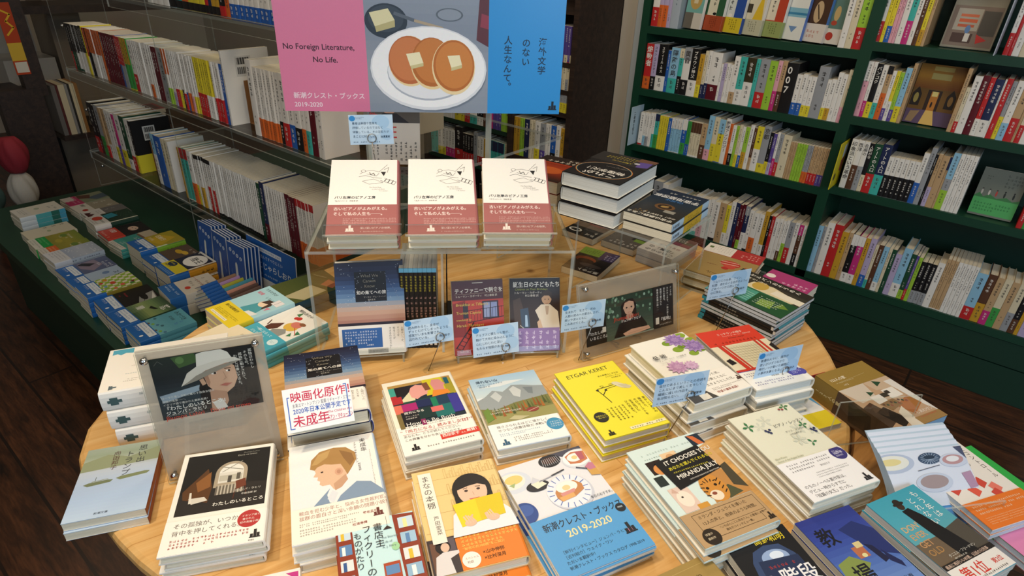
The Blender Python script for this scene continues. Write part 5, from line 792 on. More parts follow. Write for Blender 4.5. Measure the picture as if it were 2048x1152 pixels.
# right hand side of the table
D = {'c': '2a2a26', 's': '1f1d1b', 'pg': 'c9ccce', 'art': [('r', .72, 0, 1, 1, '2b2822'), ('r', .5, .2, .8, 1, '3a362c'), ('p', [(.5, .26), (.72, .3), (.78, .55), (.7, .8), (.6, .95), (.5, .9), (.48, .5)], 'd9cba4'), ('e', .66, .42, .14, .12, 'c2a04a'), ('p', [(.56, .6), (.72, .62), (.7, 1), (.54, 1)], 'e4dcc6'), ('r', 0, .1, .5, 1, '2f6a4c'), ('p', [(.1, .12), (.44, .14), (.46, .5), (.06, .52)], '4f9a86')] + [('l', [(.14 + .06 * i, .14), (.1 + .06 * i, .5)], 2, '9fc8b8') for i in range(5)] + [('p', [(0, .52), (.46, .5), (.5, 1), (0, 1)], '23502f'), ('p', [(.1, .62), (.3, .6), (.36, .76), (.12, .8)], '7a9a3c'), ('p', [(.2, .8), (.4, .84), (.3, .96)], '6a8a34'), ('V', .9, .16, 13.5, 'セルパンおそうめん', 'e6e2d6'), ('V', .78, .14, 9, '世界のごはん', 'd9d2be'), ('y', .1, .56, .4, .9, 5, 'd6dccc', .6), ('p', [(0, 0), (.9, 0), (.8, .08), (0, .14)], '5aa6b4')],
     'sart': [('y', .1, .5, .9, .8, 1, '9a9280', .9), ('r', 0, 0, 1, .03, 'd9d2c4'), ('r', 0, .93, 1, 1, '2f8a9a')]}
x, y, a, w, h, z = POS['mags']
for i in range(10):
    t = (z - TZ) / 10; turn = i in (0, 1, 2, 5, 6); what = 'dark food magazine with green leaves'
    book('magazine', what + ', topmost of its stack' if i == 9 else '%s from the top, %s' % (ORD[9 - i], what), 'mags', D, flat(x + rnd.uniform(-.004, .004), y + rnd.uniform(-.004, .004), TZ + i * t + .0003, a - math.pi / 2 + (math.pi if turn else 0)), .152, .18, t - .0006, True, 'copies in the tall magazine stack', 'magazine')
put('magenta', 'magenta magazine showing behind the tall magazine stack', {'c': 'a83a72', 'art': [('x', .06, .1, .7, .5, 2, 'e2b4cc', .8), ('e', .88, .45, .1, .1, 'e6dcd4')]}, 3, name='magazine', cat='magazine', w=.115, h=.07, yaw=3.05, dx=.0, dy=.045, zt=.735)
D = {'c': 'a08550', 's': 'd9d2c4', 'left': False, 'hard': True, 'art': [('e', .42, .5, .17, .13, 'b43a30'), ('e', .4, .42, .1, .1, 'c24a3c'), ('l', [(.28, .5), (.58, .46)], 2.5, 'e0c8b4'), ('l', [(.3, .56), (.58, .53)], 2.5, 'e0c8b4'), ('e', .45, .34, .06, .05, 'b0302a'), ('h', .08, .08, 15, 'コントロール', '3c2f1c'), ('e', .16, .5, .014, .014, 'b8362c'), ('x', .6, .34, .8, .38, 1, '8a5a3c')],
     'band': (.30, 'ab2f2e', [('r', .5, 0, 1, .98, 'dcd5ca'), ('x', .54, .2, .94, .9, 4, 'b0a598', .6), ('r', .88, .5, .95, .7, '5a6a3c'), ('x', .06, .2, .44, .8, 3, 'dc9a90', .7)], 'ab2f2e')}
x, y, a, w, h, z = POS['control']
stack('book', 'kraft coloured book with a red band in the low tray', 'control', D, x, y, a, .152, .205, z, TZ + .008, 2, 'copies in the kraft coloured book stack', .003)
D = {'c': '1b1a1c', 's': '17161a', 'hard': True, 'pg': 'dfe0da', 'art': [('e', .5, .32, .46, .4, '8a3a22'), ('e', .5, .32, .45, .39, 'c9a24a'), ('e', .5, .32, .44, .38, '2f6a8a'), ('e', .5, .32, .43, .37, '131216'), ('H', .2, .12, 27, 'これが', 'e6e2da', .0), ('H', .14, .27, 22, '物理学だ！', 'e6e2da'), ('x', .2, .47, .6, .52, 2, '8a8680', .7), ('r', 0, .64, 1, 1, '2a2828'), ('H', .3, .72, 9, '人類はついに', 'b9a83a'), ('x', .3, .8, .85, .94, 3, 'a8983a', .8), ('p', [(.02, .7), (.2, .66), (.24, .86), (.04, .92)], '5a4a90'), ('e', .24, .78, .05, .04, 'b9b9be'), ('p', [(0, .9), (.3, .86), (.3, 1), (0, 1)], '6a4a3a')]}
RZ = .868
x, y, a, w, h, z = POS['butsuri']
stack('book', 'thick black hardcover with a rainbow ring', 'butsuri', D, -.708, 1.254, math.radians(-176), .150, .21, RZ + .004 + .105, RZ + .001, 3, 'copies in the thick black hardcover stack', .003)
D = {'c': '20242a', 's': 'b9d4e6', 'left': True, 'art': [('g', 0, 0, 1, 1, ['241f18', '2a2a2c', '1a2a3c', '14233a']), ('e', .5, .42, .2, .17, '6a4a2a'), ('e', .5, .42, .14, .12, '2c2018'), ('e', .5, .42, .08, .06, '8a6a3c'), ('l', [(.44, .46), (.56, .39)], 1.2, 'd9c26a'), ('r', .2, .26, .42, .34, '8d8a80'), ('H', .06, .03, 14, '宇宙は無数にある', 'e2ded2'), ('H', .06, .12, 10, 'のか？を科学する', 'd9d4c8'), ('x', .65, .06, .95, .2, 3, '8a6a2c', .7), ('H', .04, .7, 22, '宇宙用語図鑑', 'dfe0e0'), ('H', .3, .62, 15, 'GUIDE', '3f74b0'), ('x', .1, .86, .8, .92, 1, 'b9b9b4')],
     'sart': [('r', 0, .3, 1, .8, 'd2ac32'), ('V', .5, .02, 8.5, '宇宙用語', '26303a'), ('x', .1, .4, .9, .72, 7, '6a5614', .6), ('r', 0, 0, 1, .0, '000000')]}
x, y, a, w, h, z = POS['uchu']
stack('book', 'dark space guide with a pale blue and yellow spine', 'uchu', D, -.566, 1.288, math.radians(-178), .120, .208, RZ + .042, RZ + .001, 2, 'copies in the dark space guide stack', .004)
D = {'c': 'a83a1c', 'pg': 'd4c9b0', 'art': [('g', 0, 0, 1, .7, ['2c1a14', '7a2a14', 'b8441f', '8a3018']), ('e', .5, .4, .3, .2, 'c8602a'), ('r', 0, .74, 1, 1, '2a201c'), ('x', .06, .76, .94, .96, 2, 'dcd4c6', .8)]}
stack('book', 'red and orange book behind the black hardcovers', 'orange', D, -.885, 1.262, math.radians(-172), .132, .19, RZ + .062, RZ + .001, 2, 'copies in the red and orange book stack', .003)
D = {'c': '2a1f1c', 'pg': 'd9ceb4', 'art': [('H', .05, .05, 15, '悪アウト', 'e6e0d6'), ('h', .2, .17, 9, 'ボクソ', 'd9d2c8'), ('e', .66, .5, .28, .17, '9a4420'), ('e', .62, .44, .22, .12, '3a1f18'), ('e', .4, .3, .3, .1, '5a4a44'), ('r', .4, .7, 1, 1, '84a63a'), ('x', .44, .76, .96, .94, 3, '3a4a14'), ('r', 0, .62, .42, 1, '45345e'), ('x', .03, .66, .38, .96, 4, 'd2cae0', .8)]}
x, y, a, w, h, z = POS['boku']
stack('paperback', 'dark paperback with green and purple corner under the riser', 'boku', D, x, y, a, .105, .15, z, TZ, 1, None, 0, True, 'paperback')
D = {'c': '57514a', 'pg': 'd9ceb4', 'art': [('x', .06, .05, .94, .26, 2, 'd9d3c8', .8), ('r', 0, .6, 1, 1, '6a635c'), ('r', 0, .42, .4, .62, '26231f'), ('r', 0, .36, .3, .5, '6f8f36')]}
stack('paperback', 'grey paperback with a green patch under the riser', 'nou', D, POS['nou'][0], POS['nou'][1], POS['nou'][2], .106, .15, .69, TZ, 1, None, 0, True, 'paperback')
D = {'c': 'cfc8bd', 'pg': 'd9d6cc', 'art': [('H', .06, .05, 17, 'これからの', '2c2a28'), ('H', .06, .2, 17, '「正義」の', '2c2a28'), ('h', .1, .4, 13, '話をしよう', '8a4a52'), ('r', 0, .62, 1, 1, '4f4840'), ('x', .2, .78, .9, .92, 2, 'c9c2b4', .8), ('r', 0, .6, .5, .74, '7a3a4a')]}
stack('paperback', 'white paperback with large black title under the riser', 'seigi', D, POS['seigi'][0], POS['seigi'][1], POS['seigi'][2], .108, .152, .712, TZ, 2, 'copies in the white paperback stack under the riser', .003, True, 'paperback')
D = {'c': '6a5a4c', 'pg': 'd9ceb4', 'art': [('r', 0, 0, 1, .4, '1c1a18'), ('e', .74, .2, .2, .12, 'e0dcd2'), ('e', .74, .2, .14, .08, '26231f'), ('x', .06, .06, .5, .32, 2, 'd9d3c8', .8), ('e', .4, .68, .3, .16, '7a4a42'), ('x', .4, .7, .9, .9, 2, '9a8a7a')]}
stack('paperback', 'black and brown paperback under the left of the riser', 'under', D, POS['under'][0], POS['under'][1], POS['under'][2], .108, .152, .69, TZ, 1, None, 0, True, 'paperback')
# ------------------------------------------------------------------ books on the bench
BZ = TZ
D = {'c': '3a96aa', 'pg': 'cfcac0', 'art': [('g', 0, 0, 1, .55, ['3f9ab0', '4aa0b4', '5aa0ac']), ('r', 0, .52, 1, .8, '6a5a48'), ('p', [(.6, .5), (1, .46), (1, .8), (.5, .8)], '4f4a42'), ('H', .06, .32, 13, "DON'T", 'd0a878'), ('H', .06, .41, 13, 'EVER', 'c89a6c'), ('H', .06, .5, 13, 'GET', 'bd8f62'), ('H', .06, .59, 13, 'OLD', 'a9804f'), ('p', [(.36, .2), (.5, .19), (.58, .3), (.66, .5), (.76, .78), (.46, .82), (.4, .5)], '17171a'), ('e', .42, .15, .06, .06, '3a2c24'), ('e', .43, .12, .1, .03, '2a2420'), ('e', .43, .1, .06, .05, '2a2420'), ('v', .82, .05, 12.5, 'もう年は', 'e6eae8'), ('v', .66, .1, 12.5, 'とれない', 'e6eae8'), ('h', .26, .7, 5, 'ダニエル・フリードマン', 'd9d6cc'), ('h', .3, .745, 4, '野口百合子 訳', 'd9d6cc')],
     'band': (.24, 'e6e2dc', [('r', 0, 0, 1, .22, '231f1e'), ('h', .04, .05, 5.5, '最高に格好いい87歳、伝説の元刑事', 'e6c8b4'), ('H', .14, .34, 19, '第1位', 'cf3a30'), ('H', .72, .5, 8, '第2位', 'cf3a30'), ('x', .1, .82, .9, .94, 1, '4a4642', .8)], None)}
put('mou', 'blue paperback with a man in a black coat', D, 4, BZ, 'paperback', 'paperback', w=.104, h=.15)
D = {'c': '17181c', 'pg': 'd4cdbf', 'art': [('p', [(.2, .3), (.3, .2), (.5, .16), (.72, .18), (.84, .3), (.9, .6), (.1, .6)], '34466a'), ('e', .55, .3, .2, .12, '8fa6cc'), ('e', .58, .28, .1, .06, 'd2deee'), ('p', [(.28, .3), (.86, .32), (.9, 1), (.1, 1)], '23304f'), ('H', .4, .07, 12.5, '高野和明', 'd9c22c'), ('x', .36, .36, .8, .4, 1, 'b03a34', .9), ('H', .08, .42, 30, '13', 'e4e4e6'), ('H', .42, .42, 28, '階段', 'e4e4e6')]}
put('kai13', 'black paperback with a yellow author name', D, 2, BZ + .0145, 'paperback', 'paperback', w=.105, h=.15, dx=.0, dy=-.005)
book('paperback', 'plain paperback under the stack of black paperbacks', 'base13', {'c': 'b9a88a', 'pg': 'd4cdbf'}, flat(POS['kai13'][0], POS['kai13'][1] - .005, BZ + .0003, POS['kai13'][2]), .105, .15, .0138, False, None, 'paperback')
D = {'c': '2c3f86', 'pg': 'd4cdbf', 'art': [('g', 0, 0, 1, .85, ['2a3684', '34489a', '4a6ab0', '6a8ac4']), ('p', [(.5, .2), (.8, .16), (1, .3), (1, .6), (.7, .5)], '23306a'), ('p', [(.05, .5), (.3, .46), (.5, .58), (.2, .72), (0, .66)], '7f8f4a'), ('r', .42, .4, .6, .52, 'b06a4a'), ('r', .5, .36, .62, .42, 'd0c08a'), ('p', [(.64, .4), (.74, .44), (.8, .6), (.7, .62)], '1c2040'), ('p', [(.8, .5), (.92, .66), (.9, .72), (.78, .62)], '1c2450'), ('e', .52, .5, .04, .03, 'd8d29a'), ('H', .1, .14, 31, '教', '141620'), ('H', .14, .56, 31, '場', '141620'), ('h', .58, .78, 7.5, '長岡弘樹', '26304a')], 'band': (.12, 'e4dcd4', [('e', .75, .3, .12, .12, 'c43a34'), ('H', .68, .1, 5, '30万部', 'efe2dc'), ('H', .2, .3, 10, '話題の', 'c43a34')], None)}
put('kyojo', 'blue paperback with two huge black characters', D, 3, BZ, 'paperback', 'paperback', w=.104, h=.15, dx=.004)
D = {'c': 'e4dfd8', 's': 'd9d6cf', 'pg': 'c4cdd8', 'art': [('p', [(.1, .14), (.3, .06), (.44, .12), (.44, .24), (.14, .25)], 'dd5a3c'), ('p', [(.2, .06), (.3, .02), (.4, .1)], 'dd5a3c'), ('x', .16, .14, .4, .2, 2, 'f0d0c0', .8), ('v', .9, .1, 9.5, '怒りをコントロール', '3a3634'), ('v', .72, .1, 9.5, 'できない子の', '3a3634'), ('v', .54, .16, 9.5, '理解と援助', '3a3634')] + [('p', [(u, v), (u + .12, v - .03), (u + .16, v + .05), (u + .04, v + .09)], c) for u, v, c in ((.1, .42, 'd85a48'), (.06, .56, 'c84a3c'), (.3, .62, 'd85a48'), (.5, .56, 'c84a3c'), (.62, .64, 'e07a6a'), (.56, .7, 'c84a3c'))] + [('l', [(.4, .5), (.36, .6)], .5, '999999'), ('l', [(.55, .46), (.55, .56)], .5, '999999')],
     'band': (.265, 'e0762a', [('x', .08, .12, .9, .5, 3, 'f2d8b4', .62), ('x', .08, .58, .9, .86, 4, 'eebf90', .6)], None)}
put('okori', 'white book with red cubes and an orange band', D, 2, BZ + .0215, dx=.0, dy=.0, w=.125, h=.182, yaw=math.radians(58))
D = {'c': '2fa046', 'pg': 'b9c6d6', 'art': [('r', 0, 0, 1, .62, '33a84a')], 'band': (.3, 'd884b0', [('x', .3, .2, .95, .6, 2, '8a3a66', .8), ('r', .8, .7, 1, 1, 'd0505a')], None)}
x, y, a, w, h, z = POS['okori']
stack('book', 'green book with a pink band under the red cube books', 'midori', D, x + .052, y + .006, math.radians(60), .148, .205, BZ + .021, BZ, 2, 'copies in the green book stack', .004)
D = {'c': '8f7434', 's': '8a7034', 'left': True, 'hard': False, 'pg': '8fb0d0', 'art': [('r', 0, 0, 1, .3, '94793a'), ('H', .08, .12, 9, '123人の家', 'e6dec8'), ('x', .12, .19, .5, .21, 1, 'cfc4a0', .9), ('l', [(.14, .2), (.75, .17)], .4, 'c9bb8c'), ('h', .2, .23, 6, 'vol.2', 'e6dec8'), ('r', 0, .3, 1, 1, 'b99a7c'), ('p', [(0, .3), (.5, .3), (.42, .52), (.1, .54)], 'cbbfb0'), ('p', [(.5, .3), (1, .3), (1, .5), (.55, .44)], 'c2ab92'), ('p', [(.84, .36), (1, .36), (1, .92), (.92, .8)], 'd6d2cc'), ('r', .6, .46, .84, .6, 'e0dcd4'), ('r', .62, .48, .7, .53, '3a342e'), ('r', .3, .5, .5, .62, 'dad6d0'), ('r', .5, .5, .62, .56, '3c372e'), ('p', [(.0, .6), (.2, .56), (.3, .84), (.0, .92)], '4a3a2e'), ('p', [(.1, .7), (.3, .66), (.42, .9), (.2, .96)], '2a221c'), ('p', [(.5, .7), (.86, .62), (.92, .76), (.6, .86)], 'a8683a'), ('p', [(.3, .62), (.6, .6), (.64, .7), (.36, .74)], '8a6a44'), ('p', [(.4, .78), (.56, .72), (.5, 1), (.3, 1)], 'd9d0c0'), ('p', [(.66, .31), (.78, .36), (.64, .4)], '2c4a34'), ('p', [(.36, .42), (.46, .46), (.34, .49)], '2c4a34'), ('r', .5, .9, 1, 1, '9a7a4c'), ('h', .62, .83, 9, 'しあわせい', 'efe6da'), ('x', .6, .9, .95, .93, 1, 'c25a4a', .8)] + [('e', .35 + .05 * i, .64 + .02 * (i % 3), .02, .02, ('5a3a2c', '3a4a34', '8a4a3a')[i % 3]) for i in range(9)],  # blue page edges: window daylight's tint put into the page colour
     'sart': [('r', 0, .3, 1, 1, '4a382c'), ('V', .5, .05, 9, '123人の家', 'd2c69a'), ('p', [(.1, .5), (.9, .44), (.9, .7), (.2, .76)], '2a211b')]}
put('h123', 'thick gold topped book with an open plan house photo', D, 1, BZ, jit=.003, w=.13, h=.178)
D = {'c': 'dfe2e4', 'pg': 'cfd6dc', 'art': [('p', [(.3, 0), (1, 0), (1, .7), (.84, .3), (.6, .1)], '5a9ec8'), ('H', .6, .42, 9, '間', '3a3a3a'), ('r', 0, .74, 1, 1, 'd9c62c'), ('H', .1, .8, 10, '新聞', '2c2a1c')]}
book('paperback', 'white and blue paperback tucked beside the gold topped book', 'blue', D, flat(-.155, 1.068, TZ + .0003, math.radians(60)), .10, .15, .012, True, None, 'paperback')
b = MB(); b.box(-.04, -.0006, 0, .04, .0006, .03, paper('b0303a')); art_on(b, [('h', .1, .1, 17, 'ナツ', 'e6dcd8')], .08, .03, lambda x, y, l: (x, -.0006 - l, .015 + y))
o = b.build('red_card'); o.matrix_world = Matrix.Translation((-.150, 1.155, TZ + .0005)) @ Matrix.Rotation(math.radians(62), 4, 'Z'); tag(o, 'small red card showing below the red and cream hardcovers', 'card')
# catalogues standing in a clear box on the bench
x0, y0, a = .070, .985, math.radians(50)
MM = Matrix.Translation((x0, y0, BZ)) @ Matrix.Rotation(a, 4, 'Z')
hb = thing('leaflet_box', 'clear leaflet box holding bent catalogues on the bench', 'leaflet holder', MM)
b = MB(); b.box(-.08, -.07, .0005, .08, .12, .003, CLEAR, EDGE); b.box(-.08, -.073, .0005, .08, -.07, .05, CLEAR, EDGE); b.box(-.08, .118, .0005, .08, .121, .10, CLEAR, EDGE); b.build('box_body', hb)
CAT = [('r', 0, 0, 1, 1, 'ccd2de'), ('e', .1, .16, .26, .2, 'a9b4c8'), ('e', .1, .15, .2, .15, 'd6d6cc'), ('e', .08, .14, .13, .07, 'd2c48a'), ('e', .56, .14, .14, .12, '3f5068')] + [('l', [(.56, .14), (.56 + .11 * math.cos(q * .35), .14 + .085 * math.sin(q * .35))], 1, '9fb0c4') for q in range(18)] + [('e', .56, .12, .07, .04, '2c3a4c'), ('e', .84, .2, .18, .14, 'bcc4d4'), ('e', .83, .19, .13, .1, 'b08a8c'), ('e', .83, .18, .08, .06, 'd6d6d8'), ('l', [(.36, .3), (.64, .25)], 2, '5a6070'), ('e', .5, .48, .22, .18, 'b9c2d2'), ('e', .5, .47, .17, .13, '9a8a8a'), ('p', [(.86, .4), (.98, .38), (1, .6), (.9, .62)], 'a888a0'), ('r', 0, .8, 1, 1, '4f8fc8'), ('p', [(.9, .0), (1, 0), (1, .2)], '4a5068')]
for k in range(5):
    tl = math.radians(-24 - 3 * k); n = 10; bb = MB(); H = .20; w = .147
    # a sheet-thin booklet that bends over the lip: built as a curved slab with thickness
    pts = []
    for i in range(n + 1):
        s_ = i / n; pts.append((-.045 + .009 * k + .088 * s_, .004 + .003 * k + .072 * s_ ** .7))
    for side, d in ((0, 0), (1, .0055)):
        pass
    vs = []; 
    for (yy, zz) in pts:
        for xx in (-w / 2, w / 2):
            for d in (0, .0055): vs.append((xx, yy + d, zz))
    def idx(i, xs, d): return i * 4 + xs * 2 + d
    cov = paper('ccd2de'); blu = paper('4f8fc8'); pgm = paper('b4cadf')
    for i in range(n):
        bb.add([vs[idx(i, 0, 0)], vs[idx(i, 1, 0)], vs[idx(i + 1, 1, 0)], vs[idx(i + 1, 0, 0)]], [(0, 1, 2, 3)], cov if i > 1 else blu)
        bb.add([vs[idx(i, 0, 1)], vs[idx(i, 1, 1)], vs[idx(i + 1, 1, 1)], vs[idx(i + 1, 0, 1)]], [(0, 3, 2, 1)], blu)
        for xs in (0, 1): bb.add([vs[idx(i, xs, 0)], vs[idx(i, xs, 1)], vs[idx(i + 1, xs, 1)], vs[idx(i + 1, xs, 0)]], [(0, 1, 2, 3)], pgm)
    bb.add([vs[idx(n, 0, 0)], vs[idx(n, 1, 0)], vs[idx(n, 1, 1)], vs[idx(n, 0, 1)]], [(0, 1, 2, 3)], pgm); bb.add([vs[idx(0, 0, 0)], vs[idx(0, 1, 0)], vs[idx(0, 1, 1)], vs[idx(0, 0, 1)]], [(0, 3, 2, 1)], pgm)
    if k == 0:
        def onface(x, y, l):
            s_ = min(max(.5 + y / H, 0), .9999) * n; i = int(s_); f = s_ - i; p, q = pts[i], pts[i + 1]; return (x, p[0] + (q[0] - p[0]) * f - l - .0004, p[1] + (q[1] - p[1]) * f)
        art_on(bb, CAT[1:], w, H, onface)
    o = bb.build('catalogue'); o.matrix_world = MM @ Matrix.Translation((0, -.022, 0))
    tag(o, ['front catalogue bending in the clear box on the bench', 'second catalogue from the front in the clear box', 'third catalogue from the front in the clear box', 'fourth catalogue from the front in the clear box', 'rear catalogue standing in the clear box'][k], 'catalogue', 'catalogues in the clear box')
# ------------------------------------------------------------------ paperbacks on the green plinth
PZ = .42
def ps(key, what, D, n, x=None, y=None, w=.104, h=.148, yaw=None, z=None, name='paperback'):
    px, py, a, pw, ph, pz = POS[key]
    stack(name, what, key, D, px if x is None else x, py if y is None else y, a if yaw is None else yaw, w, h, z or pz, PZ, n, 'copies in the ' + what + ' stack', .002, True, name)
NW = lambda fr=.34: (fr, '1f63ae', [('h', .1, .5, 9, 'ナツイチ', 'e6edf2'), ('r', .08, .06, .92, .46, 'dfe6ea'), ('x', .12, .1, .88, .42, 2, '3f74b4', .7), ('e', .72, .72, .04, .05, 'e6edf2')], '1f63ae')
ps('P1', 'white paperback with a teal banded spine', {'c': 'ded9c8', 's': 'd2dada', 'art': [('x', .4, .1, .9, .3, 2, '6a7a74', .7), ('e', .4, .5, .1, .08, 'b0b8a0')], 'band': (.3, 'd9d6cc', [('x', .2, .2, .8, .7, 3, '8a8f88', .7)], 'd2d6d6'), 'sart': [('r', 0, 0, 1, .14, '4a9ab4'), ('r', 0, .14, 1, .32, '2f6a5c'), ('r', 0, .32, 1, .66, '55a8a8')]}, 3, w=.108)
ps('P2a', 'cream paperback with faint print at the outer row', {'c': 'd9d1b8', 'art': [('x', .06, .05, .14, .6, 3, '8a8470', .6), ('e', .5, .5, .09, .06, 'a9b48c')]}, 2, x=-2.60)
OL = [('g', 0, 0, 1, .66, ['7f8f3a', 'a39a3a', '8f8a34']), ('x', .25, .16, .8, .42, 3, 'dfe0c4', .7), ('e', .3, .3, .16, .1, '6f8a3c'), ('e', .7, .48, .18, .1, 'b0a23c')]
ps('P2b', 'olive map paperback with a green and white band', {'c': '98923c', 'art': OL, 'band': (.36, 'd9d8ca', [('r', 0, 0, 1, .55, '1f9a48'), ('x', .1, .1, .9, .5, 2, '7fcf90', .7), ('x', .1, .62, .9, .95, 2, '8f9a84', .7)], '1f9a48')}, 2, x=-2.488, z=.455)
ps('P2b', 'olive map paperback with an orange and white band', {'c': '98923c', 'art': OL, 'band': (.36, 'd9d4c8', [('r', 0, 0, 1, .55, 'd8662a'), ('x', .1, .1, .9, .5, 2, 'f0b48a', .7), ('x', .1, .62, .9, .95, 2, '9a948a', .7)], 'd8662a')}, 2, x=-2.381, z=.456)
ps('P3', 'pale blue snowy paperback with a white band', {'c': 'a9b4c2', 's': 'aab4be', 'art': [('g', 0, 0, 1, .7, ['aab4c0', 'b9c0cc', '9fabc0'])] + [('e', rnd.uniform(.05, .95), rnd.uniform(.05, .65), .03, .02, 'd6dae0') for _ in range(18)] + [('x', .5, .08, .9, .2, 2, 'e6e8ec', .7)], 'band': (.34, 'd2d2d4', [('x', .1, .1, .9, .8, 4, '8d8f9a', .6)], 'bfc2c8'), 'sart': [('y', .3, .1, .7, .9, 1, '4a5468', .9)]}, 3, w=.102)
ps('P4', 'blue banded paperback with a grey seashore photo', {'c': '5a6484', 'art': [('p', [(.05, .25), (.6, .2), (.9, .45), (.5, .62), (.1, .6)], '8d8090'), ('p', [(.1, .5), (.4, .3), (.5, .44), (.2, .62)], '2c2c34'), ('x', .4, .04, .95, .3, 3, 'dfe2ea', .75)], 'band': NW()}, 2, w=.1)
ps('P4', 'blue banded paperback with a white ink title', {'c': 'a9bcd0', 'art': [('H', .36, .08, 18, 'ス', '26304a'), ('H', .6, .04, 18, '蒼', '2c3c5a'), ('e', .3, .3, .1, .1, '6f8ab0')], 'band': NW()}, 3, x=-2.062, y=.512, z=.465, w=.104)
CH = [('r', .25 * i + (.125 if j % 2 else 0) - .06, .09 * j, .25 * i + .065 + (.125 if j % 2 else 0), .09 * j + .09, '8fb038') for i in range(5) for j in range(8)]
ps('P6', 'blue banded paperback with green checks and fruit', {'c': 'ddd8bc', 's': '8a7a2c', 'art': CH + [('e', .5, .42, .09, .07, 'c2452c'), ('e', .78, .3, .08, .06, 'd4604a'), ('e', .2, .5, .07, .06, 'd08a2c'), ('e', .62, .58, .08, .04, '6fa0b4'), ('e', .34, .6, .06, .05, 'c23a30'), ('e', .9, .46, .06, .05, 'cf6a3a'), ('e', .86, .14, .05, .06, '3f7a3a'), ('p', [(.7, .06), (.84, .1), (.74, .16)], '7a2f22')], 'band': NW()}, 4, x=-1.953, w=.103)
ps('P7', 'blue banded black paperback with a dark eye shape', {'c': '1a1816', 'art': [('p', [(.5, .02), (.98, .06), (.98, .4), (.6, .3)], '8d8d86'), ('p', [(.55, .04), (.97, .08), (.97, .16)], 'd2d0c6'), ('e', .66, .24, .26, .09, '141311'), ('l', [(.5, .16), (.98, .3)], 1.5, '141311'), ('h', .14, .44, 9, 'Another', 'b03038'), ('h', .2, .56, 5, '綾辻', 'a82c34')], 'band': NW()}, 4, x=-1.847, w=.103)
ps('P8', 'blue banded green paperback with a large white title', {'c': '2f4a34', 'art': [('g', 0, 0, 1, .66, ['39503a', '6f8a58', '8f9f60', '3c5a3c'])] + [('l', [(.05 + .06 * i, .36), (.02 + .06 * i, .66)], 1, '9fb48c') for i in range(8)] + [('p', [(.4, .3), (.7, .24), (.66, .3), (.5, .36)], '1c241a'), ('H', .62, .06, 26, '怒', 'e6e6dc'), ('H', .2, .4, 22, '闇', 'e6e6dc')], 'band': NW()}, 4, x=-1.741, w=.103)
ps('P9', 'blue banded turquoise paperback with round dots', {'c': '5fa4b4', 'art': [('g', 0, 0, 1, .66, ['62aaba', '5a9fb0', '6fb0bc']), ('H', .1, .07, 15, 'みかづき', '24363c'), ('h', .22, .24, 9, '森 絵都', '2c444a'), ('x', .66, .14, .96, .34, 2, '4f86b4', .8)] + [('e', .1 + .12 * i, .5 + .05 * ((i * 3) % 4), .05, .04, ('3f6f7c', '6a5a50', '7fb04a', '4a7a9a')[i % 4]) for i in range(8)], 'band': NW()}, 4, x=-1.634, w=.104, yaw=-.04)
ps('Q1', 'magenta banded paperback with a brown landscape', {'c': '7f8468', 'art': [('p', [(.3, .0), (.8, .0), (.9, .3), (.5, .5)], '4a5a64'), ('p', [(.2, .3), (.6, .4), (.4, .66), (0, .6)], '5a3a2c')], 'band': (.36, 'b0305c', [('r', 0, .3, .5, 1, 'c9c2b2'), ('x', .05, .1, .9, .9, 3, 'e2b4c4', .7)], None)}, 3, w=.105, x=-2.86)
ps('Q1', 'cream paperback with black printed title in the inner row', {'c': '9a927c', 'art': [('x', .1, .1, .9, .5, 2, 'c9c4b2', .8)], 'band': (.4, 'd6cfc0', [('H', .08, .2, 15, '残穢', '2a2622'), ('e', .8, .5, .13, .1, 'b0382c')], None)}, 3, w=.1, x=-2.75, y=.748)
ps('Q2', 'white paperback with a dark red crown drawing', {'c': '6f6d6a', 'art': [('x', .2, .2, .7, .5, 2, '9a9894', .7)], 'band': (.46, 'd8d4cc', [('p', [(.2, .9), (.28, .56), (.4, .7), (.52, .5), (.64, .7), (.8, .54), (.84, .9)], '4a1c1e'), ('x', .2, .1, .8, .36, 2, '9a9690', .7)], None)}, 3, w=.104, x=-2.64, yaw=-.03)
ps('Q3', 'dark green thick paperback with a white band', {'c': '1d3a2c', 's': '1d3a2c', 'ro': .012, 'art': [('e', rnd.uniform(.1, .9), rnd.uniform(.02, .5), .012, .01, '6a9a7a') for _ in range(24)] + [('p', [(.1, .4), (.5, .34), (.6, .6), (.2, .64)], '2f8a9a')], 'band': (.36, 'd8d4ca', [('e', .34, .4, .2, .16, 'c2402c'), ('H', .5, .24, 10, '森のなか', '2f4a3a'), ('x', .1, .62, .9, .92, 2, '8a867c', .7)], 'd8d4ca')}, 2, w=.106, h=.15, x=-2.515)
ps('Q4', 'red banded paperback with a pale face on black', {'c': '1f1c1d', 'art': [('e', .5, .3, .22, .16, 'd2b49c'), ('e', .58, .26, .03, .02, '2a2020'), ('e', .44, .3, .03, .02, '2a2020'), ('p', [(.5, .38), (.6, .36), (.56, .42)], 'a83a34')], 'band': (.4, 'c8402f', [('H', .08, .06, 26, '100', 'e6ded4'), ('x', .1, .7, .9, .9, 1, 'efc4b4', .8)], None)}, 3, w=.102, x=-2.405)
ps('Q5', 'teal and cream paperback with a small square title', {'c': '3f948a', 'art': [('r', 0, 0, 1, .3, 'c2b49a'), ('r', .05, .3, .95, .36, '7a5a48'), ('x', .3, .4, .8, .52, 2, 'dfe6de', .8)], 'band': (.3, '4a9d92', [('r', 0, .6, 1, 1, 'dcd6c8'), ('x', .1, .66, .9, .94, 2, '6a6a60', .8), ('x', .3, .1, .8, .5, 2, 'cfe0da', .8)], None)}, 3, w=.102, x=-2.295)
def g_(hx): return hx
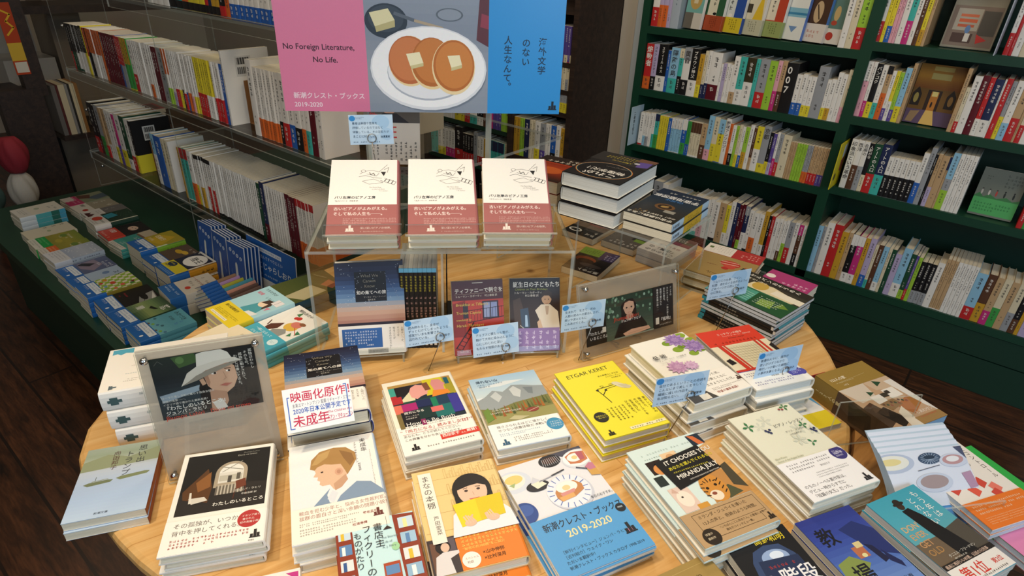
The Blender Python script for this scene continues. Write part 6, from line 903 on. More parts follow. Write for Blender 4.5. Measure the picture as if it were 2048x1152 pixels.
ps('Q6', 'thick yellow paperback with a green spine', {'c': 'b59a28', 's': '7aa82f', 'ro': .008, 'art': [('p', [(.0, .0), (1, 0), (1, .4), (0, .5)], 'a8982a'), ('p', [(.1, .3), (.6, .1), (.9, .5), (.3, .66)], 'c9a82c'), ('H', .1, .3, 19, '日蝕行', 'e9dfc0'), ('H', .1, .5, 11, '吉村昭', 'e0cfa0')], 'band': NW(.36), 'sart': [('y', .3, .1, .7, .5, 1, '3f5a1a', .8)]}, 2, w=.108, x=-2.13)
ps('Q7', 'brown paperback with a yellow bread photo', {'c': '5c4a3c', 'art': [('e', .4, .3, .2, .1, 'c9a02c'), ('e', .62, .24, .18, .09, 'd2ac3a'), ('x', .5, .04, .95, .12, 1, 'd9d2c4', .8)], 'band': NW(.36)}, 3, w=.1, x=-2.008, y=.718)
ps('Q8', 'thick navy paperback with a white oval title', {'c': '23283a', 's': 'c98a22', 'ro': .008, 'art': [('r', 0, 0, 1, .05, 'd9d6cc'), ('r', .94, 0, 1, .6, 'd9d6cc'), ('e', .52, .3, .38, .34, 'e2dfd6'), ('e', .52, .3, .36, .32, 'e9e6de'), ('H', .3, .2, 26, '陸王', '1d1d1f'), ('e', .12, .08, .03, .03, 'c9c4b8')], 'band': (.4, '2a66a8', [('r', 0, 0, 1, .66, 'd2c22f'), ('e', .26, .24, .18, .12, '23344a'), ('H', .12, .16, 6, '池井戸潤', 'd2c22f'), ('H', .1, .42, 8, '最高傑作', '2c3a4a'), ('x', .1, .74, .9, .92, 2, 'a9c8e4', .7)], '2a66a8'), 'sart': [('y', .3, .08, .7, .4, 1, '4a3410', .8)]}, 2, w=.106, x=-1.895)
ps('Q9', 'white paperback with a red seal and blue band', {'c': 'd6cdbc', 'art': [('x', .2, .1, .8, .5, 3, '9a9284', .6), ('e', .6, .56, .1, .08, 'c8402c'), ('l', [(0, .3), (1, .28)], 1, 'b0443a')], 'band': (.3, '2a66a8', [('x', .1, .2, .9, .7, 2, 'c2d6ea', .7)], '2a66a8')}, 2, w=.1, x=-1.765, y=.66, yaw=-.1)
for k, hx, nm in ((0, '9a7a5c', 'tan'), (1, 'b38fc0', 'lilac'), (2, 'b9b23c', 'yellow'), (3, '4f9fb4', 'teal'), (4, 'd59a86', 'pink'), (5, '6a5248', 'brown'), (6, '7a6258', 'dark brown')):
    tl = math.radians(28); M = Matrix.Translation((-1.745 + .021 * k, .735 - .004 * k, PZ + .056)) @ Matrix.Rotation(.06, 4, 'Z') @ Matrix.Rotation(-tl, 4, 'Y')
    book('booklet', '%s cover with a blue band in the fanned row of slim paperbacks' % nm, 'fan%d' % k, {'c': hx, 'art': [('l', [(.1, .2), (.9, .24)], 1, 'dcd6cc')], 'band': (.36, '1f5ea8', [('x', .08, .12, .92, .8, 4, 'cfe0f0', .6)], '1f5ea8')}, M, .105, .148, .010, True, 'fanned slim paperbacks on the plinth', 'booklet')
# upright blue cat leaflets and the blue sign
CATL = [('e', .2 + .2 * i, .12 + .03 * i, .07, .07, 'd9dede') for i in range(4)] + [('e', .2 + .2 * i, .12 + .03 * i, .025, .05, '2a66b0') for i in range(4)] + [('p', [(.44, .34), (.5, .3), (.56, .34), (.58, .5), (.55, .7), (.66, .95), (.36, .98), (.44, .7)], 'd2d6d0'), ('l', [(.16, .5), (.28, .56)], .8, '7fa6d6'), ('l', [(.22, .46), (.22, .6)], .8, '7fa6d6'), ('l', [(.74, .56), (.9, .62)], .8, '7fa6d6'), ('l', [(.82, .52), (.82, .66)], .8, '7fa6d6')]
def upright(c, yaw, tilt, w, h):
    X = Vector((math.cos(yaw), math.sin(yaw), 0)); N0 = Vector((math.sin(yaw), -math.cos(yaw), 0)); Y = Vector((0, 0, 1)) * math.cos(tilt) - N0 * math.sin(tilt); N = N0 * math.cos(tilt) + Vector((0, 0, 1)) * math.sin(tilt)
    return Matrix(((X.x, Y.x, N.x, c[0]), (X.y, Y.y, N.y, c[1]), (X.z, Y.z, N.z, c[2]), (0, 0, 0, 1)))
GRP = ['left', 'middle', 'right']
for gI in range(3):
    c, yaw, tilt, ro, w, h = RECT['cat%d' % gI]
    for k in range(5):
        M = upright((c[0] + .004 * k, c[1] + .009 * k - .006, c[2] + .004 * ((k * 2) % 3)), yaw + .02 * k, tilt, w, h)
        zb = PZ + .001; hh = (c[2] + h / 2 - zb) / math.cos(tilt)
        M = upright((c[0] + .005 * k, c[1] + .009 * k, zb + hh / 2 * math.cos(tilt)), yaw, tilt, w, hh)
        b = MB(); b.box(-w / 2 + .001, -hh / 2, -.005, w / 2 - .001, hh / 2, -.0005, paper('cfd3d6')); b.box(-w / 2, -hh / 2, -.0005, w / 2, hh / 2, 0, paper('1f4f96')); b.box(-w / 2, -hh / 2, -.0055, w / 2, hh / 2, -.005, paper('1f4f96'))
        if k == 0: art_on(b, CATL, w, hh, lambda x, y, l: (x, y, l))
        o = b.build('cat_leaflet'); o.matrix_world = M
        tag(o, ('front blue cat leaflet of the %s bundle on the plinth' % GRP[gI]) if k == 0 else 'blue leaflet edge behind the front of the %s cat bundle' % GRP[gI], 'leaflet', 'cat leaflets, %s bundle' % GRP[gI])
c, yaw, tilt, ro, w, h = RECT['sign']
hh = (c[2] + h / 2 - PZ) ; sg = thing('display_sign', 'blue display sign reading ねこじゃらしおり on the green plinth', 'sign', upright((c[0], c[1], PZ + .001 + hh / 2), yaw, .08, w, hh))
b = MB(); b.box(-w / 2, -hh / 2, -.003, w / 2, hh / 2, 0, paper('d9d9d4')); art_on(b, [('r', 0, 0, 1, .62, '2360ac'), ('r', .18, .1, .72, .17, 'dfe6ec'), ('x', .2, .115, .7, .155, 1, '2360ac', .9), ('h', .12, .22, 13, 'かるく読んですべりにくい', 'e6edf2'), ('H', .12, .34, 25, 'ねこじゃらしおり', 'e6edf2'), ('x', .2, .52, .9, .57, 1, 'cfe0f0', .8)] + [('l', [(.14 + .16 * i + .04 * math.cos(a), .78 + .05 * math.sin(a)) for a in [j * .5 for j in range(-1, 8)]], 1.6, ('c24a3c', '3f8a5a', 'c9a02c', '4f7ab4', '8a5ab0')[i]) for i in range(5)], w, hh, lambda x, y, l: (x, y, l)); b.build('sign_board', sg)
b = MB(); b.box(-.05, -hh / 2, -.055, .05, -hh / 2 + .004, -.003, paper('d9d9d4')); b.build('stand', sg)
# ------------------------------------------------------------------ clear risers on the table
def frame_at(x, y, z, deg): return Matrix.Translation((x, y, z)) @ Matrix.Rotation(math.radians(deg), 4, 'Z')
RA = frame_at(-.943, .564, TZ, 44.8)      # x along the front edge, y away from the viewer
ri = thing('acrylic_riser', 'large clear acrylic riser carrying three white piano books', 'riser', RA)
def rp(nm, x0, y0, z0, x1, y1, z1, par, m=None, me=None):
    b = MB(); b.box(x0, y0, z0, x1, y1, z1, m or CLEAR, me or EDGE); b.build(nm, par)
rp('top_panel', 0, 0, .235, .512, .25, .241, ri); rp('side_panel', 0, 0, .001, .006, .25, .235, ri); rp('side_panel', .506, 0, .001, .512, .25, .235, ri); rp('middle_panel', .252, .01, .001, .257, .24, .235, ri)
for i, u in enumerate((.110, .2575, .4007)):
    c, yaw, tilt, ro, w, h = RECT['piano%d' % i]
    M = upright(c, yaw, tilt, w, h)
    PD = {'c': 'eae7df', 's': 'a8686a', 'hard': True, 'art': [('l', [(.42, .2), (.5, .16), (.6, .15), (.7, .17), (.76, .12), (.82, .07)], .7, '55514d'), ('e', .47, .16, .035, .028, '6a6662'), ('e', .47, .16, .028, .022, 'eae7df'), ('l', [(.41, .24), (.5, .22), (.62, .25), (.74, .26)], .7, '55514d'), ('p', [(.72, .17), (.8, .17), (.77, .23)], '2a2826'), ('l', [(.77, .14), (.84, .11), (.82, .18)], .7, '55514d'), ('l', [(.46, .3), (.56, .34), (.76, .32), (.62, .27), (.46, .3)], .6, '77736e'), ('l', [(.72, .29), (.92, .35), (.95, .31), (.78, .26)], .7, '55514d'), ('l', [(.78, .3), (.81, .27)], 1.4, '3a3835'), ('l', [(.83, .32), (.86, .28)], 1.4, '3a3835'), ('l', [(.88, .335), (.91, .295)], 1.4, '3a3835'), ('l', [(.52, .2), (.66, .23), (.7, .19)], .6, '77736e'), ('l', [(.56, .18), (.58, .21), (.62, .19), (.64, .22)], 1.2, '4a4642'),
      ('h', .56, .375, 3.6, 'The Piano Shop', 'a39f98', .2), ('h', .6, .4, 3.6, 'on the Left Bank', 'a39f98', .2), ('h', .7, .425, 3.2, 'T. E. Carhart', 'a39f98', .2), ('H', .08, .5, 7.6, 'パリ左岸のピアノ工房', '37332f'), ('h', .09, .555, 3.6, 'T.E.カーハート　村松潔 訳', '5a5650')],
      'band': (.385, 'a0615e', [('H', .08, .08, 8.6, '古いピアノがよみがえる。', 'ecdcd4'), ('H', .08, .25, 8.6, 'そして私の人生も──。', 'ecdcd4'), ('x', .22, .44, .96, .66, 4, 'd9b8b0', .62), ('h', .46, .74, 5.4, '深い深いピアノの世界。', 'ecdcd4'), ('x', .46, .86, .8, .91, 1, 'd9b8b0', .7)] + crest(.32, .88, .12, 'ecdcd4', .131, .073), 'a0615e')}
    nm = ('leftmost', 'middle', 'rightmost')[i]
    N = Vector((M[0][2], M[1][2], M[2][2]))
    book('book', '%s white piano book with a dusty pink band on the riser' % nm, 'pianoshop', PD, Matrix.Translation(-N * .020) @ M, w, h, .020)
    book('book', 'lower copy under the %s white piano book in its stand' % nm, 'pianoshop', PD, Matrix.Translation(-N * .0405) @ M, w, h, .020, False)
    # book stand: inclined back, foot ledge and front lip
    MS = Matrix.Translation(-N * .0412) @ M; st = thing('book_stand', 'clear acrylic book stand holding the %s white piano book' % nm, 'book stand', MS)
    rp('back_rest', -.07, -h / 2 - .004, -.004, .07, h / 2 - .03, 0, st); rp('ledge', -.07, -h / 2 - .004, 0, .07, -h / 2 - .001, .047, st); rp('front_lip', -.07, -h / 2 - .004, .043, .07, -h / 2 + .022, .047, st)
    R3 = MS.to_3x3().inverted(); zt = TZ + .2415; bb = MB()
    for sx in (-.06, .06):
        p0 = MS @ Vector((sx, h / 2 - .06, -.004)); p1 = MS @ Vector((sx, -h / 2, -.004)); 
        q = [p0, p1, Vector((p1.x, p1.y, zt)), Vector((p0.x, p0.y, zt))]; inv = MS.inverted(); L0 = [inv @ v for v in q]; L1 = [v + Vector((.003, 0, 0)) for v in L0]
        bb.add([tuple(v) for v in L0 + L1], [(0, 1, 2, 3), (7, 6, 5, 4)], CLEAR); bb.add([tuple(v) for v in L0 + L1], [(0, 4, 5, 1), (1, 5, 6, 2), (2, 6, 7, 3), (3, 7, 4, 0)], EDGE)
    bb.build('support', st)
# standing books inside the riser
def standing(name, label, key, D, rk, t, dz=0, dback=0):
    c, yaw, tilt, ro, w, h = RECT[rk]; M = upright(c, yaw, tilt, w, h); N = Vector((M[0][2], M[1][2], M[2][2]))
    book(name, label, key, D, Matrix.Translation(-N * (t + dback)) @ M, w, h, t, True, None, name)
    return M, w, h, N
M, w, h, N = standing('book', 'night sky hardcover standing upright under the riser', 'know', DK, 'know', .028)
def easel(M, w, h, N, t, label):
    st = thing('book_stand', label, 'book stand', M); B0 = M.inverted()
    rp('back_rest', -w * .4, -h / 2 - .003, -t - .0035, w * .4, h * .2, -t - .0005, st); rp('ledge', -w * .46, -h / 2 - .003, -t, w * .46, -h / 2 - .0005, .006, st); rp('front_lip', -w * .46, -h / 2 - .003, .003, w * .46, -h / 2 + .012, .006, st)
    bb = MB(); p = [M @ Vector((sx, -h / 2 - .003, zz)) for sx in (-w * .44, w * .44) for zz in (.004, -t)]
    for i in (0, 1, 2, 3):
        q = p[i]; l = [B0 @ Vector((q.x + a, q.y + b_, z)) for z in (TZ + .0005, q.z) for a, b_ in ((-.0015, -.0015), (.0015, -.0015), (.0015, .0015), (-.0015, .0015))]
        bb.add([tuple(v) for v in l], [(0, 1, 2, 3), (4, 5, 6, 7), (0, 1, 5, 4), (1, 2, 6, 5), (2, 3, 7, 6), (3, 0, 4, 7)], EDGE)
    bb.build('foot', st)
easel(M, w, h, N, .028, 'clear book stand under the upright night sky hardcover')
TF = {'c': '7a2a22', 's': '6a9a86', 'art': [('r', 0, 0, 1, .3, '4a1f22'), ('r', 0, .26, 1, 1, 'a8382a'), ('p', [(0, .3), (.25, .26), (.25, .75), (0, .75)], '7d2620'), ('r', .58, .28, .9, .52, '3a2a34'), ('r', .61, .3, .73, .5, '8a94b4'), ('r', .75, .3, .87, .5, '7f8ab0'), ('r', .2, .3, .3, .5, '2f2830'), ('r', .6, .78, .86, .98, '3a2a34'), ('r', .63, .8, .83, .98, '8a94b4'), ('l', [(.28, .56), (1, .5)], 1.4, '231718'), ('l', [(.28, .4), (1, .36)], 1, '231718')] + [('l', [(.3 + .06 * i, .4 - .004 * i), (.3 + .06 * i, .56 - .005 * i)], .6, '231718') for i in range(12)] + [('l', [(.04, .9), (.4, .56)], 2.2, '231718'), ('l', [(.14, .94), (.46, .6)], 1.4, '231718')] + [('l', [(.06 + .05 * i, .9 - .05 * i), (.14 + .05 * i, .93 - .05 * i)], 1.0, '231718') for i in range(7)] + [
     ('l', [(.4, .03), (.6, .03)], 1.5, 'cfc4b4'), ('H', .05, .1, 10.5, 'ティファニーで朝食を', 'e6ddd0'), ('h', .06, .19, 5, 'トルーマン・カポーティ　村上春樹 訳', 'e2d6c6'), ('l', [(.05, .175), (.95, .17)], .5, 'b09a84'), ('h', .06, .29, 8, "Breakfast at Tiffany's", 'd0b45a', .1), ('h', .06, .4, 8, 'Truman Capote', 'd0b45a', .1), ('h', .06, .5, 6, 'translated by', 'd0b45a', .1), ('h', .06, .57, 8, 'Haruki Murakami', 'd0b45a', .1), ('h', .1, .94, 4.6, '新潮文庫', 'e0c0b0')]}
M, w, h, N = standing('paperback', 'red paperback with a fire escape under the riser', 'tiff', TF, 'tiff', .016); easel(M, w, h, N, .016, 'clear book stand under the red fire escape paperback')
BT = {'c': '2a1d18', 's': 'cfc8bb', 'art': [('g', 0, 0, 1, 1, ['231815', '33241c', '3a2a20', '2a1e18']), ('p', [(.06, .3), (.2, .26), (.3, .5), (.26, .72), (.1, .7)], '4a3a30'), ('p', [(.2, .42), (.36, .4), (.4, .66), (.24, .74)], '3c4a5c'), ('p', [(.3, .5), (.34, .5), (.36, .66), (.3, .66)], '9fb8d0'), ('p', [(.5, .44), (.62, .36), (.8, .36), (.96, .46), (1, .72), (.92, .76), (.56, .76), (.58, .56)], 'd4c8b4'), ('p', [(.7, .38), (.78, .38), (.76, .5), (.72, .5)], 'b09a84'), ('e', .73, .28, .1, .12, 'b89474'), ('p', [(.62, .28), (.64, .2), (.74, .16), (.84, .2), (.84, .3), (.78, .24), (.68, .24)], '3a2a20'), ('e', .7, .29, .012, .008, '2a1a14'), ('e', .77, .29, .012, .008, '2a1a14'), ('l', [(.71, .345), (.76, .345)], .8, '7a4a3a'), ('p', [(.54, .6), (.6, .56), (.66, .7), (.58, .76)], 'c9a888'), ('l', [(.2, .64), (.34, .72)], 1.4, 'b9b4a8'),
     ('H', .06, .05, 12, '誕生日の子どもたち', 'e6dfd4'), ('h', .1, .13, 6, 'Children on Their Birthdays', '9aa04a', .1), ('h', .08, .18, 5.4, 'トルーマン・カポーティ', 'd9d0c4'), ('h', .3, .22, 5.4, '村上春樹 訳', 'd9d0c4')],
     'band': (.32, '8a6fa0', [('y', .12, .1, .96, .96, 6, 'd6c8e0', .62)], '8a6fa0')}
M, w, h, N = standing('paperback', 'dark paperback with a seated boy and lilac band', 'birth', BT, 'birth', .016); easel(M, w, h, N, .016, 'clear book stand under the dark paperback with lilac band')
MB2 = RA @ Matrix.Translation((.178, .03, 0))
for k in range(8):
    X = Vector((math.cos(math.radians(44.8)), math.sin(math.radians(44.8)), 0)); N0 = Vector((X.y, -X.x, 0)); c = RA @ Vector((.178 + .0092 * k, .028, 0))
    M = Matrix(((N0.x, 0, -X.x, c.x - N0.x * .06), (N0.y, 0, -X.y, c.y - N0.y * .06), (0, 1, 0, TZ + .0005 + .095), (0, 0, 0, 1)))
    book('booklet', 'slim black spined booklet in the upright row under the riser', 'bk%d' % (k % 2), {'c': 'd9d6cc', 's': '24211f', 'pg': 'dcd8cc', 'sart': [('r', 0, 0, 1, .05, '6fb4d0'), ('y', .15, .09, .85, .3, 1, 'b9a83a', .9), ('y', .15, .34, .85, .62, 1, 'c89a8c', .9), ('r', .2, .9, .8, .96, 'd9d2c4')]}, M, .12, .19, .0088, True, 'slim booklets in the upright row under the riser', 'booklet')
for u, nm in ((.162, 'left'), (.262, 'right')):
    b = MB(); b.box(-.0012, -.06, .001, .0012, .06, .14, BLACK); b.box(-.0012 if nm == 'right' else -.06, -.06, 0, .06 if nm == 'right' else .0012, .06, .001, BLACK)
    o = b.build('bookend'); o.matrix_world = RA @ Matrix.Translation((u, .165, .0003)); tag(o, 'black steel bookend at the %s of the slim booklet row' % nm, 'bookend')
# riser at the right
p0 = Vector((-.729, 1.209)); RB = frame_at(p0.x, p0.y, TZ, 0)
def quad_panel(par, nm, P, z0, z1):
    b = MB(); P2 = [(x - p0.x, y - p0.y) for x, y in P]; a2 = sum(P2[i][0] * P2[(i + 1) % 4][1] - P2[(i + 1) % 4][0] * P2[i][1] for i in range(4)); P2 = P2 if a2 > 0 else P2[::-1]
    b.prism(P2, z0, z1, CLEAR, EDGE); b.build(nm, par)
rb = thing('acrylic_riser', 'right clear acrylic riser with black hardcovers and space guides on top', 'riser', RB)
quad_panel(rb, 'top_panel', [(-.985, 1.165), (-.50, 1.165), (-.50, 1.405), (-.985, 1.405)], RZ - TZ - .006, RZ - TZ)
for x in (-.985, -.735, -.505): rp('side_panel', x - p0.x, 1.17 - p0.y, .001, x + .005 - p0.x, 1.40 - p0.y, RZ - TZ - .006, rb)
# low tray under the kraft book
x, y, a, w, h, z = POS['control']
tr = thing('acrylic_tray', 'low clear acrylic tray under the kraft coloured books', 'tray', flat(x, y, TZ, a))
rp('base', -.085, -.11, .0005, .085, .11, .006, tr); rp('lip', -.085, .11, .0005, .085, .114, .05, tr)
# ------------------------------------------------------------------ hanging banner of three posters on a clear stand
c, yaw, tilt, ro, w, h = RECT['banner']
h = .235; c = (c[0], c[1], c[2] + .018); BM = upright(c, yaw, .02, w, h); bn_ = thing('banner', 'wide banner with pink, pancake and blue panels on the riser', 'banner', BM)
def panel(nm, u0, u1, hx, art):
    b = MB(); x0 = -w / 2 + u0 * w; x1 = -w / 2 + u1 * w; b.box(x0, -h / 2, 0, x1, h / 2, .0012, paper(hx, .3)); xm = (x0 + x1) / 2
    art_on(b, art, x1 - x0, h, lambda x, y, l: (xm + x, y, .0012 + l)); b.build(nm, bn_)
k = lambda v: .15 + .85 * v            # the photograph shows the panel from a little below its top edge
panel('pink_panel', 0, .30, 'd77a9c', [('H', .06, k(.36), 14.5, 'No Foreign Literature,', '3a2230'), ('H', .38, k(.475), 14.5, 'No Life.', '3a2230'), ('H', .115, k(.82), 12.5, '新潮クレスト・ブックス', 'efd9e2'), ('H', .115, k(.905), 12.5, '2019-2020', 'efd9e2')])
panel('pancake_panel', .30, .728, '8792a0', [('g', 0, 0, 1, 1, ['8a95a4', '7f8a9a', '8f97a2', '86909e']), ('e', .17, k(.15), .17, .13, '2f3a46'), ('e', .17, k(.13), .14, .10, '3d4854'), ('p', [(.04, k(.08)), (.19, k(.04)), (.24, k(.14)), (.08, k(.2))], 'd8d2a8'), ('p', [(.08, k(.2)), (.24, k(.14)), (.24, k(.2)), (.09, k(.25))], 'b4ac7c'), ('l', [(.24, k(.08)), (.4, k(.14))], 6, '5a6470'), ('l', [(.4, k(.14)), (.62, k(.2))], 5, 'a89a84'), ('e', .68, k(.08), .11, .05, '5a6470'), ('e', .68, k(.08), .095, .042, '8792a0'), ('p', [(.93, 0), (1, 0), (1, k(.36)), (.9, k(.3))], '5a3038'), ('p', [(.94, k(.06)), (1, k(.08)), (1, k(.2)), (.93, k(.18))], '8a3a4a'),
     ('e', .52, k(.60), .47, .33, '6f7a88'), ('e', .505, k(.58), .482, .335, 'd6dae0'), ('e', .505, k(.572), .468, .318, 'eceef0'), ('e', .5, k(.615), .34, .225, 'aab2be'), ('e', .5, k(.60), .335, .222, 'e0e3e8'),
     ('e', .35, k(.51), .175, .20, 'e6cd9a'), ('e', .345, k(.5), .17, .19, 'b5683c'), ('e', .34, k(.49), .155, .17, 'c67a4a'), ('e', .53, k(.53), .175, .205, 'e6cd9a'), ('e', .53, k(.515), .17, .195, 'b06830'), ('e', .535, k(.5), .155, .175, 'c27a3e'), ('e', .71, k(.56), .18, .22, 'e8d2a2'), ('e', .712, k(.545), .172, .205, 'b46a30'), ('e', .715, k(.54), .155, .185, 'c8803f'),
     ('p', [(.32, k(.44)), (.43, k(.42)), (.46, k(.52)), (.35, k(.55))], 'e9e2bc'), ('p', [(.35, k(.55)), (.46, k(.52)), (.46, k(.55)), (.36, k(.58))], 'c9bf8c'), ('p', [(.66, k(.45)), (.76, k(.44)), (.78, k(.53)), (.69, k(.56))], 'e9e2bc'), ('p', [(.69, k(.56)), (.78, k(.53)), (.78, k(.56)), (.69, k(.59))], 'c9bf8c')])
panel('blue_panel', .728, 1, '2f8fd4', [('V', .72, k(.26), 17, '海外文学', '17344e'), ('V', .5, k(.27), 17, 'のない', '17344e'), ('V', .26, k(.25), 17, '人生なんて。', '17344e')] + crest(.9, .965, .12, '14202c', .15, .235))
q0 = BM.inverted()
for sx in (-.12, .13):
    b = MB()
    top = BM @ Vector((sx, h / 2 + .03, -.006)); bot = Vector((top.x, top.y, TZ + .2415)); rr = .006
    l = [q0 @ Vector((P.x + a, P.y + b2, P.z)) for P in (bot, top) for a, b2 in ((-rr, -rr * .4), (rr, -rr * .4), (rr, rr * .4), (-rr, rr * .4))]
    b.add([tuple(v) for v in l], [(0, 1, 2, 3), (4, 5, 6, 7), (0, 1, 5, 4), (1, 2, 6, 5), (2, 3, 7, 6), (3, 0, 4, 7)], EDGE)
    b.build('stand_post', bn_)
# ------------------------------------------------------------------ picture frames with author portraits
def photo_frame(rk, label, pc, art, pw, ph, screws, haze, bx=None):
    c, yaw, tilt, ro, w, h = RECT[rk]; M = upright(c, yaw, tilt, w, h); fr = thing('photo_frame', label, 'photo frame', M)
    rp('back_plate', -w / 2, -h / 2, -.008, w / 2, h / 2, -.004, fr, haze); b = MB(); b.box(-w / 2, -h / 2, 0, w / 2, h / 2, .004, CLEAR, EDGE); fp = b.build('front_plate', fr)
    for sx, sy in screws:
        b = MB(); b.lathe([(0, .0095), (.004, .009), (.0055, .007), (.0055, .004), (0, .004)], CHROME, 16); b.lathe([(.0025, .004), (.0025, -.01), (0, -.01)], CHROME, 10); o = b.build('screw', fp, True); o.location = (sx, sy, .0005)
    b = MB(); b.tube([(-.03, -h / 2 + .01, -.009), (-.03, -h / 2 + .005, -.05)], .003, CHROME, 8); b.tube([(.03, -h / 2 + .01, -.009), (.03, -h / 2 + .005, -.05)], .003, CHROME, 8); b.build('rear_peg', fr)
    cx, cy = pc; pm = MB(); pm.box(-pw / 2, -ph / 2, -.0006, pw / 2, ph / 2, 0, paper('1a1a1c', .3)); art_on(pm, art, pw, ph, lambda x, y, l: (x, y, l))
    o = pm.build('portrait_card'); o.matrix_world = M @ Matrix.Translation((cx, cy, -.0015)); return o
LP = [('g', 0, 0, .75, 1, ['26302c', '1c2428', '2c3a42', '30383c']), ('p', [(.2, .02), (.42, 0), (.46, .14), (.26, .2)], '3f5a34'), ('e', .28, .08, .04, .04, '5a7a48'), ('p', [(.02, .6), (.5, .5), (.5, .58), (.04, .72)], '8fa0ae'), ('p', [(.6, 0), (1, 0), (1, 1), (.5, 1), (.66, .6)], '17181a'),
      ('p', [(.4, .58), (.46, .3), (.56, .2), (.78, .2), (.86, .5), (.84, 1), (.36, 1), (.4, .8)], '1c191a'), ('p', [(.46, .34), (.52, .22), (.7, .18), (.78, .3), (.79, .5), (.74, .64), (.66, .72), (.56, .7), (.49, .56)], 'c9a288'), ('p', [(.5, .62), (.66, .7), (.66, .86), (.6, 1), (.48, .98)], 'b48c74'), ('p', [(.46, .36), (.5, .26), (.52, .5), (.5, .58)], 'a87f68'), ('p', [(.42, .44), (.46, .42), (.48, .52), (.44, .54)], 'c09a80'), ('e', .57, .37, .028, .012, 'efe9e2'), ('e', .58, .37, .014, .013, '26201e'), ('e', .71, .36, .022, .011, 'efe9e2'), ('e', .72, .36, .012, .012, '26201e'), ('l', [(.53, .33), (.62, .32)], 1.1, '4a3730'), ('l', [(.68, .32), (.74, .32)], 1.1, '4a3730'), ('l', [(.66, .36), (.68, .47), (.65, .5)], .7, 'a5806a'), ('p', [(.6, .58), (.66, .555), (.73, .57), (.67, .61)], 'b06a5e'), ('p', [(.5, .84), (.6, .8), (.64, .96), (.54, 1)], 'd2ccc4'),
      ('p', [(.24, .5), (.32, .3), (.44, .2), (.62, .13), (.8, .16), (.86, .22), (.7, .23), (.5, .3), (.34, .42)], 'cdc8be'), ('p', [(.42, .22), (.44, .02), (.5, .0), (.68, .0), (.74, .06), (.77, .16), (.6, .17)], 'd9d5cc'), ('p', [(.26, .49), (.4, .36), (.56, .28), (.8, .22), (.86, .22), (.6, .34), (.4, .44)], '8d877c'),
      ('v', .955, .06, 5.4, '孤独はわたし', 'e6e4de'), ('v', .905, .08, 5.4, 'そのもの。', 'e6e4de'), ('v', .855, .1, 5.4, '孤独に動かされて、', 'e6e4de'), ('v', .805, .12, 5.4, 'わたしは書いてきた。', 'e6e4de'), ('h', .03, .62, 4.2, 'ローマと思しき町に暮らす独身女性の', 'dcdad4'), ('h', .03, .68, 4.2, '孤独の情景──。', 'dcdad4'), ('h', .03, .735, 4.2, 'イタリア語で書かれた最新長篇！', 'dcdad4'), ('H', .03, .785, 8, '『わたしのいるところ』', 'eceae4'), ('H', .04, .865, 7, 'ジュンパ・ラヒリ', 'eceae4'), ('x', .04, .925, .4, .95, 1, 'b9b7b0', .8), ('h', .03, .93, 9.5, 'Jhumpa Lahiri   Dove mi trovo', 'd0503c')] + [('l', [(.04, .1), (.08, .04), (.12, .1)], .6, '6a6a66')]
o = photo_frame('lframe', 'frosted photo frame standing behind the arched window book', (-.0002, .0487), LP, .1398, .1035, [(-.0736, .1028), (.0729, .1041), (.0747, -.1), (-.0736, -.0998)], FROST)
tag(o, 'portrait card of a woman in a pale wide brimmed hat', 'card')
RP = [('r', 0, 0, .22, 1, '1c1a1a'), ('g', .22, 0, .76, 1, ['26382c', '2c3f34', '3f4f44', '5a6a5c'])] + [('e', .22 + .54 * rnd.random(), rnd.random() * .5, .012, .014, rnd.choice(('6f8f78', '94ac9c', '4a6a54'))) for _ in range(40)] + [('p', [(.3, .96), (.36, .66), (.44, .54), (.52, .52), (.62, .6), (.68, .8), (.68, .98)], '1f1a1c'), ('p', [(.39, .54), (.39, .24), (.44, .12), (.52, .12), (.56, .26), (.56, .56)], '1a1517'), ('p', [(.41, .3), (.43, .19), (.48, .16), (.53, .2), (.54, .34), (.51, .45), (.475, .5), (.435, .44)], 'c69c84'), ('p', [(.45, .46), (.51, .46), (.53, .56), (.48, .62), (.43, .56)], 'b88c76'), ('e', .45, .31, .01, .008, '2a1f1c'), ('e', .505, .31, .01, .008, '2a1f1c'), ('l', [(.48, .32), (.482, .38)], .5, 'a07a66'), ('l', [(.46, .425), (.5, .425)], .9, 'a8605a'), ('p', [(.4, .9), (.5, .84), (.7, .86), (.72, .94), (.44, 1)], 'd2aa94'), ('l', [(.46, .93), (.7, .9)], .7, 'b08a76'), ('r', .3, .97, .76, 1, '8d9a90'),
      ('r', .76, 0, 1, 1, '1f1c1e'), ('v', .97, .05, 5.4, 'インドの', 'dcdad4'), ('v', .93, .05, 5.4, 'カルカッタで、一族の愛と', 'dcdad4'), ('v', .89, .05, 5.4, '別れの歴史。', 'dcdad4'), ('v', .85, .05, 5.4, '英語で書かれた', 'dcdad4'), ('v', .81, .05, 5.4, '最後の長篇小説──', 'dcdad4'), ('r', .785, .74, .825, .9, 'd2ccbe'), ('H', .83, .76, 9, '『低地』', 'eceae4'), ('x', .83, .9, .98, .95, 1, 'b9b7b0', .8), ('h', .3, .46, 12, 'Jhumpa Lahiri', 'b8402f'), ('H', .38, .57, 6.6, 'ジュンパ・ラヒリ', 'eceae4'), ('H', .01, .68, 8, '『わたしの', 'eceae4'), ('H', .03, .79, 8, 'いるところ』', 'eceae4'), ('r', .17, .62, .21, .74, 'd2ccbe')]
o = photo_frame('rframe', 'clear photo frame standing right of the large riser', (0, -.0085), RP, .231, .095, [(-.1155, .0716), (.1199, .0655), (-.1199, -.0686)], acrylic('tinted_back', (.92, .90, .87, 1), .06, .35, (.5, .44, .37, 1)))
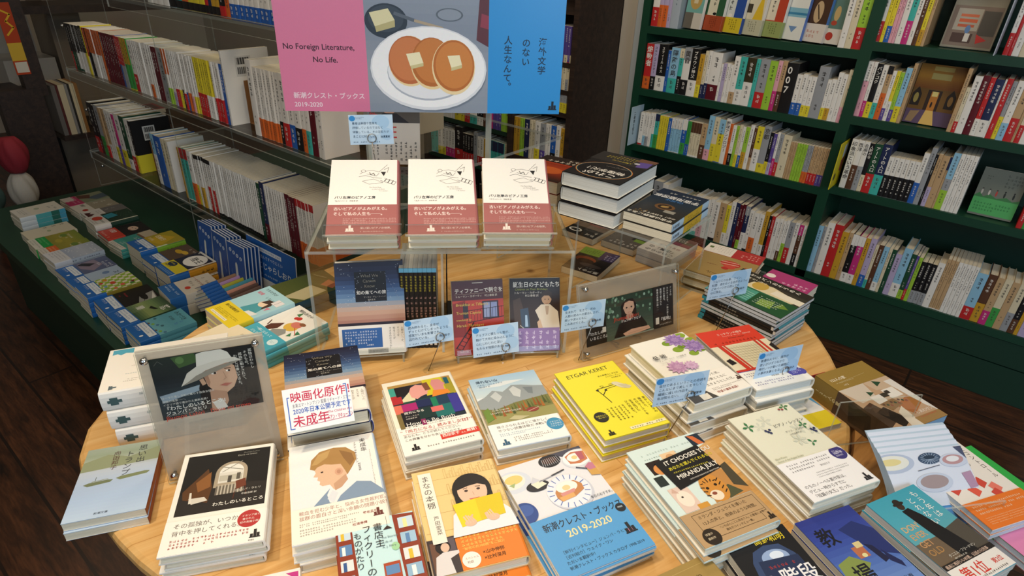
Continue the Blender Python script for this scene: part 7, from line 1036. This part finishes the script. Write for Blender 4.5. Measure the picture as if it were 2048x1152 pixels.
tag(o, 'portrait card of a dark haired woman seated before trees', 'card')
# ------------------------------------------------------------------ quotation cards held in wire clips
CARDS = {'c1': ('書評カード', ['著者は楽器や音楽を', '評価しているのではなく', '体験している。その足取りが', 'まことに好ましい。'], '池澤夏樹', 'quotation card at the riser back, beside the banner foot'),
         'c2': ('', ['読み終わると、身体が', 'ずっとむけてしまったような', '感覚がいまも影響され、', '囚われている。'], '西加奈子', 'quotation card in front of the slim booklet row'),
         'c3': ('', ['アルプスに積もった雪が、', '融けて大地に染み込むように', '心にじわじわと深い', 'もたらす物語がある。'], 'KIKI', 'quotation card signed KIKI below the red fire escape paperback'),
         'c4': ('', ['生まれて、生きて、死ぬ', '人間の営みへの愛おしさが、', '笑いや涙とともに', 'こみあげてくる。'], '豊崎由美', 'quotation card at the left edge of the trees portrait'),
         'c5': ('', ['ソムリエの仕事、ワイン、', '料理、酒をめぐる自然のように', 'どのページから読んでも', '心に残る。'], '大竹昭子', 'quotation card in front of the tall magazine stack'),
         'c6': ('', ['自分であるということの奇跡を', 'こんなにまで美しく生々しく', '繊細に描いた作品を、', '私は知らない。'], '金野智幸', 'quotation card in front of the water lily book'),
         'c7': ('', ['普通の人々に、偶然が', '思いがけずつながり', '時がいつか動いた瞬間に', '小事が大事となる。'], '平松洋子', 'quotation card in front of the red and cream hardcover')}
for kx, (_, lines, sig, lab) in CARDS.items():
    c, yaw, tilt, ro, w, h = RECT[kx]; base = WIRE[kx]; M = upright(c, yaw, tilt, w, h)
    b = MB(); b.box(-w / 2, -h / 2, -.0006, w / 2, h / 2, 0, paper('b9d2e6', .3)); sc = w / .1
    art_on(b, [('e', .72, .25, .2, .16, 'a2c4e0'), ('e', .45, .5, .28, .16, 'c6dbea'), ('e', .85, .65, .14, .14, 'a8c8e2'), ('e', .08, .12, .07, .06, '2f86c8'), ('x', .16, .06, .36, .15, 2, '4a6a8a', .8)] + [('h', .07, .24 + .145 * i, 6.4 * sc, t, '22384e') for i, t in enumerate(lines)] + [('H', .7, .70, 5.6 * sc, sig, '1c2c3c'), ('x', .07, .88, .7, .94, 1, '3a5068', .9)], w, h, lambda x, y, l: (x, y, l))
    o = b.build('quote_card'); o.matrix_world = M; tag(o, 'pale blue ' + lab, 'card')
    inv = M.inverted(); bl = inv @ Vector((base[0], base[1], base[2] + .001)); rx, ry = (.02 if kx != 'c1' else 0, -h * .28); R_ = .0085; z0 = .0025
    tp = [(rx + R_ * math.cos(t), ry + R_ * math.sin(t), z0 + .0006 * t) for t in [(-math.pi / 2) + i * 2 * math.pi / 18 for i in range(19)]]
    wt = thing('wire_clip', 'thin wire clip holding the ' + lab, 'card clip', M)
    b = MB(); b.tube([tuple(bl), (rx, ry - R_, z0)], .0009, METAL, 6); b.build('stem', wt, True); b = MB(); b.tube(tp, .0009, METAL, 6); b.tube([(p[0] * .9 + rx * .1, p[1] * .9 + ry * .1, -.0032) for p in tp], .0009, METAL, 6); b.build('ring', wt, True)
    b = MB(); u = inv.to_3x3(); cl = [u @ Vector((math.cos(t), math.sin(t), 0)) for t in [i * math.pi / 8 for i in range(16)]]; dn = u @ Vector((0, 0, 1))
    v = [tuple(bl + p * .011) for p in cl] + [tuple(bl + p * .009 + dn * .003) for p in cl]; b.add(v, [tuple(range(16)), tuple(range(31, 15, -1))] + [(i, (i + 1) % 16, 16 + (i + 1) % 16, 16 + i) for i in range(16)], CLEAR); b.build('foot', wt)
# handwritten card on the night sky stack
c, yaw, tilt, ro, w, h = RECT['pop']; M = upright((c[0], c[1], c[2]), yaw, tilt, w, h)
b = MB(); b.box(-w / 2, -h / 2, -.0008, w / 2, h / 2, 0, paper('eceae8', .4))
art_on(b, [('H', .1, .1, 16.5, '映画化原作！', 'c42a48'), ('h', .12, .36, 6.4, '主演:エマ・トンプソン 監督:リチャード・エアー', '4a4a50'), ('H', .12, .47, 9.4, '2020年日本公開予定です', '2a58b0'), ('H', .1, .64, 18, '未成年', 'c42a48'), ('h', .62, .64, 5, 'The Children Act', 'c42a48', .15), ('H', .6, .75, 8, 'イアン・マキューアン', 'c42a48', .1, 0), ('l', [(.09, .2), (.06, .2), (.06, .92), (.12, .92)], 1.4, '3f66b8'), ('l', [(.9, .1), (.94, .1), (.94, .86), (.9, .86)], 1.4, '3f66b8'), ('l', [(.2, .9), (.92, .86)], .6, 'c42a48')], w, h, lambda x, y, l: (x, y, l))
o = b.build('handwritten_card'); o.matrix_world = M; tag(o, 'white handwritten card in red and blue on the night sky stack', 'card')
print('LABEL DUPLICATES', [(k_, v_) for k_, v_ in LABELS.items() if len(v_) > 1 and not bpy.data.objects[v_[0]].get('group')][:20])

print('LONG', [k_ for k_ in LABELS if len(k_.split()) > 16])
